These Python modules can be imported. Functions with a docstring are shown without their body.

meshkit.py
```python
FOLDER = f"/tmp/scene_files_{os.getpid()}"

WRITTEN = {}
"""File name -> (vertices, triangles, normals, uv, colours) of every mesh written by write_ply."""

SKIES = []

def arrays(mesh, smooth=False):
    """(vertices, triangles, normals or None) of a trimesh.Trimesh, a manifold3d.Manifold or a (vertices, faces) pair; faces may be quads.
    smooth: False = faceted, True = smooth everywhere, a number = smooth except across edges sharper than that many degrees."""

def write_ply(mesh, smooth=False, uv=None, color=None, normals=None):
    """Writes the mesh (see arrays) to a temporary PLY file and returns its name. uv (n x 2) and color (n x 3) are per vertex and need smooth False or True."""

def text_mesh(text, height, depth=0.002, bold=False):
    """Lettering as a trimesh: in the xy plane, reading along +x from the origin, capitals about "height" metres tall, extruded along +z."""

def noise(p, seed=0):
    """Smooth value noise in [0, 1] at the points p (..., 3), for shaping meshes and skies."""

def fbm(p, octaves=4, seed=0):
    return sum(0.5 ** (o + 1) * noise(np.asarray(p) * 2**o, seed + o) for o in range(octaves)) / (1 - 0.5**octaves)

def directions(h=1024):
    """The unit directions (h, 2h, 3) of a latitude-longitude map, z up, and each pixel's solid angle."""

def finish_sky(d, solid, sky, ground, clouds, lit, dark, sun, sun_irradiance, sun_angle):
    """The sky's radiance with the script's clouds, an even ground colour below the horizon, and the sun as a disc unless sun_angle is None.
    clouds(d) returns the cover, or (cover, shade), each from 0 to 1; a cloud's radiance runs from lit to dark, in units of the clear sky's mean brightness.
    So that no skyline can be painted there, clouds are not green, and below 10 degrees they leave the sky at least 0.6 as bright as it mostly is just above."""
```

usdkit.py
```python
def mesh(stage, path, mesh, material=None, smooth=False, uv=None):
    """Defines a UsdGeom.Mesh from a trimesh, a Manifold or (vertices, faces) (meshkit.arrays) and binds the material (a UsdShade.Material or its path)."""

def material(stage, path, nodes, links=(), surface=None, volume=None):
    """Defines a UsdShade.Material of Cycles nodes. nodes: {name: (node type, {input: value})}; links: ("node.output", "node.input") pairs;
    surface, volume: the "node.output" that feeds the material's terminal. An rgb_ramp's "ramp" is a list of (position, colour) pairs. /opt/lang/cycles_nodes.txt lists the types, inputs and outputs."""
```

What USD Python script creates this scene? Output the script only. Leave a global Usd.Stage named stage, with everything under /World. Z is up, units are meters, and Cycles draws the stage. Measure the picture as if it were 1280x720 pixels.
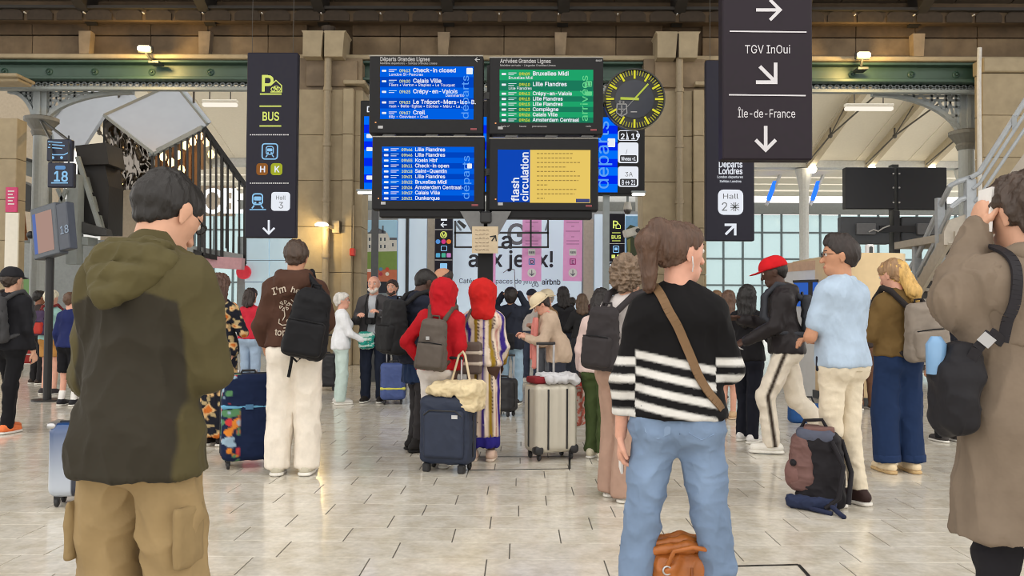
import math, random
import numpy as np, trimesh, usdkit, meshkit
from pxr import Usd, UsdGeom, UsdLux, UsdShade, Gf, Sdf, Vt
random.seed(7); RNG = np.random.default_rng(7)
stage = Usd.Stage.CreateInMemory()
UsdGeom.SetStageUpAxis(stage, 'Z'); UsdGeom.SetStageMetersPerUnit(stage, 1.0)
UsdGeom.Xform.Define(stage, '/World'); UsdGeom.Scope.Define(stage, '/World/Looks')

# ---------------------------------------------------------------- camera, sky, exposure
FPX = 1050.0
CAMZ = 1.30
PITCH, ROLL, YAW = math.radians(1.53), math.radians(0.35), math.radians(0.546)
EXPOSURE = 0.0
SKY = 0.57
cam = UsdGeom.Camera.Define(stage, '/World/camera')
cam.CreateHorizontalApertureAttr(36.0); cam.CreateVerticalApertureAttr(20.25)
cam.CreateFocalLengthAttr(36.0 * FPX / 1280.0)
cam.CreateClippingRangeAttr(Gf.Vec2f(0.05, 500))
cam.CreateExposureAttr(EXPOSURE)
_fw = np.array([-math.sin(YAW) * math.cos(PITCH), math.cos(YAW) * math.cos(PITCH), math.sin(PITCH)])
_rt = np.array([math.cos(YAW), math.sin(YAW), 0.0]); _up = np.cross(_rt, _fw)
_c, _s = math.cos(ROLL), math.sin(ROLL)
CR, CU = _rt * _c + _up * _s, _up * _c - _rt * _s
EYE = np.array([0, 0, CAMZ])
m4 = np.eye(4); m4[0, :3], m4[1, :3], m4[2, :3], m4[3, :3] = CR, CU, -_fw, EYE
cam.AddTransformOp().Set(Gf.Matrix4d(m4.tolist()))
dome = UsdLux.DomeLight.Define(stage, '/World/sky')
dome.CreateIntensityAttr(SKY); dome.CreateColorAttr(Gf.Vec3f(1.0, 0.965, 0.91))

def ray(u, v):
    return CR * (u - 640) + CU * (360 - v) + _fw * FPX
def P(u, v, y):                                    # a photograph pixel at the depth y, as a world point
    d = ray(u, v); return EYE + d * (y / d[1])
def G(u, v):                                       # a photograph pixel on the ground
    d = ray(u, v); return EYE + d * (-CAMZ / d[2])
def lin(*c):
    c = np.array(c, float) / 255.0
    return tuple(np.where(c <= 0.04045, c / 12.92, ((c + 0.055) / 1.055) ** 2.4))

# ---------------------------------------------------------------- prims
_taken = {}
def numbered(base, name):
    k = _taken.get((base, name), -1) + 1; _taken[(base, name)] = k
    return name if k == 0 else f'{name}_{k:03d}'
def pth(p): return '/World' if p is None else str(p.GetPath())
def tag(o, label=None, cat=None, group=None, kind=None):
    for k, t in (('label', label), ('category', cat), ('group', group), ('kind', kind)):
        if t: o.SetCustomDataByKey(k, t)
    return o
PRINT = {'lettering', 'handwriting', 'notice_lines', 'dotted_line', 'text_lines', 'title', 'times', 'side_word', 'badge_letter', 'print', 'crest', 'house_window', 'train_symbol', 'parking_symbol', 'pictogram', 'leaf', 'band', 'platform_box', 'line_badge', 'badge', 'dividing_line', 'stiffeners'}
def obj(name, mesh, m, parent=None, smooth=False, col=None, **kw):
    b = pth(parent)
    if isinstance(mesh, list) and len(mesh) > 1 and name in PRINT: kw.setdefault('kind', 'stuff')      # small flat print stays joined
    if isinstance(mesh, list): mesh = trimesh.util.concatenate(mesh)
    g = usdkit.mesh(stage, b + '/' + numbered(b, name), mesh, m, smooth=smooth)
    if col is not None:
        UsdGeom.PrimvarsAPI(g).CreatePrimvar('Cd', Sdf.ValueTypeNames.Color3fArray, 'vertex').Set(Vt.Vec3fArray.FromNumpy(np.asarray(col, np.float32)))
    return tag(g.GetPrim(), **kw)
def thing(name, label, cat, loc=(0, 0, 0), rz=0.0, group=None, kind=None):
    x = UsdGeom.Xform.Define(stage, '/World/' + numbered('/World', name))
    x.AddTranslateOp().Set(Gf.Vec3d(*map(float, loc))); x.AddRotateZOp().Set(math.degrees(rz))
    return tag(x.GetPrim(), label, cat, group, kind)
def setting(name, mesh, m, parent=None, **kw):
    return obj(name, mesh, m, parent, kind=None if parent else 'structure', **kw)
def empty(name, loc=(0, 0, 0)):
    x = UsdGeom.Xform.Define(stage, '/World/' + numbered('/World', name)); x.AddTranslateOp().Set(Gf.Vec3d(*map(float, loc)))
    return tag(x.GetPrim(), kind='structure')

# ---------------------------------------------------------------- materials
_mats = {}
def M(name, col, rough=0.6, metal=0.0, var=0.08, scale=12.0, bump=0.0, bscale=None, spec=0.5, emit=0.0, sheen=0.0, stretch=(1, 1, 1), cd=False, rand=0.0, coat=0.0, vcol=None):
    if name in _mats: return _mats[name]
    p = '/World/Looks/' + name
    pr = {'roughness': rough, 'metallic': metal, 'specular_ior_level': spec}
    if sheen: pr.update(sheen_weight=sheen, sheen_roughness=0.4)
    if coat: pr.update(coat_weight=coat, coat_roughness=0.08)
    n = {'p': ('principled_bsdf', pr)}; L = []
    c = np.array(col, float)
    if emit:
        n['p'][1].update(emission_color=tuple(c), emission_strength=emit)
    if cd:
        n['at'] = ('attribute', {'attribute': 'Cd'})
    if var or bump:
        n['tc'] = ('texture_coordinate', {}); n['mp'] = ('mapping', {'scale': stretch})
        L += [('tc.object', 'mp.vector')]
    if var:
        n['ns'] = ('noise_texture', {'scale': scale, 'detail': 5.0, 'roughness': 0.6}); L += [('mp.vector', 'ns.vector')]
        n['rp'] = ('rgb_ramp', {'ramp': [(0.3, tuple(np.full(3, 1 - var))), (0.7, tuple(np.full(3, 1 + var)))]})
        L += [('ns.fac', 'rp.fac')]
        n['mx'] = ('mix', {'mix_type': 'multiply', 'fac': 1.0, 'color1': tuple(c)})
        L += [('rp.color', 'mx.color2')]
        if cd: L += [('at.color', 'mx.color1')]
        if vcol is not None:
            n['mx1'] = ('mix', {'color1': tuple(c), 'color2': tuple(vcol)}); n['ns1'] = ('noise_texture', {'scale': scale * .23, 'detail': 4.0}); n['r1'] = ('rgb_ramp', {'ramp': [(0.42, (0, 0, 0)), (0.62, (1, 1, 1))]})
            L += [('mp.vector', 'ns1.vector'), ('ns1.fac', 'r1.fac'), ('r1.color', 'mx1.fac'), ('mx1.color', 'mx.color1')]
        out = 'mx.color'
        if rand:
            n['oi'] = ('object_info', {}); n['mr'] = ('rgb_ramp', {'ramp': [(0, tuple(np.full(3, 1 - rand))), (1, tuple(np.full(3, 1 + rand)))]})
            n['mx2'] = ('mix', {'mix_type': 'multiply', 'fac': 1.0})
            L += [('oi.random', 'mr.fac'), (out, 'mx2.color1'), ('mr.color', 'mx2.color2')]; out = 'mx2.color'
        L += [(out, 'p.base_color')]
    else:
        if cd: L += [('at.color', 'p.base_color')]
        else: pr['base_color'] = tuple(c)
    if bump:
        n['bn'] = ('noise_texture', {'scale': bscale or scale * 3, 'detail': 4.0}); n['bp'] = ('bump', {'strength': bump, 'distance': 0.01})
        L += [('mp.vector', 'bn.vector'), ('bn.fac', 'bp.height'), ('bp.normal', 'p.normal')]
    _mats[name] = usdkit.material(stage, p, n, L, surface='p.BSDF'); return _mats[name]
def E(name, col, s):                               # things that give off light
    if name not in _mats:
        _mats[name] = usdkit.material(stage, '/World/Looks/' + name, {'e': ('emission', {'color': tuple(col), 'strength': s})}, [], surface='e.emission')
    return _mats[name]
def pane(name, tint, gloss=0.06, rough=0.02, trans=0.0):
    if name not in _mats:
        n = {'t': ('transparent_bsdf', {'color': tint}), 'g': ('glossy_bsdf', {'roughness': rough}), 'm': ('mix_closure', {'fac': gloss})}
        L = [('t.BSDF', 'm.closure1'), ('g.BSDF', 'm.closure2')]; out = 'm.closure'
        if trans:
            n['tr'] = ('translucent_bsdf', {'color': tint}); n['m2'] = ('mix_closure', {'fac': trans})
            L += [('m.closure', 'm2.closure1'), ('tr.BSDF', 'm2.closure2')]; out = 'm2.closure'
        _mats[name] = usdkit.material(stage, '/World/Looks/' + name, n, L, surface=out)
    return _mats[name]

# ---------------------------------------------------------------- simple meshes
_BF = np.array([[0, 2, 1], [0, 3, 2], [4, 5, 6], [4, 6, 7], [0, 1, 5], [0, 5, 4], [1, 2, 6], [1, 6, 5], [2, 3, 7], [2, 7, 6], [3, 0, 4], [3, 4, 7]])
def hexa(pts): return trimesh.Trimesh(np.array(pts, float), _BF, process=False)
def box(lo, hi):
    (a, b, c), (d, e, f) = lo, hi
    return hexa([(a, b, c), (d, b, c), (d, e, c), (a, e, c), (a, b, f), (d, b, f), (d, e, f), (a, e, f)])
def cbox(lo, hi, c=0.01):                          # box with chamfered edges: the hull of three inset boxes
    lo, hi = np.array(lo, float), np.array(hi, float); pts = []
    for k in range(3):
        a, b = lo + c, hi - c; a[k], b[k] = lo[k], hi[k]
        pts += [(x, y, z) for x in (a[0], b[0]) for y in (a[1], b[1]) for z in (a[2], b[2])]
    h = trimesh.Trimesh(np.array(pts)).convex_hull
    return trimesh.Trimesh(h.vertices, h.faces, process=False)
def bar(p, q, w, h=None, up=(0, 0, 1)):            # box-section bar from p to q
    p, q = np.array(p, float), np.array(q, float); h = h or w; d = q - p; d /= np.linalg.norm(d); up = np.array(up, float)
    if abs(d @ up) > .98: up = np.array([0, 1.0, 0])
    s = np.cross(d, up); s /= np.linalg.norm(s); t = np.cross(s, d); s, t = s * w / 2, t * h / 2
    return hexa([p - s - t, p + s - t, p + s + t, p - s + t, q - s - t, q + s - t, q + s + t, q - s + t])
def tube(pts, r, n=10):                            # round tube along a polyline; r may be a list
    pts = np.array(pts, float); r = np.broadcast_to(np.asarray(r, float), (len(pts),)); t = np.gradient(pts, axis=0); t /= np.linalg.norm(t, axis=1)[:, None]
    ref = np.array([0, 0, 1.0]) if abs(t[0][2]) < .9 else np.array([1.0, 0, 0]); rings = []
    for i in range(len(pts)):
        s = np.cross(t[i], ref); s /= np.linalg.norm(s); w = np.cross(s, t[i]); ref = w
        a = np.arange(n) * 2 * np.pi / n; rings.append(pts[i] + r[i] * (np.cos(a)[:, None] * s + np.sin(a)[:, None] * w))
    v = np.vstack(rings + [pts[:1], pts[-1:]]); f = []; N = len(pts)
    for i in range(N - 1):
        for j in range(n):
            a, b = i * n + j, i * n + (j + 1) % n; f += [(a, a + n, b), (b, a + n, b + n)]
    for j in range(n):
        f += [(N * n, j, (j + 1) % n), (N * n + 1, (N - 1) * n + (j + 1) % n, (N - 1) * n + j)]
    m = trimesh.Trimesh(v, np.array(f)[:, ::-1], process=False)
    return m
def lathe(prof, n=24, c=(0, 0, 0)):
    m = trimesh.creation.revolve(np.array(prof, float), sections=n); m.apply_translation(c); return m
def prism(poly, y0, y1):                           # polygon in x, z extruded along y
    from shapely.geometry import Polygon
    g = poly if hasattr(poly, 'exterior') else Polygon(poly)
    m = trimesh.creation.extrude_polygon(g, abs(y1 - y0), engine='earcut'); v = m.vertices.copy()
    m = trimesh.Trimesh(np.c_[v[:, 0], min(y0, y1) + v[:, 2], v[:, 1]], m.faces[:, ::-1], process=False); return m
def prect(u0, v0, u1, v1, y, th=0.05, c=0):        # box whose front face covers that rectangle of the photograph at depth y
    uc, vc = (u0 + u1) / 2, (v0 + v1) / 2
    lo, hi = (P(u0, vc, y)[0], y, P(uc, v1, y)[2]), (P(u1, vc, y)[0], y + th, P(uc, v0, y)[2])
    return cbox(lo, hi, c) if c else box(lo, hi)
def pp(pts, y, th):                                # polygon of photograph pixels at depth y, th thick
    return prism([P(u, v, y)[[0, 2]] for u, v in pts], y, y + th)
def disc(u, v, rpx, y, th=.02, n=32):
    c = P(u, v, y); r = rpx * y / FPX; a = np.arange(n) * 2 * np.pi / n
    return prism([(c[0] + r * math.cos(t), c[2] + r * math.sin(t)) for t in a], y, y + th)
def ring(u, v, r0, r1, y, th=.02, n=32):
    from shapely.geometry import Point
    c = P(u, v, y); k = y / FPX
    return prism(Point(c[0], c[2]).buffer(r1 * k, quad_segs=n // 4).difference(Point(c[0], c[2]).buffer(r0 * k, quad_segs=n // 4)), y, y + th)
_txt = {}
def text(s, u, v, y, hpx, bold=False, al='l', rot=0, wpx=None):
    """Lettering standing in the plane y, its baseline starting (or centred, or ending) at the pixel u, v; capitals hpx tall; wpx: its full length."""
    key = (s, bold)
    if key not in _txt: _txt[key] = meshkit.text_mesh(s, 1.0, 1.0, bold)
    m = _txt[key]; v0 = m.vertices.copy(); k = hpx * y / FPX; x = v0[:, 0] * k; z = v0[:, 1] * k
    if wpx: x = x / max(x.max(), 1e-9) * wpx * y / FPX
    w = x.max(); x = x - {'l': 0, 'c': w / 2, 'r': w}[al]
    if rot: x, z = (-z, x) if rot == 90 else (z, -x)
    c = P(u, v, y)
    return trimesh.Trimesh(np.c_[c[0] + x, y - 0.004 + 0.004 * (1 - v0[:, 2]), c[2] + z], m.faces, process=False)
def stroke(pts, wpx, y, th=.004):                  # flat line through photograph pixels
    from shapely.geometry import LineString
    g = LineString([P(u, v, y)[[0, 2]] for u, v in pts]).buffer(wpx * y / FPX / 2, cap_style='flat', join_style='mitre')
    return prism(g, y - th, y)
def arrow(u, v, L, y, w, ang, head=.45):           # arrow of length L px centred on u, v; ang: 0 right, 90 down (image)
    a = math.radians(ang); d = np.array([math.cos(a), math.sin(a)]); n = np.array([-d[1], d[0]]); c = np.array([u, v]); t = c + d * L / 2
    from shapely.ops import unary_union
    from shapely.geometry import LineString
    k = w * y / FPX / 2
    ls = [LineString([P(*q, y)[[0, 2]] for q in pl]) for pl in ([c - d * L / 2, t], [t - (d - n) * L * head, t, t - (d + n) * L * head])]
    return prism(unary_union([l.buffer(k, cap_style='flat', join_style='mitre') for l in ls]), y - .004, y)
def rrect(u0, v0, u1, v1, rpx, y, th=.004, hole=0):
    from shapely.geometry import box as sb
    uc, vc = (u0 + u1) / 2, (v0 + v1) / 2; k = y / FPX
    g = sb(P(u0, vc, y)[0], P(uc, v1, y)[2], P(u1, vc, y)[0], P(uc, v0, y)[2]); r = rpx * k
    g = g.buffer(-r).buffer(r, quad_segs=4)
    if hole: g = g.difference(g.buffer(-hole * k))
    return prism(g, y - th, y)

# ---------------------------------------------------------------- implicit surfaces, for bodies, clothes and soft bags
class SD:
    def __init__(s): s.ops = []
    def _add(s, mode, lo, hi, fn, k): s.ops.append((mode, np.array(lo, float), np.array(hi, float), fn, k)); return s
    def cone(s, a, b, ra, rb=None, k=.03, flat=None, mode='u'):
        """Round cone from a to b; flat=(axis, factor) squeezes its section along the axis."""
        a, b = np.array(a, float), np.array(b, float); rb = ra if rb is None else rb; d = b - a; L = max(d @ d, 1e-12); r = max(ra, rb)
        def fn(X, Y, Z):
            x, y, z = X - a[0], Y - a[1], Z - a[2]
            t = np.clip((x * d[0] + y * d[1] + z * d[2]) / L, 0, 1)
            x, y, z = x - t * d[0], y - t * d[1], z - t * d[2]; q = x * x + y * y + z * z
            rr = ra + t * (rb - ra)
            if flat is not None:
                n, f = flat; e = x * n[0] + y * n[1] + z * n[2]; q = q + e * e * (1 / f ** 2 - 1)
                return (np.sqrt(q) - rr) * (f if f < 1 else 1) ** .5
            return np.sqrt(q) - rr
        e = r * (max(1, flat[1]) if flat else 1)
        return s._add(mode, np.minimum(a, b) - e, np.maximum(a, b) + e, fn, k)
    def ball(s, c, r, k=.03, mode='u'):
        c = np.array(c, float); r = np.broadcast_to(np.asarray(r, float), (3,)); m = r.min()
        fn = lambda X, Y, Z: (np.sqrt(((X - c[0]) / r[0]) ** 2 + ((Y - c[1]) / r[1]) ** 2 + ((Z - c[2]) / r[2]) ** 2) - 1) * m
        return s._add(mode, c - r, c + r, fn, k)
    def box(s, c, h, r=.02, k=.02, mode='u', taper=0.0):
        c, h = np.array(c, float), np.array(h, float)
        def fn(X, Y, Z):
            g = 1 - taper * np.clip((Z - c[2] + h[2]) / (2 * h[2]), 0, 1.2)
            x, y, z = np.abs(X - c[0]) - h[0] * g + r, np.abs(Y - c[1]) - h[1] * g + r, np.abs(Z - c[2]) - h[2] + r
            return np.sqrt(np.maximum(x, 0) ** 2 + np.maximum(y, 0) ** 2 + np.maximum(z, 0) ** 2) + np.minimum(np.maximum(np.maximum(x, y), z), 0) - r
        return s._add(mode, c - h, c + h, fn, k)
    def cut(s, p, n, k=.006):                      # removes what lies on the side of n
        p, n = np.array(p, float), np.array(n, float); n /= np.linalg.norm(n)
        return s._add('i', (-9,) * 3, (9,) * 3, lambda X, Y, Z: (X - p[0]) * n[0] + (Y - p[1]) * n[1] + (Z - p[2]) * n[2], k)
    def mesh(s, res, pad=.02):
        us = [o for o in s.ops if o[0] == 'u']
        lo = np.min([o[1] for o in us], 0) - pad - res * 2; hi = np.max([o[2] for o in us], 0) + pad + res * 2
        n = np.ceil((hi - lo) / res).astype(int) + 1
        ax = [(lo[i] + np.arange(n[i]) * res).astype(np.float32) for i in range(3)]
        F = np.full(n, 1.0, np.float32)
        for mode, l, h, fn, k in s.ops:
            e = k + pad + res * 2
            i0 = np.clip(np.floor((l - e - lo) / res).astype(int), 0, n); i1 = np.clip(np.ceil((h + e - lo) / res).astype(int) + 1, 0, n)
            if np.any(i1 <= i0): continue
            sl = tuple(slice(a, b) for a, b in zip(i0, i1))
            d = fn(ax[0][sl[0], None, None], ax[1][None, sl[1], None], ax[2][None, None, sl[2]]); A = F[sl]
            if mode == 'u':
                hh = np.maximum(k - np.abs(A - d), 0) / k; F[sl] = np.minimum(A, d) - hh * hh * k * .25
            else:
                d = -d if mode == 's' else d
                hh = np.maximum(k - np.abs(A - d), 0) / k; F[sl] = np.maximum(A, d) + hh * hh * k * .25
        return nets(F, lo, res)
_CO = np.array([(i, j, k) for i in (0, 1) for j in (0, 1) for k in (0, 1)])
_ED = [(a, b) for a in range(8) for b in range(a + 1, 8) if np.abs(_CO[a] - _CO[b]).sum() == 1]
def nets(F, lo, res):
    """Surface nets: one vertex in each grid cell that the surface crosses."""
    S = F < 0; n = np.array(F.shape)
    cnt = sum(S[c[0]:n[0] - 1 + c[0], c[1]:n[1] - 1 + c[1], c[2]:n[2] - 1 + c[2]].astype(np.int8) for c in _CO)
    I = np.argwhere((cnt > 0) & (cnt < 8)); ids = np.full(n - 1, -1, np.int32); ids[tuple(I.T)] = np.arange(len(I))
    V = [F[tuple((I + c).T)] for c in _CO]; acc = np.zeros((len(I), 3)); w = np.zeros(len(I))
    for a, b in _ED:
        x = (V[a] < 0) != (V[b] < 0); t = np.where(x, V[a] / np.where(x, V[a] - V[b], 1), 0)
        acc += x[:, None] * (_CO[a] + t[:, None] * (_CO[b] - _CO[a])); w += x
    v = lo + res * (I + acc / w[:, None]); Q = []
    for ax in range(3):
        o1, o2 = [(1, 2), (2, 0), (0, 1)][ax]; e = np.zeros(3, int); e[ax] = 1
        sl = [slice(1, -1)] * 3; sl[ax] = slice(0, -1); s2 = [slice(1, -1)] * 3; s2[ax] = slice(1, None)
        A, B = S[tuple(sl)], S[tuple(s2)]; idx = np.argwhere(A != B)
        if not len(idx): continue
        base = idx + np.array([0 if i == ax else 1 for i in range(3)]); fl = A[tuple(idx.T)]
        d1, d2 = np.zeros(3, int), np.zeros(3, int); d1[o1] = 1; d2[o2] = 1
        q = np.stack([ids[tuple((base - d1 - d2).T)], ids[tuple((base - d2).T)], ids[tuple(base.T)], ids[tuple((base - d1).T)]], 1)
        q = np.where(fl[:, None], q, q[:, ::-1]); Q.append(q)
    Q = np.vstack(Q); Q = Q[(Q >= 0).all(1)]
    return trimesh.Trimesh(v, np.vstack([Q[:, [0, 1, 2]], Q[:, [0, 2, 3]]]), process=False)
def normals(m):
    f, v = m.faces, m.vertices; c = np.cross(v[f[:, 1]] - v[f[:, 0]], v[f[:, 2]] - v[f[:, 0]]); n = np.zeros_like(v)
    for k in range(3): np.add.at(n, f[:, k], c)
    return n / np.maximum(np.linalg.norm(n, axis=1, keepdims=True), 1e-12)
def folds(m, amp=.006, freq=(9, 9, 4), seed=0, warp=.05):
    """Creases of cloth: two scales of ridged noise pushed along the normals."""
    v = np.array(m.vertices); p = v * np.array(freq) + seed * 7.3
    w = meshkit.fbm(p * .6 + 5, 2, seed)[:, None] * warp * 24; r = 1 - np.abs(2 * meshkit.fbm(p + w, 2, seed + 3) - 1); q = 1 - np.abs(2 * meshkit.noise(p * 2.3 + w * 1.5, seed + 11) - 1)
    m.vertices = v + normals(m) * ((r ** 2.2 - .5) * amp * 1.9 + (q ** 3 - .3) * amp * .8)[:, None]; return m
# ---------------------------------------------------------------- the hall: floor
WALL_Y = 20.0
stone_floor = M('floor_stone', lin(214, 208, 196), rough=0.15, var=0.12, scale=26, bump=0.02, bscale=9, spec=0.5, rand=0.05, vcol=lin(200, 192, 176))
grout = M('grout', lin(96, 92, 86), rough=0.8)
floor = empty('floor')
obj('floor_slab', box((-26, -6, -.12), (30, 14.2, -.004)), grout, floor)
obj('floor_beyond', box((-26, 14.2, -.12), (30, 60, 0.0)), stone_floor, floor)
TW, TD, GAP = .612, .305, .0035
def tile(x, y, w=TW, d=TD):
    g = GAP / 2; c = .0015; a, b, e, f = x + g * 1.9, x + w - g * 1.9, y + g * .3, y + d - g * .3
    v = [(a, e, -.012), (b, e, -.012), (b, f, -.012), (a, f, -.012), (a, e, -c), (b, e, -c), (b, f, -c), (a, f, -c), (a + c, e + c, 0), (b - c, e + c, 0), (b - c, f - c, 0), (a + c, f - c, 0)]
    f = [(8, 9, 10), (8, 10, 11)]
    for k in range(4):
        j = (k + 1) % 4; f += [(k, j, j + 4), (k, j + 4, k + 4), (k + 4, j + 4, j + 8), (k + 4, j + 8, k + 8)]
    return trimesh.Trimesh(np.array(v), np.array(f), process=False)
_tl = []
for r in range(int((14.2 - 2.6) / TD)):
    y0 = 2.6 + r * TD; off = (r * .2043 + RNG.uniform(-.05, .05)) % TW; half = y0 * .66 + 1.2; x0 = -math.ceil(half / TW) * TW + off
    while x0 < half: _tl.append((x0, y0)); x0 += TW
_seen = [t for t in _tl if abs(t[0] + TW / 2) < t[1] * .63 + .3 and t[1] > 3.7]
_near = set(sorted(_seen, key=lambda t: t[1])[:298])
for t in _tl:
    if t in _near: obj('tile', tile(*t), stone_floor, floor)
obj('far_tiles', [tile(*t) for t in _tl if t not in _near], stone_floor, floor, kind='stuff')
obj('floor_edge', box((-26, -6, -.05), (30, 2.6, 0)), stone_floor, floor)
# brass-dark floor hatch frames set in the stone
iron_dark = M('iron_dark', lin(46, 46, 46), rough=.5, metal=.5)
for uv in ([(560, 571), (712, 571), (712, 586), (575, 588)], [(918, 708), (998, 706), (1010, 719), (1030, 760)]):
    f_ = [G(*q) for q in uv]
    setting('trim_1' if uv[0][0] < 700 else 'trim_2', [bar(a + (0, 0, .0005), b + (0, 0, .0005), .018, .004) for a, b in zip(f_, f_[1:])], iron_dark)

# ---------------------------------------------------------------- the stone wall with its three bays
def Z(v, y, u=640): return P(u, v, y)[2]
def Xp(u, v, y): return P(u, v, y)[0]
sandstone = M('sandstone', lin(142, 124, 100), rough=.85, var=.16, scale=3.2, bump=.25, bscale=30, rand=.07, vcol=lin(112, 98, 82))
sandstone_pale = M('sandstone_pale', lin(164, 149, 122), rough=.85, var=.12, scale=3, bump=.2, bscale=30, rand=.05)
frieze_stone = M('frieze_stone', lin(118, 100, 77), rough=.9, var=.2, scale=2.6, bump=.25, bscale=26, rand=.1, vcol=lin(92, 76, 58))
soot = M('soot_stone', lin(84, 68, 50), rough=.9, var=.25, scale=3, bump=.2, rand=.1)  # darker brown for core, upper course, cornice and girder web
wall = empty('wall_back')
W0, W1 = -19.5, 19.5
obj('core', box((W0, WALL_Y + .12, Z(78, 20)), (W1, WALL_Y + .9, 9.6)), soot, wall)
_cuts = [-360, -250, -120, -40, 40, 112, 188, 260, 335, 384, 440, 500, 556, 630, 701, 770, 828, 878, 935, 1000, 1070, 1144, 1222, 1320, 1430, 1560]
for a, b in zip(_cuts, _cuts[1:]):
    for v0, v1, dy in ((30, 45.5, -.02), (46, 72, 0)):
        if (a, b) in ((384, 440), (828, 878)): continue
        x0, x1 = Xp(a, 60, 20) + .006, Xp(b, 60, 20) - .006
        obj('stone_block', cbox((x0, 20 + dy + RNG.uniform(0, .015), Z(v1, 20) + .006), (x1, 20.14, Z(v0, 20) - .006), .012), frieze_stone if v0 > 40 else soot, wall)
for u in (112, 260, 556, 701, 1000, 1144):
    obj('bracket', prism([(Xp(u - 7, 60, 20), Z(72, 20)), (Xp(u + 5, 60, 20), Z(72, 20)), (Xp(u + 7, 60, 20), Z(44, 20)), (Xp(u - 8, 60, 20), Z(44, 20))], 19.78, 20.0), sandstone, wall)
obj('ledge', cbox((W0, 19.72, Z(78.5, 20)), (W1, 20.3, Z(73, 20)), .02), sandstone_pale, wall)
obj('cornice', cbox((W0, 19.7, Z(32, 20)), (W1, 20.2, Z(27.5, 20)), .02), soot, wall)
green_steel = M('green_steel', lin(54, 80, 69), rough=.45, var=.1, scale=4)
grey_steel = M('grey_steel', lin(138, 146, 148), rough=.5, var=.08, scale=6)
dark_steel = M('dark_steel', lin(58, 60, 62), rough=.5, var=.1)
def spandrel(uc, vt, vb, side, yy, R):              # open ironwork in the corner between column and beam
    ms = []; c = P(uc, vt, yy); k = yy / FPX
    zb = Z(vb, yy); H = c[2] - zb; L = R * k; a = np.linspace(0, np.pi / 2, 14)
    arc = [(c[0] + side * (.12 + L * (1 - math.cos(t))), yy, zb + H * math.sin(t) * .84) for t in a]
    for p, q in zip(arc, arc[1:]): ms.append(bar(p, q, .14, .09))
    for i in (3, 5, 7, 9, 11):
        p = arc[i]; ms.append(bar(p, (p[0], yy, c[2]), .05)); 
        if i < 11: q = arc[i + 2]; ms += [bar(p, (q[0], yy, c[2]), .045), bar((p[0], yy, c[2]), q, .045)]
        ms.append(bar(p, (c[0], yy, p[2]), .05))
    return ms
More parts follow.
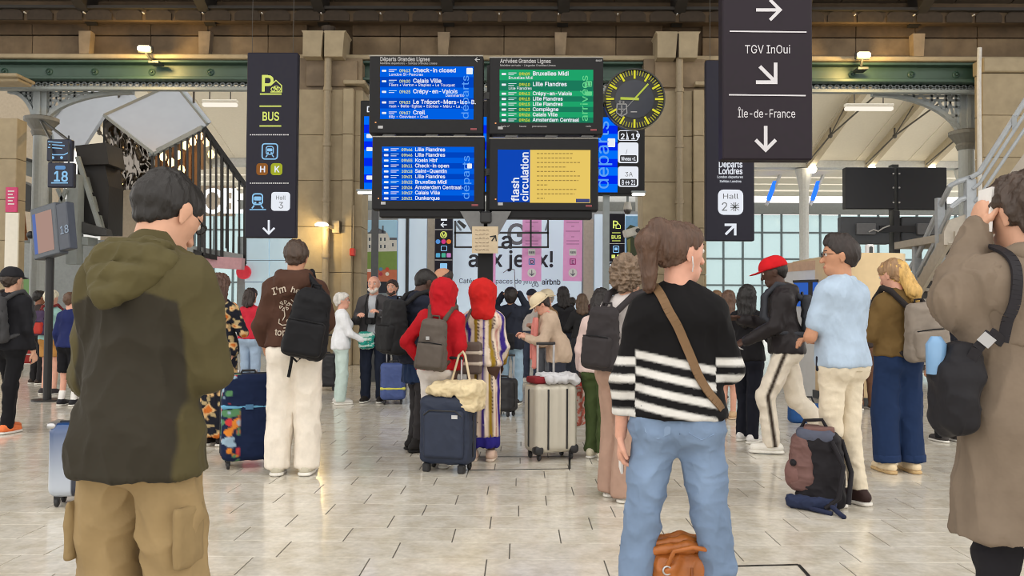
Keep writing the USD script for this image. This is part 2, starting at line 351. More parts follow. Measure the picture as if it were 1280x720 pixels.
for n, (u0, u1) in enumerate(((-300, 372), (450, 808), (880, 1226))):
    g = empty('trim_%d' % (n + 3))
    x0, x1 = Xp(u0, 90, 20), Xp(u1, 90, 20)
    zt, zb = Z(79, 20), Z(103, 20)
    obj('web', box((x0, 20.05, zb), (x1, 20.3, zt)), green_steel, g)
    obj('flange', cbox((x0, 19.82, zt - .06), (x1, 20.3, zt), .01), green_steel, g); obj('flange', cbox((x0, 19.82, zb), (x1, 20.3, zb + .07), .01), green_steel, g)
    L = []; xs = np.arange(x0, x1, .16)
    for a in xs: L += [bar((a, 20.1, zb - .13), (a + .16, 20.1, zb), .03), bar((a + .16, 20.1, zb - .13), (a, 20.1, zb), .03)]
    obj('lattice', L, grey_steel, g, kind='stuff'); obj('lower_chord', box((x0, 20.02, zb - .2), (x1, 20.2, zb - .13)), grey_steel, g)
    for u in [u for u in (4, 60, 117, 189, 262, 1066, 1140, 1196, 990) if u0 < u < u1]:
        r_ = (lambda c: lathe([(0, 0), (.085, 0), (.085, .03), (.055, .05), (.05, .03), (.03, .03), (.025, .07), (0, .08)], 20))(0)
        r_.apply_transform(trimesh.transformations.rotation_matrix(np.pi / 2, [1, 0, 0])); r_.apply_translation((Xp(u, 90, 20), 20.06, (zt + zb) / 2))
        obj('rosette', r_, green_steel, g)
# pilasters with pipes
def pilaster(u0, u1, vcap, n, pipe_u, rib):
    g = empty('wall_left' if n == 0 else 'wall_right')
    x0, x1 = Xp(u0, 200, 19.6), Xp(u1, 200, 19.6); zt = Z(vcap, 19.6); z = 0; xm = Xp(u0 + .2 * (u1 - u0), 200, 19.6)
    hs = []
    while z < Z(108, 19.6) - .2: h = min(1.08, Z(108, 19.6) - z); hs.append((z, z + h)); z += h
    obj('pier_core', box((x0 + .03, 19.7, 0), (x1 - .03, 20.6, Z(78, 20))), sandstone, g)
    for i, (a, b) in enumerate(hs):
        xs = Xp(rib[0], 200, 19.6)
        obj('stone_block', cbox((x0, 19.6 + RNG.uniform(0, .01), a + .004), (xs - .01, 20.5, b - .004), .012), sandstone_pale, g)
        obj('stone_block', cbox((xs + .25, 19.68, a + .004), (x1, 20.5, b - .004), .012), sandstone_pale, g)
        obj('stone_block', cbox((xs, 19.5, a + .004), (xs + .24, 20.4, b - .004), .012), sandstone_pale, g)
    zz = Z(108, 19.6)
    obj('capital_shelf', cbox((xs + .02, 19.4, zz), (x1 + .1, 20.4, zz + .09), .015), sandstone_pale, g)
    obj('neck', cbox((x0 + .28, 19.62, zz), (xs + .3, 20.2, Z(76, 19.6)), .01), sandstone, g)
    for s in (0, 1):
        a = x0 + .28 + s * .5
        obj('capital', prism([(a, Z(76, 19.6)), (a + .42, Z(76, 19.6)), (a + .46, Z(47, 19.6)), (a + .5, Z(44, 19.6)), (a - .04, Z(44, 19.6)), (a, Z(47, 19.6))], 19.3, 20.0), sandstone_pale, g)
    return g
pilaster(366, 452, 44, 0, 409, (429, 437))
pilaster(804, 884, 48, 1, 849, (866, 875))
pipe_mat = M('pipe_paint', lin(150, 136, 112), rough=.5, var=.1)
for u, vt, w in ((409, 62, 'left'), (849, 70, 'right')):
    g = thing('drain_pipe', f'tall stone-coloured drain pipe running down the {w} stone pier', 'pipe', (Xp(u, 200, 19.5), 19.47, 0))
    zt = Z(vt, 19.5)
    obj('pipe', tube([(0, 0, 0), (0, 0, zt)], .085, 14), pipe_mat, g)
    for z in np.arange(1.2, zt, 1.3): obj('collar', lathe([(.0, 0), (.105, 0), (.105, .09), (0, .09)], 16, (0, 0, z)), pipe_mat, g)
    obj('hopper', [tube([(0, 0, zt - .05), (0, 0, zt + .5)], [.09, .17], 12)], M('hopper_iron', lin(60, 50, 40), rough=.8), g)
# stone piers at the two ends of the wall
e0 = empty('wall_far_left')
for i in range(6):
    a = i * .95; obj('stone_block', cbox((Xp(-60, 200, 19.3), 19.3, a + .004), (Xp(20.5, 200, 19.3), 19.7, min(a + .946, Z(105, 19.3))), .012), sandstone_pale, e0)
obj('pier_cap', [cbox((Xp(-60, 200, 19.3), 19.2, Z(105, 19.3)), (Xp(24, 200, 19.3), 19.75, Z(101, 19.3)), .02), cbox((Xp(-60, 200, 19.3), 19.05, Z(101, 19.3)), (Xp(27, 200, 19.3), 19.8, Z(97, 19.3)), .02)], sandstone_pale, e0)
e1 = empty('wall_far_right')
for i in range(7):
    a = i * .98; obj('stone_block', cbox((Xp(1229, 200, 19.4), 19.4, a + .004), (Xp(1420, 200, 19.4), 19.75, a + .976), .012), sandstone_pale, e1)
obj('pier_cap', cbox((Xp(1228, 200, 19.4), 19.3, 6.87), (Xp(1420, 200, 19.4), 19.8, 7.2), .02), sandstone_pale, e1)
g = thing('conduit_pipe', 'thin white conduit climbing the stone pier at the far right', 'pipe', (Xp(1223, 200, 19.3), 19.25, 0))
obj('pipe', tube([(0, 0, 0), (0, 0, 6.6), (.02, 0, 7.4)], .05, 8), M('white_paint', lin(205, 203, 198), rough=.5), g)
# roof over the wall: boards, purlins and a riveted girder
roof_board = M('roof_board', lin(74, 62, 48), rough=.85, var=.2, scale=2, stretch=(1, .1, 1))
roof_steel = M('roof_steel', lin(38, 34, 30), rough=.7, var=.1)
cl = empty('ceiling')
zr0 = Z(23, 19.6)
obj('core', hexa([(W0, 8, zr0 + 5.5), (W1, 8, zr0 + 5.5), (W1, 20.9, zr0 + .35), (W0, 20.9, zr0 + .35), (W0, 8, zr0 + 5.7), (W1, 8, zr0 + 5.7), (W1, 20.9, zr0 + .55), (W0, 20.9, zr0 + .55)]), roof_steel, cl)  # front part is out of view, run forward to darken the wall
for a in np.arange(W0, W1, 1.36):
    obj('roof_panel', hexa([(a, 8, zr0 + 5.45), (a + 1.33, 8, zr0 + 5.45), (a + 1.33, 20.3, zr0 + .5), (a, 20.3, zr0 + .5), (a, 8, zr0 + 5.49), (a + 1.33, 8, zr0 + 5.49), (a + 1.33, 20.3, zr0 + .54), (a, 20.3, zr0 + .54)]), roof_board, cl)
for u in (108, 258, 401, 560, 704, 848, 1000, 1148):
    x = Xp(u, 20, 19.6); obj('rafter', hexa([(x - .13, 8, zr0 + 5.0), (x + .13, 8, zr0 + 5.0), (x + .13, 19.9, zr0 - .1), (x - .13, 19.9, zr0 - .1), (x - .13, 8, zr0 + 5.45), (x + .13, 8, zr0 + 5.45), (x + .13, 19.9, zr0 + .62), (x - .13, 19.9, zr0 + .62)]), roof_steel, cl)
gd = empty('trim_6')
obj('girder', [box((W0, 19.35, Z(14, 19.5)), (W1, 19.6, Z(10.5, 19.5)))], roof_steel, gd)
obj('girder_web', box((W0, 19.5, Z(27, 19.5)), (W1, 19.58, Z(12, 19.5))), soot, gd)
for u in range(-60, 1330, 37):
    obj('stiffener', prism([(Xp(u, 20, 19.5) + x, Z(20, 19.5) + z) for x, z in ((-.3, -.13), (.3, -.13), (.3, .02), (.22, .1), (0, .135), (-.22, .1), (-.3, .02))], 19.45, 19.52), M('girder_brown', lin(56, 46, 36), rough=.9, var=.2), gd)
    if u % 2 == 0: obj('rivet', box((Xp(u + 18, 19, 19.4) - .012, 19.33, Z(18.5, 19.4)), (Xp(u + 18, 19, 19.4) + .012, 19.42, Z(17.3, 19.4))), M('white_paint', (.6,) * 3), gd)
# floodlights on the ledge
for u, v, side in ((180, 61, 'left, above the metal canopies'), (1080, 69, 'right, above the white-roofed hall')):
    c = P(u, v, 19.3); g = thing('floodlight', f'warm lit floodlight on the wall ledge at {side}', 'lamp', c)
    obj('lamp_glass', cbox((-.15, -.05, -.05), (.15, .03, .07), .03), E('flood_glow', (1.0, .74, .42), 14), g)
    obj('lamp_body', cbox((-.17, .03, -.07), (.17, .14, .09), .02), dark_steel, g); obj('lamp_arm', [bar((0, .1, -.05), (.06, .35, -.22), .05), box((-.02, .28, -.24), (.22, .6, -.19))], dark_steel, g)
    l = UsdLux.SphereLight.Define(stage, str(g.GetPath()) + '/glow'); l.CreateRadiusAttr(.08); l.CreateIntensityAttr(420); l.CreateColorAttr(Gf.Vec3f(1, .66, .22)); l.AddTranslateOp().Set(Gf.Vec3d(.03, -.16, -.12))
c = P(150, 96, 20.75); g = thing('floodlight', 'unseen warm floodlight behind the green beam, placed to light the metal canopies', 'lamp', c)  # out of view behind the beam, placed to warm the canopies
obj('lamp_body', cbox((-.15, -.46, -.06), (.15, .0, .1), .02), dark_steel, g); obj('lamp_glass', cbox((-.13, .0, -.04), (.13, .05, .08), .02), E('flood_glow', (1, .74, .42), 14), g)
l = UsdLux.SphereLight.Define(stage, str(g.GetPath()) + '/glow'); l.CreateRadiusAttr(.09); l.CreateIntensityAttr(210); l.CreateColorAttr(Gf.Vec3f(1, .6, .25)); l.AddTranslateOp().Set(Gf.Vec3d(0, .2, 0))
# pier wall lamp and the pale strip lights
c = P(402, 281, 19.2); g = thing('wall_lamp', 'round white wall lamp glowing on the left stone pier', 'lamp', c)
obj('shade', lathe([(0, .06), (.1, .055), (.15, .02), (.155, -.02), (.13, -.03), (0, -.03)], 24), E('pier_glow', (1, .86, .62), 3.2), g)
obj('lamp_arm', [bar((0, 0, .02), (.25, .25, -.06), .06), box((.2, .2, -.16), (.36, .5, .12))], pipe_mat, g)
l = UsdLux.SphereLight.Define(stage, str(g.GetPath()) + '/glow'); l.CreateRadiusAttr(.06); l.CreateIntensityAttr(260); l.CreateColorAttr(Gf.Vec3f(1, .72, .3)); l.AddTranslateOp().Set(Gf.Vec3d(-.06, -.14, -.16))
# strip lights under the rear display
for (u0, u1, v, w) in ((447, 466, 241, 'left'), (790, 806, 243, 'right')):
    g = thing('strip_light', f'short white strip light at the {w} end of the rear display', 'lamp', P((u0 + u1) / 2, v, 15))
    h = (u1 - u0) / 2 * 15 / FPX; obj('tube', cbox((-h, -.04, -.025), (h, .04, .025), .015), E('strip_glow', (1, .97, .9), 2.2), g); obj('housing', cbox((-h - .02, -.05, .026), (h + .02, .3, .06), .01), grey_steel, g)
# ---------------------------------------------------------------- the white-roofed hall behind the wall
hall_white = M('hall_white', lin(232, 226, 212), rough=.7, var=.03)
rf = empty('ceiling_hall'); RS = .31
def RZ(y): return 8.45 + (40 - y) * RS
sky_glass = pane('skylight_glass', (.88, .9, .9), .04)
def slab_y(a, b, y0, y1, t): return hexa([(a, y0, RZ(y0)), (b, y0, RZ(y0)), (b, y1, RZ(y1)), (a, y1, RZ(y1)), (a, y0, RZ(y0) + t), (b, y0, RZ(y0) + t), (b, y1, RZ(y1) + t), (a, y1, RZ(y1) + t)])
for a in np.arange(-21, 30, 2.46):
    b = a + 2.43; obj('roof_panel', slab_y(a, b, 31.5, 40, .12), hall_white, rf); obj('roof_pane', slab_y(a + .05, b - .05, 21.0, 31.4, .03), sky_glass, rf)  # glazed part is out of view, placed to let daylight into the hall
rafter_mat = M('rafter_paint', lin(196, 184, 160), rough=.6)
rod_mat = M('rod_iron', lin(84, 80, 74), rough=.6)
for u in (180, 262, 700, 790, 931, 1010, 1083, 1157, 1230, 1310):
    x = Xp(u, 198, 40)
    obj('rafter', hexa([(x - .14, 20.9, RZ(20.9) - .45), (x + .14, 20.9, RZ(20.9) - .45), (x + .14, 40, RZ(40) - .45), (x - .14, 40, RZ(40) - .45), (x - .14, 20.9, RZ(20.9) + .02), (x + .14, 20.9, RZ(20.9) + .02), (x + .14, 40, RZ(40) + .02), (x - .14, 40, RZ(40) + .02)]), rafter_mat, rf)
    obj('tie_rod', [tube([(x - .3, 39.3, 8.25), (x - .3, 36.3, 8.95), (x - .3, 30, 9.7)], .035, 6)], rod_mat, rf); obj('king_post', tube([(x - .3, 36.3, 8.9), (x - .3, 36.3, RZ(36.3) - .3)], .04, 6), rod_mat, rf); obj('strut', tube([(x - .3, 36.3, 8.95), (x - .3, 34.6, RZ(34.6) - .3)], .028, 6), rod_mat, rf); obj('tie_knot', trimesh.creation.icosphere(1, .1).apply_translation((x - .3, 36.3, 8.93)), rod_mat, rf)
    if 900 < u:
        sp = thing('spot_lamp', f'warm spot lamp at the foot of rafter {["by the big sign", "beside the hanging sign", "left of the rear black screens", "over the rear black screens", "over the staircase", ""][(931, 1010, 1083, 1157, 1230, 1310).index(u)]}' if u < 1300 else 'warm spot lamp at the last rafter', 'lamp', (x, 39.4, RZ(39.4) - .62), group=None)
        obj('lamp_glass', trimesh.creation.icosphere(2, .2), E('spot_glow', (1, .86, .6), 9), sp); obj('lamp_can', tube([(0, .1, 0), (.25, .6, .3)], .13, 8), rod_mat, sp)
obj('purlin', [box((-21, y - .08, RZ(y) - .12), (30, y + .08, RZ(y) + .02)) for y in (26.5,)], rafter_mat, rf); obj('purlin', box((-21, 31.9, RZ(32) - .1), (30, 32.1, RZ(32) + .02)), rafter_mat, rf)
sl = thing('tube_light', 'long white fluorescent tube light under the sloping white roof', 'lamp', P(1086, 136, 27)); h = 30 * 27 / FPX
obj('tube', cbox((-h, -.08, -.06), (h, .08, .06), .03), E('tube_glow', (1, .93, .8), 1.0), sl); obj('housing', cbox((-h, -.1, .06), (h, .1, .16), .02), hall_white, sl); obj('rod', [bar((s * h * .6, 0, .1), (s * h * .6, 0, RZ(27) - P(1086, 136, 27)[2]), .03) for s in (-1, 1)], rod_mat, sl)
sl = thing('tube_light', 'white fluorescent tube light left of the bus sign under the roof', 'lamp', P(275, 131, 27)); h = 22 * 27 / FPX
obj('tube', cbox((-h, -.08, -.06), (h, .08, .06), .03), E('tube_glow', (1, .93, .8), 1.0), sl); obj('housing', cbox((-h, -.1, .06), (h, .1, .16), .02), hall_white, sl); obj('rod', [bar((s * h * .6, 0, .1), (s * h * .6, 0, RZ(27) - P(1086, 136, 27)[2]), .03) for s in (-1, 1)], rod_mat, sl)
# back of that hall: beam, louvred skylight, glass curtain wall
bk = empty('wall_hall'); grey_white = M('grey_white', lin(196, 198, 198), rough=.6)
obj('eaves_beam', box((-21, 39.8, Z(210, 40, 1000)), (30, 40.5, 8.5)), grey_white, bk)
for u in (700, 800, 1005, 1205): obj('column', tube([(Xp(u, 250, 40), 40, 0), (Xp(u, 250, 40), 40, Z(235, 40)), (Xp(u, 250, 40), 40, Z(210, 40))], [.22, .22, .42], 12), grey_white, bk)
obj('upper_fascia', box((-21, 52, 9.3), (36, 52.3, 14)), grey_white, bk)
for k, v in enumerate((218, 227, 235, 243)): obj('louvre', hexa([(-21, 40.6 + k * 2.6, Z(v, 40.6 + k * 2.6) + .25), (36, 40.6 + k * 2.6, Z(v, 40.6 + k * 2.6) + .25), (36, 42.2 + k * 2.6, Z(v, 40.6 + k * 2.6) + .2), (-21, 42.2 + k * 2.6, Z(v, 40.6 + k * 2.6) + .2), (-21, 40.6 + k * 2.6, Z(v, 40.6 + k * 2.6) + .4), (36, 40.6 + k * 2.6, Z(v, 40.6 + k * 2.6) + .4), (36, 42.2 + k * 2.6, Z(v, 40.6 + k * 2.6) + .35), (-21, 42.2 + k * 2.6, Z(v, 40.6 + k * 2.6) + .35)]), hall_white, bk)
GY = 51.0
obj('transom', box((-30, GY - .2, Z(268, GY, 1000)), (42, GY + .2, Z(254, GY, 1000))), M('transom_grey', lin(120, 124, 124), rough=.6), bk)
frost = pane('frosted_glass', (.60, .70, .72), .05, .1, .25)
mull = M('mullion', lin(96, 110, 116), rough=.5)
zs = [Z(v, GY, 1000) for v in (268, 291, 324, 357, 396)]; zs[-1] = max(zs[-1], .05)
def curtain(n, u0, u1, step=24.2):
    w = empty('window_%d' % n); u = u0
    while u < u1:
        a, b = Xp(u, 300, GY), Xp(u + step, 300, GY)
        for z1, z0 in zip(zs, zs[1:]): obj('pane', box((a + .05, GY - .015, z0 + .05), (b - .05, GY + .015, z1 - .05)), frost, w)
        obj('mullion', box((a - .05, GY - .08, 0), (a + .05, GY + .08, zs[0])), mull, w); u += step
    for z in zs[1:]: obj('mullion', box((Xp(u0, 300, GY), GY - .07, z - .05), (Xp(u1, 300, GY), GY + .07, z + .05)), mull, w)
curtain(1, 880, 1235); curtain(2, 195, 320)
setting('wall_hall_core', [box((Xp(320, 300, GY), GY, 0), (Xp(880, 300, GY), GY + .3, 9.3)), box((-40, GY, 0), (Xp(195, 300, GY), GY + .3, 9.3)), box((Xp(1235, 300, GY), GY, 0), (48, GY + .3, 9.3))], grey_white)
for u in (967, 1022):                              # blue fluorescent fittings on struts
    g = thing('blue_light', f'slanted blue fluorescent light under the louvres {"near the hanging sign" if u < 1000 else "near the grey hall column"}', 'lamp', P(u, 238, 41))
    obj('tube', bar((-.25, 0, -.45), (.25, .6, .5), .16), E('blue_glow', lin(40, 110, 255), 1.6), g); obj('strut', bar((-.3, .2, -.7), (.75, .8, 1.3), .12), grey_white, g)
# ---------------------------------------------------------------- iron columns in the left and right bays
def iron_column(u, vcap, right):
    col_grey = M('column_grey', lin(158, 165, 168), rough=.5, var=.06); g = thing('iron_column', 'grey cast-iron column with lattice spandrels in the %s bay' % ('right' if right else 'left'), 'column', (Xp(u, 200, 20.6), 20.6, 0))
    o = np.array([Xp(u, 200, 20.6), 20.6, 0]); zt = Z(107, 20.6, u); zc = Z(vcap, 20.6, u); mv = lambda ms: [m.apply_translation(-o) for m in ms]
    obj('shaft', lathe([(0, 0), (.3, 0), (.3, .3), (.2, .4), (.18, zc - .1), (0, zc - .1)], 20), col_grey, g)
    obj('capital', lathe([(0, zc - .15), (.2, zc - .15), (.24, zc - .05), (.22, zc), (.36, zc + .18), (.4, zc + .22), (.4, zc + .3), (.28, zc + .34), (0, zc + .34)], 20), M('capital_iron', lin(112, 112, 108), rough=.6, bump=.4, bscale=25), g)
    obj('post', [box((-.17, -.1, zc + .3), (.17, .1, zt + .1)), box((-.04, -.16, zc + .3), (.04, .16, zt + .1))], col_grey, g)
    for s, R in (((-1, 112), (1, 30)) if right else ((-1, 34), (1, 112))):
        obj('spandrel', mv(spandrel(u, 107, vcap - 3, s, 20.6, R)), col_grey, g)
        obj('brace', mv([bar((o[0] + s * .1, 20.6, zt - .05), (o[0] + s * R * .0196, 20.6, zt - .05), .1)]), col_grey, g)
iron_column(51, 163, False); iron_column(1208, 180, True)
setting('wall_hall_left', prect(-60, 100, 72, 460, 27, .3), M('inner_plaster', lin(176, 162, 142), rough=.8))
# ---------------------------------------------------------------- left bay: mirrored canopies, staircase railing with lamps, lit letters
brushed = M('brushed_metal', lin(158, 161, 168), rough=.34, metal=.8, var=.03, scale=3)
mirror_crumple = M('crumpled_mirror', lin(120, 114, 108), rough=.1, metal=1.0, var=.0, bump=0)
for pts, dz, lab in (([(60, 155), (92, 118), (150, 108), (160, 118), (166, 126), (128, 146), (102, 186), (66, 176)], 23.6, 'rear brushed metal canopy panel tilted behind the iron arch'), ([(130, 144), (207, 109), (223, 110), (259, 155), (252, 162), (192, 192)], 23.0, 'large tilted brushed metal canopy panel with a warm reflection')):
    g = thing('metal_canopy', lab, 'canopy', (0, 0, 0)); c = np.mean([P(u, v, dz) for u, v in pts], 0)
    front, n = [], len(pts)
    for u, v in pts:                               # leans back: the upper edge stands farther off
        p = P(u, v, dz); q = P(u, v, dz + (p[2] - c[2]) * .75 + .2 * (p[0] - c[0])); front.append(q)
    front = np.array(front); back = front + np.array([0.05, .18, .1])
    from shapely.geometry import Polygon
    vv, ff = trimesh.creation.triangulate_polygon(Polygon(front[:, [0, 2]]), engine='earcut')
    idx = [int(np.argmin(np.abs(front[:, [0, 2]] - t).sum(1))) for t in vv]; ff = np.array([[idx[i] for i in t] for t in ff])
    F = [t for t in ff] + [t[::-1] + n for t in ff]
    for i in range(n): j = (i + 1) % n; F += [np.array((i, j, j + n)), np.array((i, j + n, i + n))]
    m = trimesh.Trimesh(np.vstack([front, back]), np.array(F), process=False); m.fix_normals()
    obj('panel', m, brushed, g)
    for a, b in ((0, 1), (2, 3), (len(pts) - 1, 0), (len(pts) - 2, len(pts) - 1)): obj('edge_strip', bar(front[a], front[b], .07), grey_steel, g)
    obj('hanger', [tube([c + (x, .5, .2), c + (x, .5, RZ(c[1]) - c[2])], .03, 6) for x in (-.5, .5)], rod_mat, g)
g = thing('mirror_sculpture', 'crumpled mirror-foil wall hanging under the metal canopy', 'sculpture', (0, 0, 0))
nx, nz = 40, 60; uu, vv = np.meshgrid(np.linspace(132, 192, nx), np.linspace(146, 240, nz)); pt = np.array([[P(u, v, 23.9) for u, v in zip(a, b)] for a, b in zip(uu, vv)])
pt[..., 1] += (meshkit.fbm(pt * np.array([2.2, 1, 1.1]), 3, 4) - .5) * .7
keep = lambda i, j: (vv[i, j] - 146) > (abs(uu[i, j] - 150) * .75 - 10) and vv[i, j] < 240 - (uu[i, j] - 132) * .15
F = [t for i in range(nz - 1) for j in range(nx - 1) if keep(i, j) for t in ((i * nx + j, i * nx + j + 1, (i + 1) * nx + j + 1), (i * nx + j, (i + 1) * nx + j + 1, (i + 1) * nx + j))]
v_ = pt.reshape(-1, 3); F = np.array(F); F = np.vstack([F, F[:, ::-1] + len(v_)]); v2 = np.vstack([v_, v_ + (0, .05, 0)]); fm = trimesh.Trimesh(v2, F, process=False); fm.remove_unreferenced_vertices(); obj('foil', fm, mirror_crumple, g, smooth=True)
obj('frame_post', bar(P(132, 146, 24.1), P(132, 240, 24.1), .1), dark_steel, g); obj('frame_post', bar(P(192, 192, 24.1), P(192, 240, 24.1), .1), dark_steel, g)
# dark draped escalator truss and steelwork
black_cloth = M('black_sheet', lin(34, 33, 34), rough=.55, bump=.3, scale=5)
g = thing('escalator_truss', 'black wrapped escalator truss leaning up beside the platform sign', 'escalator', (0, 0, 0))
def quadslab(pts, y, th): return pp(pts, y, th)
obj('wrapped_side', quadslab([(97, 196), (128, 190), (136, 232), (135, 292), (100, 292), (96, 240)], 21.6, .8), black_cloth, g)
obj('wrapped_top', quadslab([(94, 182), (132, 178), (136, 205), (98, 206)], 21.4, .9), black_cloth, g)
obj('handrail', bar(P(97, 196, 21.3), P(126, 288, 21.3), .1), grey_steel, g)
for k in range(3): obj('lamp_panel', quadslab([(105 + 8 * k, 222 + 24 * k), (109 + 8 * k, 221 + 24 * k), (114 + 8 * k, 240 + 24 * k), (110 + 8 * k, 241 + 24 * k)], 21.5, .1), grey_steel, g)
obj('foot_beam', quadslab([(98, 276), (132, 286), (134, 294), (98, 290)], 21.2, .3), dark_steel, g)
g = thing('steel_frame', 'grey steel footbridge frame behind the platform screen on the left', 'frame', (0, 0, 0))
obj('girder', [quadslab([(21, 196), (56, 208), (56, 226), (21, 216)], 20.9, .3)], grey_steel, g); obj('flange', [quadslab([(21, 193), (57, 206), (57, 209), (21, 197)], 20.8, .5)], dark_steel, g)
obj('post', quadslab([(44, 190), (57, 190), (57, 300), (44, 300)], 21.0, .3), grey_steel, g); obj('post', quadslab([(84, 218), (98, 218), (96, 330), (82, 330)], 21.0, .3), grey_steel, g)
obj('brace', bar(P(72, 236, 20.9), P(84, 262, 20.9), .08), grey_steel, g); obj('brace', bar(P(83, 236, 20.9), P(72, 262, 20.9), .08), grey_steel, g)
obj('slab', quadslab([(21, 224), (46, 236), (50, 262), (21, 262)], 21.3, .5), dark_steel, g); obj('slab', quadslab([(21, 292), (110, 296), (110, 306), (21, 302)], 21.2, .5), grey_steel, g)
obj('wooden_panel', quadslab([(21, 238), (28, 262), (32, 300), (21, 300)], 20.8, .1), M('brown_wood', lin(150, 96, 52), rough=.6, var=.2, stretch=(1, 1, 4)), g)
# shop front behind, lit
shop = thing('small_shop', 'pale grey shop front below the steel footbridge frame', 'shop', (0, 0, 0)); shop_grey = M('shop_grey', lin(150, 156, 158), rough=.6)
obj('wall', prect(20, 300, 225, 400, 23.2, .4), shop_grey, shop); obj('lower_wall', prect(20, 385, 130, 452, 23.1, .1), M('shop_green', lin(104, 120, 116), rough=.6), shop)
obj('window', prect(26, 349, 47, 378, 23.05, .1), E('shop_green_glow', lin(120, 150, 100), .8), shop); obj('window_frame', [prect(19, 348, 26, 380, 23, .15), prect(47, 348, 50, 380, 23, .15)], M('black_paint', lin(28, 28, 30), rough=.5), shop)
obj('inner_wall', prect(126, 205, 230, 320, 24.9, .3), M('inner_plaster', lin(176, 162, 142), rough=.8), shop); obj('ceiling_box', prect(205, 165, 250, 210, 25.2, .3), M('inner_wood', lin(150, 104, 60), rough=.6), shop)
fl = thing('stair_balustrade', 'tall black steel bar balustrade running around the lit staircase', 'railing', (0, 0, 0)); blk = M('black_paint', lin(28, 28, 30), rough=.5)
top = lambda u: np.interp(u, [188, 252, 306], [194, 157, 232]); bot = lambda u: np.interp(u, [188, 226, 300], [292, 312, 330])
dep = lambda u: np.interp(u, [188, 256, 306], [22.4, 21.6, 22.6])
for i, u in enumerate(np.arange(191, 307, 7.2)): obj('bar', bar(P(u, top(u), dep(u)), P(u, bot(u), dep(u)), .045 if i % 4 else .07), blk, fl)
for a, b in ((188, 254), (254, 306)):
    obj('rail', bar(P(a, top(a), dep(a)), P(b, top(b), dep(b)), .12), grey_steel if a < 200 else blk, fl); obj('rail', bar(P(a, bot(a), dep(a)), P(b, bot(b), dep(b)), .12), blk, fl)
obj('landing', [hexa([P(222, 312, 21.5), P(304, 326, 22.3), P(304, 326, 24), P(222, 312, 24), P(222, 304, 21.5), P(304, 318, 22.3), P(304, 318, 24), P(222, 304, 24)])], shop_grey, fl); obj('pink_edge', bar(P(255, 327, 22), P(304, 330, 22), .25, .3), M('pink_edge', lin(196, 150, 160), rough=.5), fl)
for i, (u, v) in enumerate(((204, 196), (214, 203), (223, 194), (227, 212), (232, 182), (241, 177), (249, 170), (258, 178), (264, 193))):
    g = thing('hanging_bulb', f'{["leftmost", "second", "third", "fourth", "fifth", "sixth", "seventh", "eighth", "rightmost"][i]} small warm bulb from the left behind the black stair bars', 'lamp', P(u, v, 23.3), group='bulbs over the staircase')
    obj('bulb', lathe([(0, -.13), (.075, -.09), (.1, 0), (.07, .09), (.03, .13), (0, .13)], 10), E('bulb_glow', (1, .66, .3), 3.2), g); obj('cord', tube([(0, 0, .1), (0, 0, .42)], .012, 5), blk, g)
for u in np.arange(196, 250, 8): obj('baffle', box(P(u, 262, 24.0) - (.07, 0, 0), (P(u, 190, 24.0) + (.07, .2, 0))), M('inner_wood', lin(150, 104, 60)), shop)
g = thing('lit_letters', 'white illuminated shop letters C BL seen behind the black stair bars', 'sign', P(270, 255, 22.9)); o = P(270, 255, 22.9)
for s, u in (('C', 249), ('B', 274), ('L', 286)):
    m = text(s, u, 266, 22.9, 30, True); m.apply_translation(-o); obj('letter', m, E('letter_glow', (.95, .97, 1), 1.6), g)
obj('back_panel', [prect(245, 232, 294, 270, 23.1, .05).apply_translation(-o)], M('inner_plaster', (1, 1, 1)), g); obj('support', [box((-.5, .2, -1.2), (-.44, .3, -.2)), box((.2, .2, -1.2), (.26, .3, -.2))], dark_steel, g)
g = thing('shop_lightbox', 'pale blue glowing panels on the wall under the bus sign', 'panel', (0, 0, 0))
for a, b in ((306, 336), (337, 367)):
    for c, d in ((298, 325), (326, 352), (353, 384)): obj('panel', prect(a, c, b, d, 24, .08), M('lightbox_blue', lin(188, 212, 224), rough=.5, var=0, emit=.35), g)  # pale blue panels with a mild glow put into the material
obj('red_sign', disc(304, 340, 9, 23.8, .1, 24).apply_scale((1, 1, 1)), M('red_sign', lin(214, 40, 60), rough=.4, emit=.3), g); obj('back', prect(296, 296, 368, 446, 24.1, .2), shop_grey, g)
# pink notice on the far left pier, white board beneath
g = thing('pink_notice', 'bright pink notice on the stone pier at the far left', 'sign', (0, 0, 0)); obj('board', prect(7, 234, 21, 265, 19.1, .05), M('pink_notice', lin(205, 58, 112), rough=.5), g)
obj('lettering', [stroke([(10, 239 + 4 * k), (18 - k % 2 * 2, 239 + 4 * k)], 1.4, 19.09) for k in range(5)], M('white_print', lin(235, 232, 230)), g)
g = thing('white_board', 'tall white board below the pink notice on the pier', 'board', (0, 0, 0)); obj('board', prect(6, 266, 22, 338, 19.1, .05), hall_white, g); obj('stand', prect(12, 338, 15, 458, 19.12, .03), grey_steel, g)
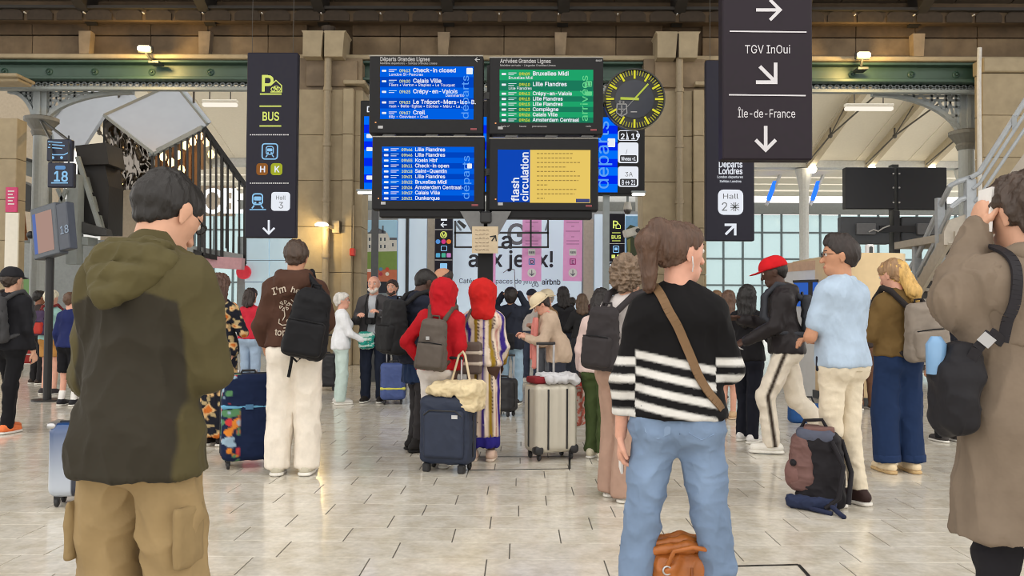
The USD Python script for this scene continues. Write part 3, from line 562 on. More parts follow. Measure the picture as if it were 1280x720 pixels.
# ---------------------------------------------------------------- hanging signs, boards, clock
sign_dark = M('sign_dark', lin(40, 39, 52), rough=.5, var=.03, spec=.2)
screen_case = M('screen_case', lin(30, 30, 32), rough=.5, var=.04, spec=.2)
ink_white = E('ink_white', lin(232, 236, 244), 1.0); print_white = M('print_white', lin(232, 232, 235), rough=.6, var=0)
ink_yellow = E('ink_yellow', lin(226, 236, 120), .9); ink_blue = E('ink_blue', lin(150, 205, 245), .9)
thin_wire = M('wire', lin(70, 66, 60), rough=.5)
def sign(lab, u0, v0, u1, v1, y, th=.16, name='hanging_sign', mat=None, wires=True):
    g = thing(name, lab, 'sign', (0, 0, 0)); obj('panel', prect(u0, v0, u1, v1, y, th, .015), mat or sign_dark, g)
    if wires:
        for u in (u0 + 6, u1 - 6): p = P(u, v0 + 2, y); obj('wire', tube([p + (0, th / 2, 0), (p[0], p[1] + th / 2, max(9.2, p[2] + 2.5))], .006, 5), thin_wire, g)
    return g
def put(g, name, ms, mat, **k): return obj(name, ms, mat, g, **k)
def train_icon(u, v, w, h, y):                     # little front view of a train
    return [rrect(u - w / 2, v - h / 2, u + w / 2, v + h * .28, w * .3, y, hole=w * .12), rrect(u - w * .32, v - h * .28, u + w * .32, v - h * .02, w * .1, y), rrect(u - w * .3, v + h * .06, u - w * .12, v + h * .18, .3, y), rrect(u + w * .12, v + h * .06, u + w * .3, v + h * .18, .3, y), stroke([(u - w * .3, v + h * .3), (u - w * .5, v + h * .5)], w * .12, y), stroke([(u + w * .3, v + h * .3), (u + w * .5, v + h * .5)], w * .12, y)]
# --- BUS sign on the left
y = 16.0; g = sign('tall dark hanging sign with yellow P and BUS and a white down arrow', 307.5, 65.5, 371, 297, y); y -= .002
put(g, 'parking_symbol', [text('P', 325, 114, y, 20, True), stroke([(338, 107), (345, 100.5), (352, 107), (352, 115), (338, 115)], 1.2, y), ring(341.5, 111.5, 2, 3, y, -.004, 16), ring(348, 111.5, 2, 3, y, -.004, 16), stroke([(341.5, 111.5), (343.5, 107.5), (347, 107.5), (348, 111.5), (344.8, 111.5), (343.5, 107.5)], .8, y), stroke([(325, 117.6), (352, 117.6)], 1.6, y)], ink_yellow)
put(g, 'lettering', [text('BUS', 338, 150.5, y, 10.5, True, 'c', wpx=22), stroke([(324.5, 132.7), (351.5, 132.7)], 1.5, y), stroke([(324.5, 157.5), (351.5, 157.5)], 1.5, y)], ink_yellow)
put(g, 'dotted_line', [stroke([(u, v), (u + 1.6, v)], 1.3, y) for v in (168.5, 229) for u in np.arange(312.5, 361, 2.6)], print_white)
put(g, 'train_symbol', [rrect(327, 179, 347.5, 199.5, 4, y, hole=1.5)] + train_icon(337.2, 189.5, 10, 14, y) + [stroke([(312, 262), (332.5, 262)], 1.2, y)], ink_blue)
put(g, 'train_symbol', train_icon(322, 251, 14, 19, y), ink_blue)
put(g, 'line_badge', rrect(320.5, 204, 335, 219, 4, y), E('rer_h', lin(150, 96, 48), .9)); put(g, 'line_badge', rrect(338.5, 204, 353, 219, 4, y), E('rer_k', lin(170, 178, 50), .9))
put(g, 'badge_letter', [text('H', 327.7, 215.2, y - .006, 7.5, True, 'c'), text('K', 345.8, 215.2, y - .006, 7.5, True, 'c')], ink_white)
put(g, 'hall_badge', rrect(339, 240, 362.5, 263.5, 4, y), ink_white); grey_ink = M('grey_ink', lin(120, 124, 130), rough=.6, var=0)
put(g, 'badge_letter', [text('Hall', 350.8, 249.5, y - .006, 5, False, 'c'), text('3', 350.8, 260.5, y - .006, 8, False, 'c')], grey_ink)
put(g, 'arrow', arrow(336, 283.5, 17, y, 2.4, 90, .42), ink_white)
# --- London departures sign
g = sign('dark hanging sign for the London departures with a white Hall 2 badge', 882.5, 75, 943, 301, 16.0); y = 15.998
put(g, 'lettering', [text('Départs', 898, 209, y, 7.6, True, wpx=30), text('Londres', 898, 217.5, y, 7.6, True, wpx=30), text('London departures', 896.5, 222.5, y, 3, wpx=32), text('Salidas Londres', 899.5, 228, y, 3, wpx=27)], ink_white)
put(g, 'hall_badge', rrect(897.5, 237, 929, 268.5, 7, y), ink_white)
put(g, 'badge_letter', [text('Hall', 913, 248.5, y - .006, 6.5, False, 'c', wpx=20), text('2', 901, 263.5, y - .006, 10.5)] + [stroke([(913, a), (924, a)], 1, y - .006) for a in (257.2, 259.6)] + [stroke([(a, 253), (a, 264)], 1, y - .006) for a in (917.4, 919.6)] + [stroke([(a, 254), (b, 263)], .7, y - .006) for a, b in ((913.5, 923.5), (923.5, 913.5))], grey_ink)
put(g, 'arrow', arrow(913, 287, 17, y, 3, -45, .55), ink_white)
put(g, 'edge_light', prect(899.6, 80, 900.4, 196, 15.99, .02), E('edge_blue', lin(90, 120, 220), .8))  # thin glowing blue line on the dark panel
# --- big near sign
big_ink = M('big_ink', lin(205, 203, 208), rough=.6, var=0)
g = sign('largest dark hanging sign with three white arrows at the upper right', 903.2, -95, 1015.5, 199.5, 9.0, .2, mat=M('sign_big', lin(46, 40, 47), rough=.6, var=.03, spec=.15)); y = 8.998
put(g, 'lettering', [text('TGV InOui', 959, 66.7, y, 10.2, False, 'c', wpx=57), text('Île-de-France', 958, 147, y, 10.2, False, 'c', wpx=72)], big_ink)
put(g, 'dividing_line', stroke([(912, 39.2), (1008, 40.2)], 1.6, y), big_ink); put(g, 'dividing_line', stroke([(911, 118.6), (1007, 119.6)], 1.6, y), big_ink)
put(g, 'arrow', arrow(960, 12.5, 30, y, 4, 0, .42), big_ink); put(g, 'arrow', arrow(959.5, 93, 28, y, 4.6, 45, .62), big_ink); put(g, 'arrow', arrow(957, 172.5, 30, y, 4.4, 90, .42), big_ink)
# --- platform 18 sign, its screen on a post
g = sign('small dark platform sign showing a pale blue 18', 59, 203, 91.5, 234, 15.0, .12, 'platform_sign', M('sign_navy', lin(20, 28, 52), rough=.5, var=.03), False); obj('hanger', [bar(P(64, 204, 15.06), P(64, 170, 15.26), .03), bar(P(86, 204, 15.06), P(86, 170, 15.26), .03)], dark_steel, g); y = 14.998
put(g, 'lettering', [text('18', 66, 226.5, y, 12.5, True, wpx=19), stroke([(64, 228.6), (85, 228.6)], 1.4, y)], ink_blue); put(g, 'badge', rrect(69, 207, 82, 212, 2.4, y), E('badge_blue', lin(110, 160, 215), .8))
g = sign('dark pictogram sign above the platform 18 sign', 58, 174, 89, 201, 15.2, .12, 'pictogram_sign', M('sign_navy', (1, 1, 1)), False); obj('hanger', [bar(P(u, 176, 15.26), P(51 + (u - 73) * .1, 150, 20.5), .04) for u in (64, 86)], dark_steel, g); y = 15.198
put(g, 'pictogram', [stroke([(60 + 1.5 * (k % 2), 177 + 3.6 * k), (78 + 3 * (k % 2), 178.5 + 3.6 * k)], 1.1, y) for k in range(3)] + [stroke([(64, 191.5), (66, 193.5), (80, 193.5), (86, 190.5)], 1.2, y), disc(66, 197, 1.8, y, -.004, 10), disc(77, 197, 1.8, y, -.004, 10)], ink_blue)
# slanted screen on its pole
c = G(50, 500); c = P(52, 345, 11.6); g = thing('platform_screen', 'grey platform screen on a black post turned to the right, marked 18', 'screen', (c[0], c[1], 0), math.radians(-26))
zt, zb = P(60, 257, 11.6)[2], P(60, 322, 11.6)[2]
obj('post', tube([(0, .12, 0), (0, .12, zb + .1)], .055, 14), M('black_paint', (1, 1, 1)), g); obj('base_plate', lathe([(0, 0), (.2, 0), (.2, .02), (0, .02)], 20, (0, .12, 0)), blk, g)
tilt = trimesh.transformations.rotation_matrix(math.radians(-9), [0, 1, 0], (0, 0, (zt + zb) / 2))
def tl(m): m = m.copy(); m.apply_transform(tilt); return m
obj('case', tl(cbox((-.24, 0, zb), (.30, .16, zt), .015)), M('case_grey', lin(84, 90, 98), rough=.5), g); obj('side_panel', tl(cbox((.302, .01, zb + .03), (.52, .14, zt - .04), .012)), M('case_slate', lin(70, 76, 88), rough=.5), g)
obj('display', tl(box((-.12, -.006, zb + .07), (.22, .002, zt - .09))), E('display_peach', lin(178, 146, 134), .9), g); obj('display_edge', tl(box((-.19, -.006, zb + .07), (-.12, .002, zt - .09))), E('display_blue', lin(104, 126, 190), .8), g)
t_ = meshkit.text_mesh('18', .11, .006); t_.apply_transform(trimesh.transformations.rotation_matrix(np.pi / 2, [1, 0, 0])); t_.apply_translation((.35, .008, zb + .25)); obj('lettering', tl(t_), M('slate_ink', lin(140, 158, 180), rough=.6), g)
obj('camera_ball', trimesh.creation.icosphere(2, .055).apply_translation((-.33, .05, zb + .33)), blk, g)
# --- the departure boards: four screens on one post
Y = 11.0; bluA, bluB, bluC = E('screen_blue', lin(0, 98, 232), .95), E('screen_deep', lin(0, 70, 196), .95), E('screen_navy', lin(10, 66, 178), .95)
grnA, grnB = E('screen_green', lin(32, 166, 108), .95), E('screen_fir', lin(28, 124, 92), .95); yelA, yelB = E('screen_gold', lin(240, 206, 104), .92), E('time_yellow', lin(215, 220, 60), .9)
pale_blue = E('pale_blue', lin(98, 168, 255), .9); pale_green = E('pale_green', lin(110, 225, 150), .85); print_grey = M('print_grey', lin(170, 170, 172), rough=.6, var=0)
def screen(lab, u0, v0, u1, v1):
    g = thing('information_screen', lab, 'screen', (0, 0, 0)); obj('case', prect(u0, v0, u1, v1, Y, .22, .012), screen_case, g); obj('top_edge', bar(P(u0, v0 - .3, Y + .01), P(u1, v0 - .3, Y + .01), .012, .014), M('case_edge', lin(150, 146, 138), rough=.4), g)
    obj('indicator_light', disc(u0 + 8, v1 - 14, 1, Y - .004, .01, 8), E('amber', (1, .4, .15), 1), g); obj('maker_plate', prect(u0 + 11, v1 - 10, u0 + 17, v1 - 6.5, Y - .004, .006), print_grey, g); obj('maker_plate', prect(u1 - 16, v1 - 7, u1 - 8, v1 - 4.5, Y - .004, .006), M('plate_red', lin(130, 60, 66)), g)
    return g
def rows(g, data, u0, u1, v0, mA, mB, tm, tcol, ink=ink_white):
    A, T, I, v = [[], []], [], [], v0
    for k, (time, dest, sub, h) in enumerate(data):
        A[k % 2].append(prect(u0, v, u1, v + h, Y - .004, .005)); one = sub is None; b = v + (h * .8 if one else h * .54)
        I += [text(dest, u0 + 41, b, Y - .006, 4.4 if one else 5.0, True)]; T += [text(time, u0 + 24, b, Y - .006, 3.6, True, wpx=14)]
        I += [rrect(u0 + 2.5, b - 2.9, u0 + 8, b - .4, .6, Y - .005), stroke([(u0 + 11, b - 3), (u0 + 21, b - 3)], .7, Y - .005), stroke([(u0 + 11, b - .8), (u0 + 18, b - .8)], .7, Y - .005)]
        if sub: s, al = (sub[1:], 'r') if sub[0] == '>' else (sub, 'l'); I.append(text(s, u1 - 12 if al == 'r' else u0 + 11, v + h - 1.6, Y - .006, 3.4, False, al))
        v += h
    for a, m in zip(A, (mA, mB)):
        for r in a: obj('row', r, m, g)
    obj('times', T, tm, g); obj('lettering', I, ink, g); return v
g = screen('upper left departures screen with five blue rows and long stop lists', 461.5, 70, 604, 167)
rows(g, [('09h13', 'Check-in closed', 'London St-Pancras', 13.2), ('09h20', 'Calais Ville', 'Fliers • Verton • Etaples • Le Touquet', 13.2), ('09h25', 'Crépy-en-Valois', '>Dammartin', 13.2), ('09h33', 'Le Tréport-Mers-les-B.', 'rsan • Belle-Eglise • Esches • Méru • La', 13.2), ('09h37', 'Creil', 'tilly - Gouvieux • Creil', 13.2)], 475, 592, 83, bluA, bluB, E('time_pale', lin(214, 226, 150), .9), None)
put(g, 'title', [text('Départs Grandes Lignes', 475, 76.2, Y, 4.9, True, wpx=63), text('Mainline departures - Salidas Grandes Líneas', 475, 80.2, Y, 2.4, wpx=72), arrow(597, 74.6, 6, Y, 1, 180)], print_grey)
put(g, 'side_word', text('départs', 585.5, 149, Y - .008, 9, False, rot=90, wpx=55), pale_blue); put(g, 'platform_box', rrect(583, 85, 591, 93, 1, Y - .009), ink_white)
g = screen('upper right arrivals screen with green rows', 611.5, 72, 754, 168)
rows(g, [('09h09', 'Bruxelles Midi', 'Bruxelles Midi', 13.4), ('09h10', 'Lille Flandres', 'Lille Flandres', 13.2), ('09h12', 'Crépy-en-Valois', None, 6.6), ('09h15', 'Lille Flandres', None, 6.6), ('09h15', 'Lille Flandres', None, 6.6), ('09h23', 'Compiègne', None, 6.6), ('09h26', 'Calais Ville', None, 6.6), ('09h36', 'Amsterdam Centraal', None, 6.6)], 624.5, 741.5, 87, grnA, grnB, yelB, None)
put(g, 'title', [text('Arrivées Grandes Lignes', 625, 78.6, Y, 4.9, True, wpx=64), text('Mainline arrivals - Llegadas Grandes Líneas', 625, 82.8, Y, 2.4, wpx=70), text('train n°', 626, 159, Y, 2.4), text('heure', 649, 159, Y, 2.4), text('provenance', 665, 159, Y, 2.4), text('voie', 732, 159, Y, 2.4), text('SNCF', 744.5, 77, Y, 2.2, True)], print_grey)
put(g, 'side_word', text('arrivées', 734.5, 152, Y - .008, 9, False, rot=90, wpx=58), pale_green); put(g, 'platform_box', [rrect(732, 101.5, 740, 108.5, 1, Y - .007), rrect(732, 114.5, 740, 119.5, 1, Y - .007)], pale_green)
put(g, 'platform_number', [text('11', 736, 107.5, Y - .012, 4.5, True, 'c')], M('green_print', lin(30, 120, 80)))
g = screen('lower left departures screen with ten single blue rows', 465, 171, 605.5, 262)
rows(g, [(t, d, None, 6.75) for t, d in (('09h46', 'Lille Flandres'), ('09h46', 'Lille Flandres'), ('09h55', 'Koeln Hbf'), ('10h11', 'Check-in open'), ('10h18', 'Saint-Quentin'), ('10h21', 'Lille Flandres'), ('10h22', 'Bruxelles Midi'), ('10h24', 'Amsterdam Centraal'), ('10h27', 'Calais Ville'), ('10h31', 'Dunkerque'))], 477.5, 592.5, 183.5, bluA, bluB, E('time_pale', (1, 1, 1), 1), None)
put(g, 'side_word', text('départs', 586.5, 249.5, Y - .008, 9, False, rot=90, wpx=55), pale_blue); put(g, 'platform_box', rrect(584, 204.5, 590, 210.5, 1, Y - .009), ink_white); obj('lower_lip', prect(474, 262, 602, 271.5, Y + .03, .2, .01), screen_case, g)
g = screen('lower right traffic notice screen in blue and yellow', 611.5, 173, 748, 263)
obj('blue_field', prect(622, 187, 662.5, 252.5, Y - .004, .005), E('flash_blue', lin(16, 72, 186), .95), g); obj('yellow_field', prect(662.5, 187.5, 738, 253.5, Y - .004, .005), yelA, g)
put(g, 'side_word', [text('flash', 648.5, 252, Y - .006, 9.2, True, rot=90, wpx=30), text('circulation', 660, 252, Y - .006, 9.2, True, rot=90, wpx=62)], ink_white)
lw = [46, 44, 54, 37, 48, 54, 52, 14, 50, 47, 10]; put(g, 'notice_lines', [stroke([(671 + k, 192 + 5.6 * i), (671 + min(k + 3.4, w), 192 + 5.6 * i)], 1.3, Y - .005) for i, w in enumerate(lw) for k in np.arange(0, w, 4.6)], E('notice_ink', lin(176, 148, 76), .9))
obj('corner_tag', prect(720, 248.5, 737, 253, Y - .008, .005), M('tag_navy', lin(30, 44, 110)), g); obj('lower_lip', prect(614, 263, 740, 273, Y + .03, .2, .01), screen_case, g)
g = thing('board_stand', 'dark post with grey steel gussets carrying the four information screens', 'stand', (0, 0, 0)); gus = M('gusset_grey', lin(104, 104, 104), rough=.45)
x = Xp(607, 300, Y + .3); obj('post', box((x - .1, Y + .22, 0), (x + .1, Y + .44, Z(276, Y))), screen_case, g); obj('post_upper', box((x + .005, Y + .24, Z(276, Y)), (x + .085, Y + .4, Z(75, Y))), M('black_paint', (1, 1, 1)), g)
for s in (-1, 1): obj('gusset', pp([(607 + s * 32, 264), (607 + s * 8, 264), (607 + s * 2.5, 277), (607 + s * 2, 300), (607 + s * 12, 300)], Y - .015, .06), gus, g)
obj('bolt_block', cbox(P(600, 279, Y - .05), P(614.5, 264, Y - .05) + (0, .4, 0), .02), M('black_paint', (1, 1, 1)), g); obj('base_plate', cbox((x - .35, Y + .1, 0), (x + .35, Y + .6, .04), .01), screen_case, g)
for u in (486, 540, 575, 640, 690, 735): obj('clamp', pp([(u - 9, 171), (u + 6, 171), (u + 9, 166.5), (u - 6, 166.5)], Y + .04, .12), gus, g)
obj('cross_rail', [bar(P(470, 120, Y + .27), P(748, 121, Y + .27), .09), bar(P(470, 215, Y + .27), P(748, 216, Y + .27), .09)], gus, g)
g = thing('paper_notice', 'beige cardboard notice with a black arrow taped to the board post', 'notice', (0, 0, 0)); obj('card', prect(590, 283, 622.5, 316.5, Y - .03, .012), M('cardboard', lin(196, 178, 150), rough=.8, var=.06), g)
r_ = np.random.default_rng(3); put(g, 'handwriting', [stroke([(594 + a + x, v + r_.uniform(-1, 1)) for x in (0, 1.6, 3.2)], .5, Y - .031) for v, n in ((288, 3), (293, 3), (298, 3), (303, 3), (307.5, 3), (312, 3)) for a in np.arange(0, n * 5.2, 4.6)], M('pen_grey', lin(120, 106, 88))); put(g, 'arrow', arrow(617, 298, 8, Y - .032, 1.4, -55, .6), M('ink_black', lin(20, 20, 20)))
# --- clock
c = P(793, 124, 12.2); g = thing('station_clock', 'round black station clock with yellow marks and hands showing 9:07', 'clock', c); R = 38.5 * 12.2 / FPX
ry = trimesh.transformations.rotation_matrix(np.pi / 2, [1, 0, 0]); lt = lambda pr, n=48: lathe(pr, n).apply_transform(ry)
obj('case', lt([(0, -.14), (R * .9, -.14), (R * 1.0, -.1), (R * 1.0, .03), (R * .955, .035), (R * .955, .0), (0, 0)]), M('clock_black', lin(24, 25, 24), rough=.35), g)
obj('rim', lt([(R * .96, .03), (R * 1.0, .028), (R * 1.01, .0), (R * .97, .0)]), M('clock_rim', lin(170, 168, 120), rough=.3, metal=.4), g); obj('dial', lt([(0, .008), (R * .63, .008), (R * .63, 0), (0, 0)]), M('clock_dial', lin(44, 48, 60), rough=.3), g)
def hand(a, r0, r1, w, d=.012): s, c_ = math.sin(a), math.cos(a); return bar((s * r0, -d, c_ * r0), (s * r1, -d, c_ * r1), w, .006, up=(0, 1, 0))
yel = E('clock_yellow', lin(232, 226, 60), .85)
for k in range(60):
    a = k * math.pi / 30
    if k % 5 == 0: obj('hour_mark', hand(a, R * .67, R * .94, .028), yel, g)
    else: obj('minute_mark', hand(a, R * .78, R * .94, .011), E('clock_yellow_dim', lin(196, 190, 70), .8), g)
yg = E('clock_hand', lin(196, 210, 84), .85); obj('hour_hand', hand(math.radians(272), -R * .14, R * .46, .036, .02), yg, g); obj('minute_hand', hand(math.radians(42), 0, R * .66, .024, .026), yg, g); obj('second_hand', hand(math.radians(222), 0, R * .75, .006, .03), print_grey, g)
cr = [((-.30, -.10), (-.14, -.10)), ((-.14, -.10), (-.13, -.28)), ((-.30, -.10), (-.31, -.27)), ((-.31, -.27), (-.22, -.34)), ((-.22, -.34), (-.13, -.28)), ((-.22, -.12), (-.22, -.32)), ((-.28, -.2), (-.16, -.2)), ((-.25, -.1), (-.25, -.03)), ((-.19, -.1), (-.19, -.04)), ((-.27, -.05), (-.23, -.05)), ((-.21, -.06), (-.17, -.06))]
obj('crest', [bar((p[0] * R * 2.1 * .9, -.013, p[1] * R * 2.1 * .8), (q[0] * R * 2.1 * .9, -.013, q[1] * R * 2.1 * .8), .014, .004, up=(0, 1, 0)) for p, q in cr], print_grey, g)
obj('lettering', bar((-R * .12, -.013, -R * .42), (R * .08, -.013, -R * .42), .016, .003, up=(0, 1, 0)), print_grey, g)
obj('bracket', [box((-R * 1.12, .06, -.1), (-R * .8, .12, .1)), box((-R * 1.3, .05, -.4), (-R * 1.05, .15, .4))], dark_steel, g); obj('stem', bar((-.42, .1, 0), (P(750, 120, Y + .27) - c) + (-.12, 0, 0), .08), dark_steel, g)
# --- rear display behind the boards
Y2 = 15.0; g = thing('rear_display', 'wide blue departures display standing behind the four screens', 'screen', (0, 0, 0)); obj('case', prect(450, 126, 806, 242, Y2, .3, .015), screen_case, g); y = Y2 - .006
for k, v in enumerate(np.arange(146, 238, 10.4)): obj('row', prect(455, v, 772, v + 10.4, y, .008), (E('rear_blue', lin(0, 110, 250), 1), E('rear_deep', lin(0, 40, 236), 1))[k % 2], g)
put(g, 'lettering', [rrect(458, v, 465.5, v + 5, 1, y - .002) for v in (167.5, 184, 219.5)] + [text('D', 458, 140, y, 7, True)] + [rrect(759.5, 173, 769, 184, 1, y - .004)], ink_white); put(g, 'side_word', text('départs', 760.5, 237, y - .004, 16, False, rot=90, wpx=86), pale_blue)
for k, (v0, v1) in enumerate(((163, 176), (178, 204), (208, 233.5))):
    obj('badge', rrect(772.5, v0, 798, v1, 3, y, hole=0 if k else 1), ink_white, g)
    if k: obj('badge_strip', rrect(775, v1 - 10, 796, v1 - 1.5, 1.5, y - .003), M('tag_black', lin(40, 42, 50)), g)
put(g, 'badge_letter', [text('2', 775, 174, y - .004, 7, True), text('19', 788, 174, y - .004, 7, True), stroke([(782, 174), (785.5, 174), (783.7, 167), (783.7, 174)], 1, y - .004), text('Niveau +1', 785.5, 200.5, y - .009, 4.4, True, 'c', wpx=18), text('8 ↔ 21', 785.5, 231, y - .009, 6, True, 'c', wpx=17)], ink_white); put(g, 'badge_letter', [text('/', 782, 192, y - .006, 5), text('3A', 781, 220.5, y - .006, 5.5)], grey_ink)
obj('leg', box((Xp(758, 300, Y2 + .1) - .055, Y2 + .1, 0), (Xp(758, 300, Y2 + .1) + .055, Y2 + .22, Z(240, Y2))), grey_steel, g); obj('leg', box((Xp(468, 300, Y2 + .1) - .055, Y2 + .1, 0), (Xp(468, 300, Y2 + .1) + .055, Y2 + .22, Z(240, Y2))), dark_steel, g)
# --- poster wall in the middle bay
YP = 22.5; lb = M('lit_panel', lin(196, 214, 230), rough=.5, var=.0, emit=.42); poster_ink = M('poster_ink', lin(52, 56, 64), rough=.6, var=0)
setting('wall_middle', box((Xp(445, 300, YP) - .3, YP + .1, 0), (Xp(810, 300, YP) + .3, YP + .4, Z(263, YP))), M('panel_grey', lin(168, 170, 172), rough=.6))
def board(lab, u0, v0, u1, v1, mat=lb, name='wall_panel', y=YP): g = thing(name, lab, 'panel' if name == 'wall_panel' else 'poster', (0, 0, 0)); obj('panel', prect(u0, v0, u1, v1, y, .08, .01), mat, g); return g
g = board('pale blue advertisement wall with the big dark words aux jeux', 566, 268, 727, 402, name='advertisement'); y = YP - .002
put(g, 'lettering', [text('aux jeux!', 584.5, 333, y, 19.5, True, wpx=107), text('Catégorie espaces de jeu', 573.5, 354, y, 6, wpx=91), text('airbnb', 677, 355.5, y, 6.6, True, wpx=23.5)], poster_ink)
put(g, 'logo', [stroke([(669, 349), (666.3, 354), (664.8, 357), (666, 358.6), (668, 357.4), (670.2, 353.6), (669, 351.8), (667.8, 353.6), (670, 357.4), (672, 358.6), (673.2, 357), (671.7, 354), (669, 349)], .7, y)], poster_ink)
put(g, 'large_letter', text('G', 632, 305, y, 25, True), M('ghost_ink', lin(120, 126, 134), var=0)); put(g, 'large_letter', text('a', 625.5, 310, y - .004, 20, True), poster_ink)
put(g, 'drawing', stroke([(629, 341), (636, 336), (643, 337), (644, 360)], .8, y), M('pen_grey', (1, 1, 1)))
g = thing('steel_frame', 'thin black open rectangular frame in front of the advertisement wall', 'frame', (0, 0, 0)); yy = 20.55
for p, q in (((569, 276), (569, 309)), ((663.5, 274), (663.5, 309)), ((685, 274), (685, 309)), ((568, 309), (686, 309)), ((568, 291), (686, 291))): obj('frame_bar', bar(P(*p, yy), P(*q, yy), .045), M('frame_black', lin(60, 62, 66), rough=.4), g)
obj('bracket', [bar(P(u, 278, yy), P(u, 278, yy) + (0, 2.0, 0), .04) for u in (569, 685)], M('frame_black', (1, 1, 1)), g); obj('loose_plate', pp([(571, 277), (574, 275), (583, 282), (580, 286)], yy, .04), M('frame_black', (1, 1, 1)), g)
pink = M('banner_pink', lin(226, 158, 212), rough=.6, var=.03, emit=.12); navy_ink = M('navy_ink', lin(60, 66, 90), rough=.6, var=0); rose_ink = M('rose_ink', lin(150, 84, 140), rough=.6, var=0)  # banner cloth has a faint glow put into its colour
for u0, u1, L, w in ((652.5, 677, 'D', 'with a blue D badge, the left one'), (704, 728, 'E', 'with a rose E badge, the right one')):
    g = thing('pink_banner', f'hanging pink banner {w}', 'banner', (0, 0, 0)); yb = 20.8; uc = (u0 + u1) / 2; y = yb - .002
    obj('cloth', pp([(u0 + 1, 262), (u1, 262), (u1 - .5, 351.5), (u0 - .5, 351)], yb, .03), pink, g); obj('rod', bar(P(u0 - 1, 262, yb - .03), P(u1 + 1, 262, yb - .03), .04), grey_steel, g)
    put(g, 'text_lines', [stroke([(uc - w_, v), (uc + w_, v)], .6, y) for v, w_ in ((278, 8), (283, 2), (289, 9), (296, 2), (301, 8), (305, 8))], rose_ink); put(g, 'badge', rrect(uc - 4.5, 311, uc + 4.5, 319.5, 1.5, y), print_white); put(g, 'badge_letter', text('RER', uc, 317, y - .005, 2.8, True, 'c'), navy_ink)
    put(g, 'line_badge', rrect(uc - 4, 323, uc + 4, 331, 1, y, hole=1.2), M('badge_d', lin(90, 140, 200)) if L == 'D' else M('badge_e', lin(190, 70, 150))); put(g, 'badge_letter', text(L, uc, 329.6, y - .005, 4.6, True, 'c'), navy_ink if L == 'D' else rose_ink)
    put(g, 'arrow_disc', disc(uc, 341, 5.5, y - .004, .005, 24), print_white); put(g, 'arrow', arrow(uc, 341, 7, y - .006, .9, 90, .4), navy_ink)
    obj('wire', [tube([P(u, 262, yb), (P(u, 262, yb)[0], 20.2, Z(112, 20.2))], .01, 5) for u in (u0 + 2, u1 - 2)], thin_wire, g)
g = thing('pink_banner', 'sliver of a pink banner showing beside the board post', 'banner', (0, 0, 0)); obj('cloth', prect(598, 312, 619.5, 354, 20.8, .03), pink, g); obj('wire', [tube([P(u, 312, 20.8), (P(u, 262, 20.8)[0], 20.2, Z(112, 20.2))], .01, 5) for u in (600, 617)], thin_wire, g)
g = thing('line_sign', 'narrow dark sign with metro line badges left of the advertisement', 'sign', (0, 0, 0)); yl = 21.8; obj('panel', prect(543.5, 262, 565.5, 348, yl, .1, .01), sign_dark, g); y = yl - .002
put(g, 'dividing_line', [stroke([(543.5, v), (565.5, v)], .8, y) for v in (287, 325)], print_white); put(g, 'arrow', [arrow(555, 281, 7, y, 1.2, 180, .45), rrect(551, 268, 559, 276, 1, y)], ink_white); put(g, 'badge', [ring(554.5, 293.5, 3.4, 4.4, y, -.004, 16), text('M', 554.5, 295.8, y, 4.6, True, 'c')], ink_yellow)
for u, v, c_ in ((547.5, 302, (90, 150, 220)), (554.5, 302, (214, 60, 130)), (561, 302, (230, 130, 50)), (547.5, 319, (90, 170, 210)), (554.5, 319, (80, 180, 150)), (561, 319, (200, 130, 190))): put(g, 'line_badge', disc(u, v, 2.9, y - .004, .005, 14) if v < 310 else rrect(u - 2.6, v - 2.6, u + 2.6, v + 2.6, .8, y), E('line_%d_%d' % (u, v), lin(*c_), .9))
put(g, 'badge', [rrect(551, 307, 559, 314, 1.5, y, hole=.9), rrect(550, 329, 559, 338, 1, y)], ink_blue); obj('support', bar(P(544, 348, yl + .12), (P(544, 348, yl)[0], yl + .12, 0), .06), dark_steel, g)
for u0, u1, v0, m_, lab in ((497, 507, 272, lb, 'narrow pale blue wall panel right of the château poster'), (511, 533, 272, lb, 'pale wall panel beside the metro line sign'), (534, 543, 272, M('beige_strip', lin(196, 188, 178)), 'narrow beige wall strip left of the metro line sign'), (729, 742, 274, M('beige_strip', (1, 1, 1)), 'beige wall strip right of the rightmost pink banner'), (743, 806, 268, lb, 'pale blue wall panel behind the parking sign')): board(lab, u0, v0, u1, 402, m_)
g = thing('wall_post', 'dark slim post between two pale wall panels', 'post', (0, 0, 0)); obj('post', prect(506.5, 268, 510, 455, YP - .1, .1), dark_steel, g)
g = board('poster of a white château behind a green lawn', 452.5, 275, 496, 366, M('poster_sky', lin(150, 190, 214), rough=.5, var=.1, scale=.8, emit=.25), 'poster'); y = YP - .002
pm = lambda n, c: M(n, lin(*c), rough=.6, var=.06, emit=.12)  # poster prints have a faint glow put into their colours
put(g, 'lawn', pp([(452.5, 315), (496, 313), (496, 338), (452.5, 336)], y - .006, .008), pm('poster_lawn', (120, 148, 76))); put(g, 'house', [pp([(452.5, 292), (462, 291), (468, 286), (476, 288), (484, 291), (488, 300), (496, 300), (496, 314), (452.5, 315)], y - .008, .008)], pm('poster_house', (206, 206, 200)))
put(g, 'house_roof', [pp([(453, 292), (462, 290), (466, 284), (470, 284), (482, 289), (482, 292)], y - .012, .008), prect(477.5, 282, 479.5, 291, y - .012, .008), prect(487, 297, 496, 300, y - .012, .008)], pm('poster_roof', (96, 100, 108)))
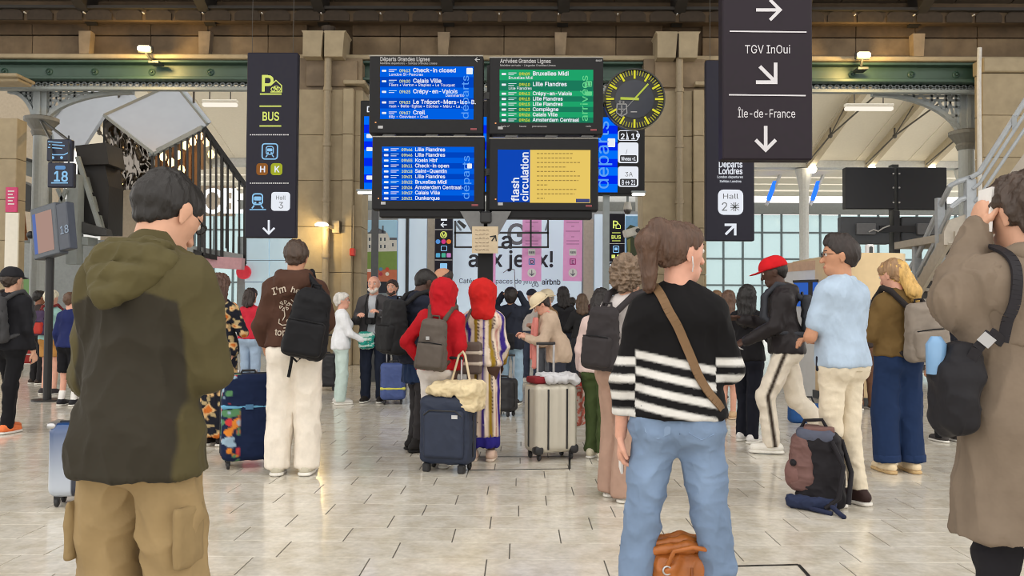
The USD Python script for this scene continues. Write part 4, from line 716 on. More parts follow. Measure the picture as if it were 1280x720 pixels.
put(g, 'house_window', [prect(u, v, u + 2, v + 4, y - .014, .004) for u in (455, 461, 470, 475, 480, 490) for v in ((297, 306) if u < 486 else (304,))], pm('poster_dark', (88, 96, 104))); put(g, 'orange_strip', prect(452.5, 337, 496, 352, y - .008, .008), pm('poster_orange', (196, 112, 84))); put(g, 'black_strip', prect(452.5, 352, 496, 366, y - .008, .008), pm('poster_black', (40, 44, 56)))
for k, c_ in enumerate(((60, 90, 170), (80, 140, 170), (200, 80, 60), (60, 80, 150), (180, 60, 80), (230, 225, 215))): put(g, 'logo_disc', disc(468 + (k % 3) * 8, 336.5 + (k // 3) * 6, 2.4, y - .014, .005, 12), pm('logo_%d' % k, c_))
put(g, 'pale_box', prect(455, 336, 464, 340, y - .013, .005), pm('poster_pale', (224, 214, 206)))
g = board('poster with a dark green figure under a blue sky right of the parking sign', 782, 270, 803, 366, M('poster_azure', lin(120, 170, 210), rough=.5, var=.08, emit=.2), 'poster', YP - .1); put(g, 'figure', pp([(783, 286), (788, 281), (794, 283), (800, 292), (801, 330), (796, 340), (784, 334)], YP - .11, .008), pm('poster_green', (72, 82, 62))); put(g, 'leaf', [pp([(784, 300), (788, 298), (788, 316), (785, 320)], YP - .114, .005), pp([(792, 330), (796, 328), (798, 336), (793, 338)], YP - .114, .005)], pm('poster_leaf', (140, 142, 86)))
g = thing('parking_sign', 'small dark hanging sign with a yellow parking symbol beside the grey pole', 'sign', (0, 0, 0)); ys = 21.6; y = ys - .002; obj('panel', prect(762, 267, 781, 327, ys, .1, .01), sign_dark, g)
put(g, 'parking_symbol', [text('P', 765, 285, y, 9, True), stroke([(770, 282), (772.5, 279), (775.5, 282), (775.5, 285.5), (770, 285.5), (770, 282)], .9, y), text('BUS', 770, 298.5, y, 4.4, True, 'c'), stroke([(765, 291), (775.5, 291)], .8, y), stroke([(765, 301), (775.5, 301)], .8, y)], ink_yellow)
put(g, 'train_symbol', [rrect(766, 307, 774, 316, 1.6, y, hole=1), rrect(768, 309.5, 772, 313, .6, y)], ink_blue); put(g, 'dividing_line', stroke([(762, 304.5), (781, 304.5)], .7, y), print_white); put(g, 'line_badge', [rrect(764.5, 318.5, 769, 323, .6, y), rrect(771, 318.5, 775.5, 323, .6, y)], ink_yellow)
put(g, 'badge', [rrect(762.5, 330, 769.5, 339.5, 1, y), rrect(771.5, 330, 779, 339.5, 1, y), rrect(764, 342, 770, 349, 1, y)], ink_white); obj('lower_panel', prect(762, 328, 781, 352, ys + .02, .1, .01), M('tag_black', (1, 1, 1)), g); obj('bracket', [bar(P(u, 276, ys + .05), P(u, 276, ys) + (0, 1.0, 0), .05) for u in (765, 778)], dark_steel, g)
# cameras
c = P(790, 290, 19.2); g = thing('security_camera', 'white bullet security camera fixed to the right stone pier', 'camera', c, math.radians(14)); obj('body', cbox((-.2, -.09, -.09), (.17, .1, .09), .03).apply_transform(trimesh.transformations.rotation_matrix(-.3, [0, 1, 0])), M('camera_white', lin(205, 203, 196), rough=.4), g); obj('lens', tube([(.1, -.13, .03), (.1, -.06, .03)], .05, 14), M('black_paint', (1, 1, 1)), g); obj('bracket', [bar((.05, .1, -.05), (.42, .52, -.16), .05)], grey_steel, g)
c = P(784.5, 262, 17); g = thing('dome_camera', 'small dome camera hanging under the rear display', 'camera', c); obj('housing', lathe([(0, .16), (.06, .15), (.09, .02), (.085, 0), (0, 0)], 18), M('camera_white', (1, 1, 1)), g); obj('dome', lathe([(0, -.1), (.05, -.085), (.078, -.03), (.08, 0), (0, 0)], 18), M('dome_dark', lin(70, 66, 66), rough=.1), g); obj('stem', [tube([(0, 0, .15), (0, 0, .5)], .025, 8), bar((0, 0, .5), (0, -1.75, .5), .05)], grey_steel, g)
g = thing('fire_alarm', 'small red alarm box on the left stone pier', 'alarm', P(440, 315, 19.35)); obj('box', cbox((-.06, 0, -.09), (.06, .15, .09), .02), M('alarm_red', lin(186, 50, 40), rough=.4), g); obj('conduit', bar((0, .12, .09), (0, .12, 1.1), .02), pipe_mat, g)
# --- right bay: backs of the black screens
g = thing('rear_screens', 'pair of large black screen backs on a post in the right bay', 'screen', (0, 0, 0)); ys = 23.5; bk_ = M('screen_back', lin(28, 30, 38), rough=.5, var=.05)
obj('upper_screen', prect(1057, 209, 1118.5, 261, ys, .25, .02), bk_, g); obj('upper_screen', prect(1122.5, 209, 1184, 262, ys, .25, .02), bk_, g); obj('post', box((Xp(1121, 300, ys) - .09, ys + .05, 0), (Xp(1121, 300, ys) + .09, ys + .3, Z(203, ys))), dark_steel, g)
obj('post_sleeve', prect(1118, 264, 1125, 350, ys - .04, .3), M('screen_back', (1, 1, 1)), g)
for u0, u1 in ((1051, 1112), (1127, 1186)): obj('lower_screen', prect(u0, 271, u1, 305, ys, .25, .02), M('screen_back2', lin(62, 66, 74), rough=.5), g); obj('driver_box', prect(u0 + 20, 279, u0 + 44, 293, ys - .1, .12, .01), M('driver_grey', lin(96, 98, 104), rough=.5), g)
for u in (1117, 1124.5):
    for v in (217, 234.5, 253): obj('bolt', disc(u, v, 1.1, ys - .03, .03, 8), print_grey, g)
obj('cable', tube([P(u, v, ys - .14) for u, v in ((1086, 290), (1092, 287), (1098, 289), (1104, 285), (1112, 282))], .02, 6), print_grey, g); obj('crossbar', prect(1100, 282, 1144, 290, ys - .06, .05), M('screen_back', (1, 1, 1)), g)
# ---------------------------------------------------------------- kiosk and stairs on the right
cream = M('cream_panel', lin(222, 196, 152), rough=.5, var=.03); kio_white = M('kiosk_white', lin(206, 206, 204), rough=.5, var=.03)
c0, c1 = P(1026, 400, 12.6), P(1131, 400, 12.0); zt = Z(319, 12.2, 1080)
g = thing('ticket_kiosk', 'cream kiosk with a rounded corner and white counter wall behind the blue shirt', 'kiosk', (0, 0, 0))
from shapely.geometry import Polygon, box as sbox
sh = sbox(c0[0], 11.7, c1[0], 14.2).buffer(-.35).buffer(.35, quad_segs=8); body = trimesh.creation.extrude_polygon(sh, zt, engine='earcut'); obj('cream_wall', body, cream, g, smooth=40)
obj('plinth', trimesh.creation.extrude_polygon(sh.buffer(.02), .12, engine='earcut'), dark_steel, g)
a, b = P(984, 360, 13.2), c0
wl = lambda v0, v1, y, th: hexa([(a[0], y + 1.4, v0), (b[0] + .1, y, v0), (b[0] + .1, y + th, v0), (a[0], y + 1.4 + th, v0), (a[0], y + 1.4, v1[0]), (b[0] + .1, y, v1[1]), (b[0] + .1, y + th, v1[1]), (a[0], y + 1.4 + th, v1[0])])
z1 = Z(331, 14, 984); z2 = Z(325, 12.7, 1024); obj('white_wall', wl(0, (z1 - .14, z2 - .14), 12.5, .2), kio_white, g); obj('top_rail', wl(z1 - .14, (z1, z2), 12.48, .24), M('kiosk_tan', lin(196, 160, 132), rough=.5), g)
obj('screen', [hexa([P(992, 383, 12.95), P(1022, 383, 12.55), P(1022, 383, 12.65), P(992, 383, 13.05), P(992, 353, 12.95), P(1022, 352, 12.55), P(1022, 352, 12.65), P(992, 353, 13.05)])], E('kiosk_screen', lin(60, 110, 210), .7), g)
obj('screen_frame', [bar(P(1013, 352, 12.6), P(1013, 392, 12.6), .05), bar(P(992, 352, 12.9), P(1022, 351, 12.5), .04)], M('black_paint', (1, 1, 1)), g)
obj('notch', prect(1084, 305, 1093.5, 321, 12.5, .1, .02), print_white, g); obj('notch_hole', rrect(1086.5, 308, 1091, 319, 1.8, 12.498), dark_steel, g)
stp = thing('staircase', 'grey metal staircase with dark treads and pale handrails at the right', 'staircase', (0, 0, 0)); rail = M('rail_paint', lin(168, 174, 180), rough=.45); stringer = M('stringer_beige', lin(172, 164, 152), rough=.6); tread = M('tread_dark', lin(40, 34, 30), rough=.6)
A, B = P(1125, 392, 15.2), P(1190, 288, 13.0); A0 = np.array([A[0] - .25, A[1] + .9, 0.0]); n = 15; dvec = (B - A0) / n
wdir = np.array([.86, .5, 0]) * 1.7
for k in range(n):
    p = A0 + dvec * (k + 1); q = p - dvec * 1.0; lo = p - (0, 0, .05)
    d2 = dvec * (1, 1, 0)
    obj('tread', hexa([lo - d2, lo - d2 + wdir, lo + wdir, lo, p - d2, p - d2 + wdir, p + wdir, p]), stringer, stp)
    r0 = p - d2 - (0, 0, dvec[2]); obj('riser', hexa([r0, r0 + wdir, r0 + wdir + d2 * .12, r0 + d2 * .12, p - d2 - (0, 0, .05), p - d2 + wdir - (0, 0, .05), p - d2 + wdir + d2 * .12 - (0, 0, .05), p - d2 + d2 * .12 - (0, 0, .05)]), tread, stp)
    obj('tread_end', hexa([lo - d2 - (.03, 0, .1), lo - (.03, 0, .1), lo - (0, 0, .1), lo - d2 - (0, 0, .1), p - d2 - (.03, 0, 0), p - (.03, 0, 0), p, p - d2]), stringer, stp)
obj('stringer', bar(A0 - (.06, 0, .12), B - (.06, 0, .12), .06, .22), stringer, stp)
land = Z(287, 13); C = P(1213, 287, 13.0)
obj('landing', box((B[0], 12.9, land - .12), (B[0] + 2.4, 15.0, land)), stringer, stp); obj('landing_panel', pp([(1183, 283), (1187, 275), (1213, 266), (1213, 306), (1180, 306), (1180, 290)], 12.95, .06), stringer, stp)
obj('landing_post', box((B[0] + .3, 13.5, 0), (B[0] + .48, 13.68, land - .1)), grey_steel, stp); obj('landing_post', box((B[0] + 2.0, 14.5, 0), (B[0] + 2.18, 14.68, land - .1)), grey_steel, stp)
for u, v0, v1, w in ((1146, 301, 420, 4.5), (1175, 245, 330, 4.5), (1213, 222, 306, 6)):
    y_ = np.interp(u, [1125, 1190], [15.2, 13.0]) - .05; obj('newel_post', box((Xp(u - w, 300, y_), y_ - .05, max(0, Z(v1, y_))), (Xp(u + w, 300, y_), y_ + .05, Z(v0, y_))), rail, stp)
yy = lambda u: np.interp(u, [1125, 1190], [15.2, 13.0]) - .05
for pts in ([(1112, 378), (1146, 322), (1175, 258), (1188, 232), (1198, 227), (1213, 222)], [(1112, 398), (1146, 346), (1175, 292), (1190, 258), (1200, 250), (1213, 246)], [(1122, 398), (1146, 358), (1176, 303)]):
    obj('handrail', tube([P(u, v, yy(u)) for u, v in pts], .042, 8), rail, stp)
# upper flight running up to the right
for k, (du, dv) in enumerate(((0, 0), (3, 14), (6, 30))): obj('handrail', tube([P(1213 + du, 222 + dv, 12.9), P(1224, 216 + dv, 12.85), P(1290, 112 + dv * 1.2, 12.4), P(1345, 26 + dv * 1.4, 12.1)], .04 if k == 0 else .026, 8), rail, stp)
obj('stringer', hexa([P(1213, 306, 12.9), P(1350, 120, 12.0), P(1350, 120, 12.1), P(1213, 306, 13.0), P(1213, 284, 12.9), P(1350, 96, 12.0), P(1350, 96, 12.1), P(1213, 284, 13.0)]), stringer, stp)
for u in (1268, 1306): obj('newel_post', bar(P(u, 222 - (u - 1224) * 1.36, 12.58), P(u, 126 - (u - 1280) * 1.55, 12.5), .06), rail, stp)
# ---------------------------------------------------------------- people: one body builder, dressed and posed one by one
from scipy.spatial import cKDTree
def rot(axis, deg): return trimesh.transformations.rotation_matrix(math.radians(deg), axis)[:3, :3]
SKIN = {'fair': lin(206, 158, 132), 'tan': lin(190, 138, 108), 'rosy': lin(214, 160, 138), 'dark': lin(74, 50, 40), 'brown': lin(128, 84, 62)}
def skin_mat(k): return M('skin_' + k, SKIN[k], rough=.5, var=.06, scale=20, spec=.35)
def cloth(c, rough=.85, bump=.35, var=.09, sheen=.03): return M('cloth_%d_%d_%d' % tuple(c), lin(*c), rough=rough, var=var, scale=9, bump=bump, bscale=24, sheen=sheen, spec=.18)
def hairm(c): return M('hair_%d_%d_%d' % tuple(c), lin(*c), rough=.55, var=.3, scale=30, bump=.6, bscale=70, stretch=(1, 1, .22))
cd_cloth = M('cloth_pattern', (1, 1, 1), rough=.85, cd=True, var=.07, scale=9, bump=.35, bscale=24, sheen=.03, spec=.18)
def V(*a): return np.array(a, float)
def mir(p): return V(-p[0], p[1], p[2])
def hand_ops(s, W, d, n, side, curl=35, spread=.0):
    """Palm, four fingers of two joints and a thumb; d points along the fingers, n out of the back of the hand, side = +1 when the thumb lies along d x n."""
    d = d / np.linalg.norm(d); n = n - d * (n @ d); n /= np.linalg.norm(n); t = np.cross(d, n) * side
    s.cone(W, W + d * .075, .026, .036, .012, (n, .42))
    for i, (o, L) in enumerate(((.029, .074), (.0105, .084), (-.0085, .078), (-.027, .062))):
        b = W + d * .078 + t * o - d * abs(o) * .15; a1 = math.radians(curl * .6 + 4 * i); a2 = math.radians(curl * 1.7 + 5 * i)
        e1 = d * math.cos(a1) - n * math.sin(a1); e2 = d * math.cos(a2) - n * math.sin(a2); m = b + e1 * L * .48
        s.cone(b - d * .012, m, .0098, .0088, .006).cone(m, m + e2 * L * .5, .0088, .0072, .006)
    b = W + d * .022 + t * .024; m = b + (d * .7 + t * .62 - n * .25) * .042; s.cone(b, m, .014, .011, .012).cone(m, m + (d * .9 + t * .1 - n * .4) * .034, .0105, .0085, .006)
class Person:
    def __init__(s, label, u, vf, top, yaw=0, D=None, build=1.0, fem=False, lean=0, side=0, hyaw=0, hpitch=0, arms=None, legs=None, feet=None, skin='fair', res=None, face=False, group=None, hip=0.0, age=1.0, bare=False):
        c = G(u, vf) if D is None else P(u, 385, D); s.loc = V(c[0], c[1], 0); s.D = c[1]; s.yaw = math.radians(yaw)
        H = top if top < 3 else P(u, top, c[1])[2]; s.k = H / 1.7; s.b = build; s.fem = fem; s.label = label
        s.res = res or min(max(.0021 * s.D / s.k, .0076), .018)
        s.R = rot([1, 0, 0], -lean) @ rot([0, 1, 0], side); s.hip = hip
        s.t = thing('person', label, 'person', s.loc, s.yaw, group); s.hb = s.T(V(0, -.005, 1.46)); s.HR = s.R @ rot([0, 0, 1], hyaw) @ rot([1, 0, 0], -hpitch)
        sx = (.138 if fem else .16) * build ** .6; arms = arms or {}; s.S = [s.T(V(i * sx, -.005, 1.345)) for i in (-1, 1)]
        dflt = (V(.215, -.03, 1.075), V(.225, .05, .84)); s.E, s.W, s.hd = [], [], []
        for i, key in ((0, 'l'), (1, 'r')):
            a = arms.get(key, dflt if not lean else None); sg = -1 if i == 0 else 1
            if a is None: a = tuple(s.T(p * V(1, 1, 1)) for p in dflt); a = tuple(a)
            else: a = tuple(V(*p) for p in a)
            if key not in arms: a = tuple(p * V(sg, 1, 1) for p in a)
            s.E.append(a[0]); s.W.append(a[1]); s.hd.append(a[2] if len(a) > 2 else None)
        legs = legs or {}; s.K, s.A, s.F = [], [], []
        for i, key in ((0, 'l'), (1, 'r')):
            sg = -1 if i == 0 else 1; a = legs.get(key, (V(sg * .1, .015, .475), V(sg * .105, -.02, .085), V(sg * .06, 1, 0)))
            a = [V(*p) for p in a]; s.K.append(a[0]); s.A.append(a[1]); s.F.append(a[2] / np.linalg.norm(a[2]))
        s.J = [V(i * .088, 0, .88) for i in (-1, 1)]; s.skin = skin
        s.body(face)
    def T(s, p): return s.R @ (np.asarray(p, float) - V(0, 0, .92)) + V(0, 0, .92)
    def Hd(s, p): return s.HR @ (np.asarray(p, float) - V(0, -.005, 1.46)) + s.hb
    def w(s, p): c, n = math.cos(s.yaw), math.sin(s.yaw); p = np.asarray(p, float) * s.k; return s.loc + V(c * p[0] - n * p[1], n * p[0] + c * p[1], p[2])
    def add(s, name, m, mat, smooth=True, parent=None, col=None, **kw):
        if isinstance(m, list): m = trimesh.util.concatenate(m)
        s.last = m; m2 = trimesh.Trimesh(np.array(m.vertices) * s.k, m.faces, process=False); return obj(name, m2, mat, parent or s.t, smooth=smooth, col=col, **kw)
    def torso(s, o, g=0.0, hem=None, rh=None, loose=0.0):
        b = s.b; T = s.T; X, Yv = s.R @ V(1, 0, 0), s.R @ V(0, 1, 0); hx = .0 if s.fem else .016
        sw = (.095 if s.fem else .115) * b; [o.cone(T((i * .03, -.012, 1.405)), T((i * sw, -.01, 1.345)), .035 + g * .6, .048 + g, .03) for i in (-1, 1)]; o.cone(T((-sw, -.01, 1.315)), T((sw, -.01, 1.315)), .058 + g + loose * .3, None, .05)
        o.cone(T((0, .0, 1.30)), T((0, .0, 1.13)), (.13 + hx) * b + g + loose, (.112 + hx) * b + g + loose, .05, (Yv, .7))
        o.cone(T((0, .0, 1.13)), (0, -.005, .94), (.112 + hx) * b + g + loose, (.157 - hx * .4) * b + g, .05, (Yv, .7))
        if s.fem: [o.cone(T((i * .07, .085, 1.235)), T((i * .075, .09, 1.22)), .058 + g, .058 + g, .05) for i in (-1, 1)]
        if hem is None or hem < .97: [o.ball((i * .075 * b, -.04, .885), .094 * b + g * (.85 if hem is None or hem > .85 else .6), .06) for i in (-1, 1)]
        if hem is not None and hem < .97: o.cone((0, -.005, .97), (0, -.005, hem - .02), (.16) * b + g, rh or (.17 * b + g), .05, (V(0, 1, 0), .78))
    def armsops(s, o, r, k=.03, frac=1.0, g=0):
        for i in (0, 1):
            S, E_, W_ = s.S[i], s.E[i], s.W[i]
            o.cone(S, E_ if frac > .6 else S + (E_ - S) * frac * 1.6, r[0], r[1], .05)
            if frac > .6: o.cone(E_, E_ + (W_ - E_) * min(1, frac), r[1], r[2], .02)
    def legops(s, o, r, bottom=None, k=.03):
        for i in (0, 1): o.cone(s.J[i], s.K[i], r[0], r[1], .04).cone(s.K[i], s.A[i], r[1], r[2], .03)
    def headops(s, o):
        h = s.Hd; X, Yv, Zv = s.HR @ V(1, 0, 0), s.HR @ V(0, 1, 0), s.HR @ V(0, 0, 1)
        o.cone(h((0, -.018, 1.612)), h((0, .02, 1.612)), .087, .085, .02, (X, .86)).cone(h((0, .03, 1.56)), h((0, .045, 1.515)), .067, .052, .03, (X, .9)).cone(h((0, .062, 1.505)), h((0, .068, 1.493)), .026, .024, .03)
        o.cone(h((0, .094, 1.595)), h((0, .116, 1.556)), .009, .0145, .012); o.cone(h((-.03, .083, 1.618)), h((.03, .083, 1.618)), .013, None, .015)
        for i in (-1, 1):
            o.ball(h((i * .032, .107, 1.598)), .017, .012, 's'); o.cone(h((i * .077, -.005, 1.59)), h((i * .074, .0, 1.555)), .024, .014, .008, (X, .3)); o.ball(h((i * .011, .112, 1.553)), .008, .006)
        o.cone(h((-.018, .094, 1.523)), h((.018, .094, 1.523)), .0085, None, .008); o.cone(h((-.014, .094, 1.511)), h((.014, .094, 1.511)), .0085, None, .008)
    def neckops(s, o): o.cone(s.T((0, -.012, 1.38)), s.Hd((0, -.005, 1.52)), .058 if s.fem else .063, .052 if s.fem else .059, .03)
    def body(s, face):
        o = SD(); s.torso(o, -.018); s.neckops(o); s.armsops(o, (.048, .038, .028) if not s.fem else (.04, .034, .025)); s.legops(o, (.076, .05, .036))
        for i in (0, 1): o.cone(s.A[i] + V(0, 0, -.035) - s.F[i] * .03, s.A[i] * V(1, 1, 0) + V(0, 0, .03) + s.F[i] * .13, .034, .024, .03)
        ms = [o.mesh(max(s.res, .0135))]
        o = SD(); s.neckops(o); s.headops(o); o.cut(s.T((0, 0, 1.425)), s.R @ V(0, 0, -1)); ms.append(o.mesh(max(.005, s.res * .52)))
        for i in (0, 1):
            d = s.W[i] - s.E[i]; d /= np.linalg.norm(d); hd = s.hd[i]; hd = d if hd is None else hd / np.linalg.norm(hd); side = -1 if i == 0 else 1
            n = np.cross(V(0, 0, 1) if abs(hd[2]) < .8 else V(0, 1, 0), hd) * side
            if abs(hd[2]) >= .8: n = V(side, 0, 0) * 1.0
            elif True: n = V(0, 0, 1) + V(side * .6, 0, 0)
            o = SD(); o.cone(s.W[i] - d * .05, s.W[i], .028 if not s.fem else .025, .024, .02); hand_ops(o, s.W[i], hd, n, -side if abs(hd[2]) < .8 else (side if hd[2] < 0 else -side)); ms.append(o.mesh(max(.0042, s.res * .32)))
        s.bm = s.add('body', ms, skin_mat(s.skin))
        if face:
            for i in (-1, 1):
                s.add('eye', trimesh.creation.icosphere(1, .0125).apply_translation(s.Hd((i * .032, .0905, 1.598))), M('eye_white', lin(216, 208, 200), rough=.25, var=0)); e = s.add('iris', trimesh.creation.icosphere(1, .0075).apply_translation(s.Hd((i * .032, .0975, 1.598))), M('eye_dark', lin(40, 30, 26), rough=.2, var=0))
            s.add('lips', SD().cone(s.Hd((-.02, .097, 1.517)), s.Hd((.02, .097, 1.517)), .0075, None).mesh(.003), M('lips_' + s.skin, tuple(np.array(SKIN[s.skin]) * V(.8, .55, .55)), rough=.4, var=0))
            b = SD(); [b.cone(s.Hd((i * .018, .099, 1.622)), s.Hd((i * .046, .09, 1.624)), .0055, .004) for i in (-1, 1)]; s.add('eyebrows', b.mesh(.003), M('brow_dark', lin(52, 40, 34), var=0))
    # ---- clothes
    def top(s, name, c, hem=.95, g=.012, rh=None, loose=.006, sleeve=1.0, r=(.058, .05, .038), amp=.007, hood=None, collar=0, fn=None, mat=None, seed=0, neck=None, open_front=False, extra=None, freq=(9, 9, 4)):
        o = SD(); s.torso(o, g, hem, rh, loose); s.armsops(o, r, frac=sleeve)
        if hood == 'down':
            o.cone(s.T((-.085, -.055, 1.44)), s.T((.085, -.055, 1.44)), .043, None, .03); o.cone(s.T((-.07, -.1, 1.40)), s.T((.07, -.1, 1.40)), .05, None, .04); o.cone(s.T((0, -.125, 1.345)), s.T((0, -.11, 1.38)), .05, .06, .05)
            for i in (-1, 1): o.cone(s.T((i * .095, -.03, 1.445)), s.T((i * .06, .085, 1.40)), .036, .03, .03)
        if collar: o.cone(s.T((0, -.012, 1.40)), s.T((0, .0, 1.40 + collar)), .078, .07, .02)
        if extra: extra(o)
        if hem is not None: o.cut((0, 0, hem), (0, 0, -1)); s.hem = hem
        if sleeve < .6:
            for i in (0, 1): d = s.E[i] - s.S[i]; d /= np.linalg.norm(d); o.cut(s.S[i] + (s.E[i] - s.S[i]) * sleeve * 1.6, d) if False else None
        o.ball(s.Hd((0, .01, 1.60)), (.078, .098, .125), .01, 's')
        m = o.mesh(s.res); m = folds(m, amp, freq, seed=seed)
        v = np.array(m.vertices); col = fn(v) if fn else None; s.top_m = m
        s.add(name, m, mat or (cd_cloth if fn else cloth(c)), col=col)
        if hood == 'up': s.hood(c)
        return s
    def hood(s, c, name='hood', mat=None):
        o = SD(); h = s.Hd; o.cone(h((0, -.03, 1.61)), h((0, .03, 1.605)), .122, .112, .03, (s.HR @ V(1, 0, 0), .97)).cone(h((0, -.02, 1.55)), s.T((0, -.03, 1.40)), .108, .12, .05); o.ball(h((0, .15, 1.58)), (.085, .1, .125), .02, 's'); o.cut(s.T((0, 0, 1.34)), s.R @ V(0, 0, -1)); s.add(name, folds(o.mesh(max(.006, s.res * .8)), .008, (12, 12, 7), 4), mat or cloth(c))
    def trousers(s, c, r=(.09, .072, .064), waist=1.0, hem=.06, name='trousers', amp=.007, fn=None, seed=1, mat=None, cuff=None, short=None, freq=(8, 8, 5), g=.012):
        waist = min(waist, getattr(s, 'hem', 2) + .02); o = SD(); b = s.b; o.cone((0, -.005, max(waist, .95)), (0, -.005, .93), .13 * b + g, .155 * b + g, .05, (V(0, 1, 0), .72))
        for i in (-1, 1): o.ball((i * .075 * b, -.04, .885), .093 * b + g * .7, .05)
        for i in (0, 1):
            J, K, A = s.J[i], s.K[i], s.A[i]; o.cone(J, K, r[0], r[1], .035)
            if short is None:
                d = A - K; d /= np.linalg.norm(d); B_ = A + d * (A[2] - hem) / max(-d[2], .3) if hem < A[2] else K + d * (K[2] - hem) / max(-d[2], .3); o.cone(K, B_, r[1], r[2], .025); o.ops[-1] = o.ops[-1]
                c0, r1 = B_, r[2]
        if short: o.cut((0, 0, short), (0, 0, -1))
        else: o.cut((0, 0, max(.012, hem - .01)), (0, 0, -1))
        o.cut((0, 0, waist + (.02 if waist > .99 else -.004)), (0, 0, 1)); m = folds(o.mesh(s.res), amp, freq, seed=seed); v = np.array(m.vertices); col = fn(v) if fn else None; s.tr_m = m
        s.add(name, m, mat or (cd_cloth if fn else cloth(c)), col=col); return s
    def skirt(s, c, z0, z1, r0, r1, name='dress', fn=None, flat=.74, amp=.014, seed=2, y=0.0):
        o = SD(); o.cone((0, 0, z0), (0, y, z1), r0, r1, .03, (V(0, 1, 0), flat)); o.cut((0, 0, z1 + .005), (0, 0, -1)); o.cut((0, 0, z0 + .05), (0, 0, 1)); m = folds(o.mesh(s.res), amp, (13, 13, 1.6), seed, .02); s.sk_m = m; s.add(name, m, cd_cloth if fn else cloth(c), col=fn(np.array(m.vertices)) if fn else None); return s
    def shoes(s, c, sole=(225, 222, 214), boot=0, g=0.0, socks=None):
        for i in (0, 1):
            a = s.A[i] * V(1, 1, 0) + V(0, 0, s.A[i][2] - .085); f = s.F[i]; fx = np.cross(f, V(0, 0, 1)); o = SD()
            o.cone(a - f * .055 + V(0, 0, .052), a + f * .03 + V(0, 0, .05), .042 + g, .045 + g, .02).cone(a + f * .03 + V(0, 0, .05), a + f * .155 + V(0, 0, .038), .046 + g, .036 + g, .03)
            o.cone(a - f * .02 + V(0, 0, .06), a - f * .015 + V(0, 0, .10 + boot), .043 + g, .046 + g, .02).cut(a + V(0, 0, .022), (0, 0, -1)).cut(a + V(0, 0, .105 + boot), (0, 0, 1))
            p = s.add('shoe', o.mesh(max(.006, s.res * .7)), cloth(c, rough=.6, bump=.05)); o = SD(); o.cone(a - f * .06 + V(0, 0, .012), a + f * .04 + V(0, 0, .012), .045 + g, .049 + g, .01).cone(a + f * .04 + V(0, 0, .012), a + f * .16 + V(0, 0, .014), .049 + g, .04 + g, .01).cut(a + V(0, 0, .027), (0, 0, 1)).cut(a + V(0, 0, .002), (0, 0, -1)); s.add('sole', o.mesh(max(.006, s.res * .7)), cloth(sole, rough=.6, bump=0), parent=p)
            if socks: o = SD(); o.cone(a + V(0, -.02, .09), s.A[i] + (s.K[i] - s.A[i]) * .3, .042, .05); s.add('sock', o.mesh(max(.008, s.res)), cloth(socks))
        return s
    def hair(s, c, kind='short', extra=(), vol=0.0, amp=.006, name='hair', freq=(30, 30, 9)):
        h = s.Hd; X = s.HR @ V(1, 0, 0); o = SD(); g = .006 + vol
        o.cone(h((0, -.026, 1.618)), h((0, .02, 1.622)), .088 + g, .083 + g, .02, (X, .88)); o.cone(h((0, -.045, 1.58)), h((0, -.04, 1.545)), .06 + g, .046 + g, .03)
        for a, b, ra, rb in extra: o.cone(h(a), h(b), ra, rb, .025)
        n = len(o.ops)
        if kind in ('short', 'tied'): o.ball(h((0, .13, 1.556)), (.13, .12, .106 if kind == 'short' else .1), .02, 's'); o.ball(h((0, .02, 1.50)), (.12, .085, .062), .02, 's'); [o.ball(h((i * .09, .014, 1.566)), (.03, .036, .042), .01, 's') for i in (-1, 1)]
        if kind == 'long': o.ball(h((0, .125, 1.55)), (.072, .09, .115), .02, 's')
        if kind == 'bald': o.ball(h((0, .03, 1.66)), (.13, .125, .085), .02, 's'); o.ball(h((0, .13, 1.57)), (.1, .1, .15), .02, 's'); o.ball(h((0, .02, 1.49)), (.12, .085, .062), .02, 's')
        s.add(name, folds(o.mesh(max(.005, s.res * .6)), amp, freq, 9, .02), hairm(c)); return s
    def long_hair(s, c, L=.28, w=.1, fwd=0.0):      # hair that falls over the back and shoulders
        return s.hair(c, 'long', [((0, -.05, 1.58), (0, -.10, 1.58 - L), w, w * .62), ((.05, -.04, 1.57), (.06, -.085, 1.6 - L), .055, .035), ((-.05, -.04, 1.57), (-.06, -.085, 1.6 - L), .055, .035)] + ([((i * .075, .0, 1.57), (i * .085, .03, 1.6 - L), .03, .022) for i in (-1, 1)] if fwd else []), amp=.01, freq=(40, 40, 5))
    def cap(s, c, peak=True, name='cap', back=False, brim=0, tall=0.0):
        h = s.Hd; o = SD(); X, Zv = s.HR @ V(1, 0, 0), s.HR @ V(0, 0, 1); o.cone(h((0, -.022, 1.628 + tall)), h((0, .022, 1.628 + tall)), .107, .104, .02, (X, .92)); o.cut(h((0, 0, 1.618)), -Zv)
        p = s.add(name, o.mesh(max(.006, s.res * .7)), cloth(c)); o = SD()
        if peak: o.cone(h((0, .1, 1.622)), h((0, .155, 1.615)), .075, .06, .02, (Zv, .14)); s.add('peak', o.mesh(.006), cloth(c), parent=p)
        if brim: o.cone(h((0, -.02, 1.622)), h((0, .03, 1.622)), .105 + brim, .105 + brim, .02, (Zv, .1)); s.add('brim', o.mesh(.0065), cloth(c), parent=p)
        return s
    def scarf(s, c, name='headscarf'): s.hood(c, name); return s
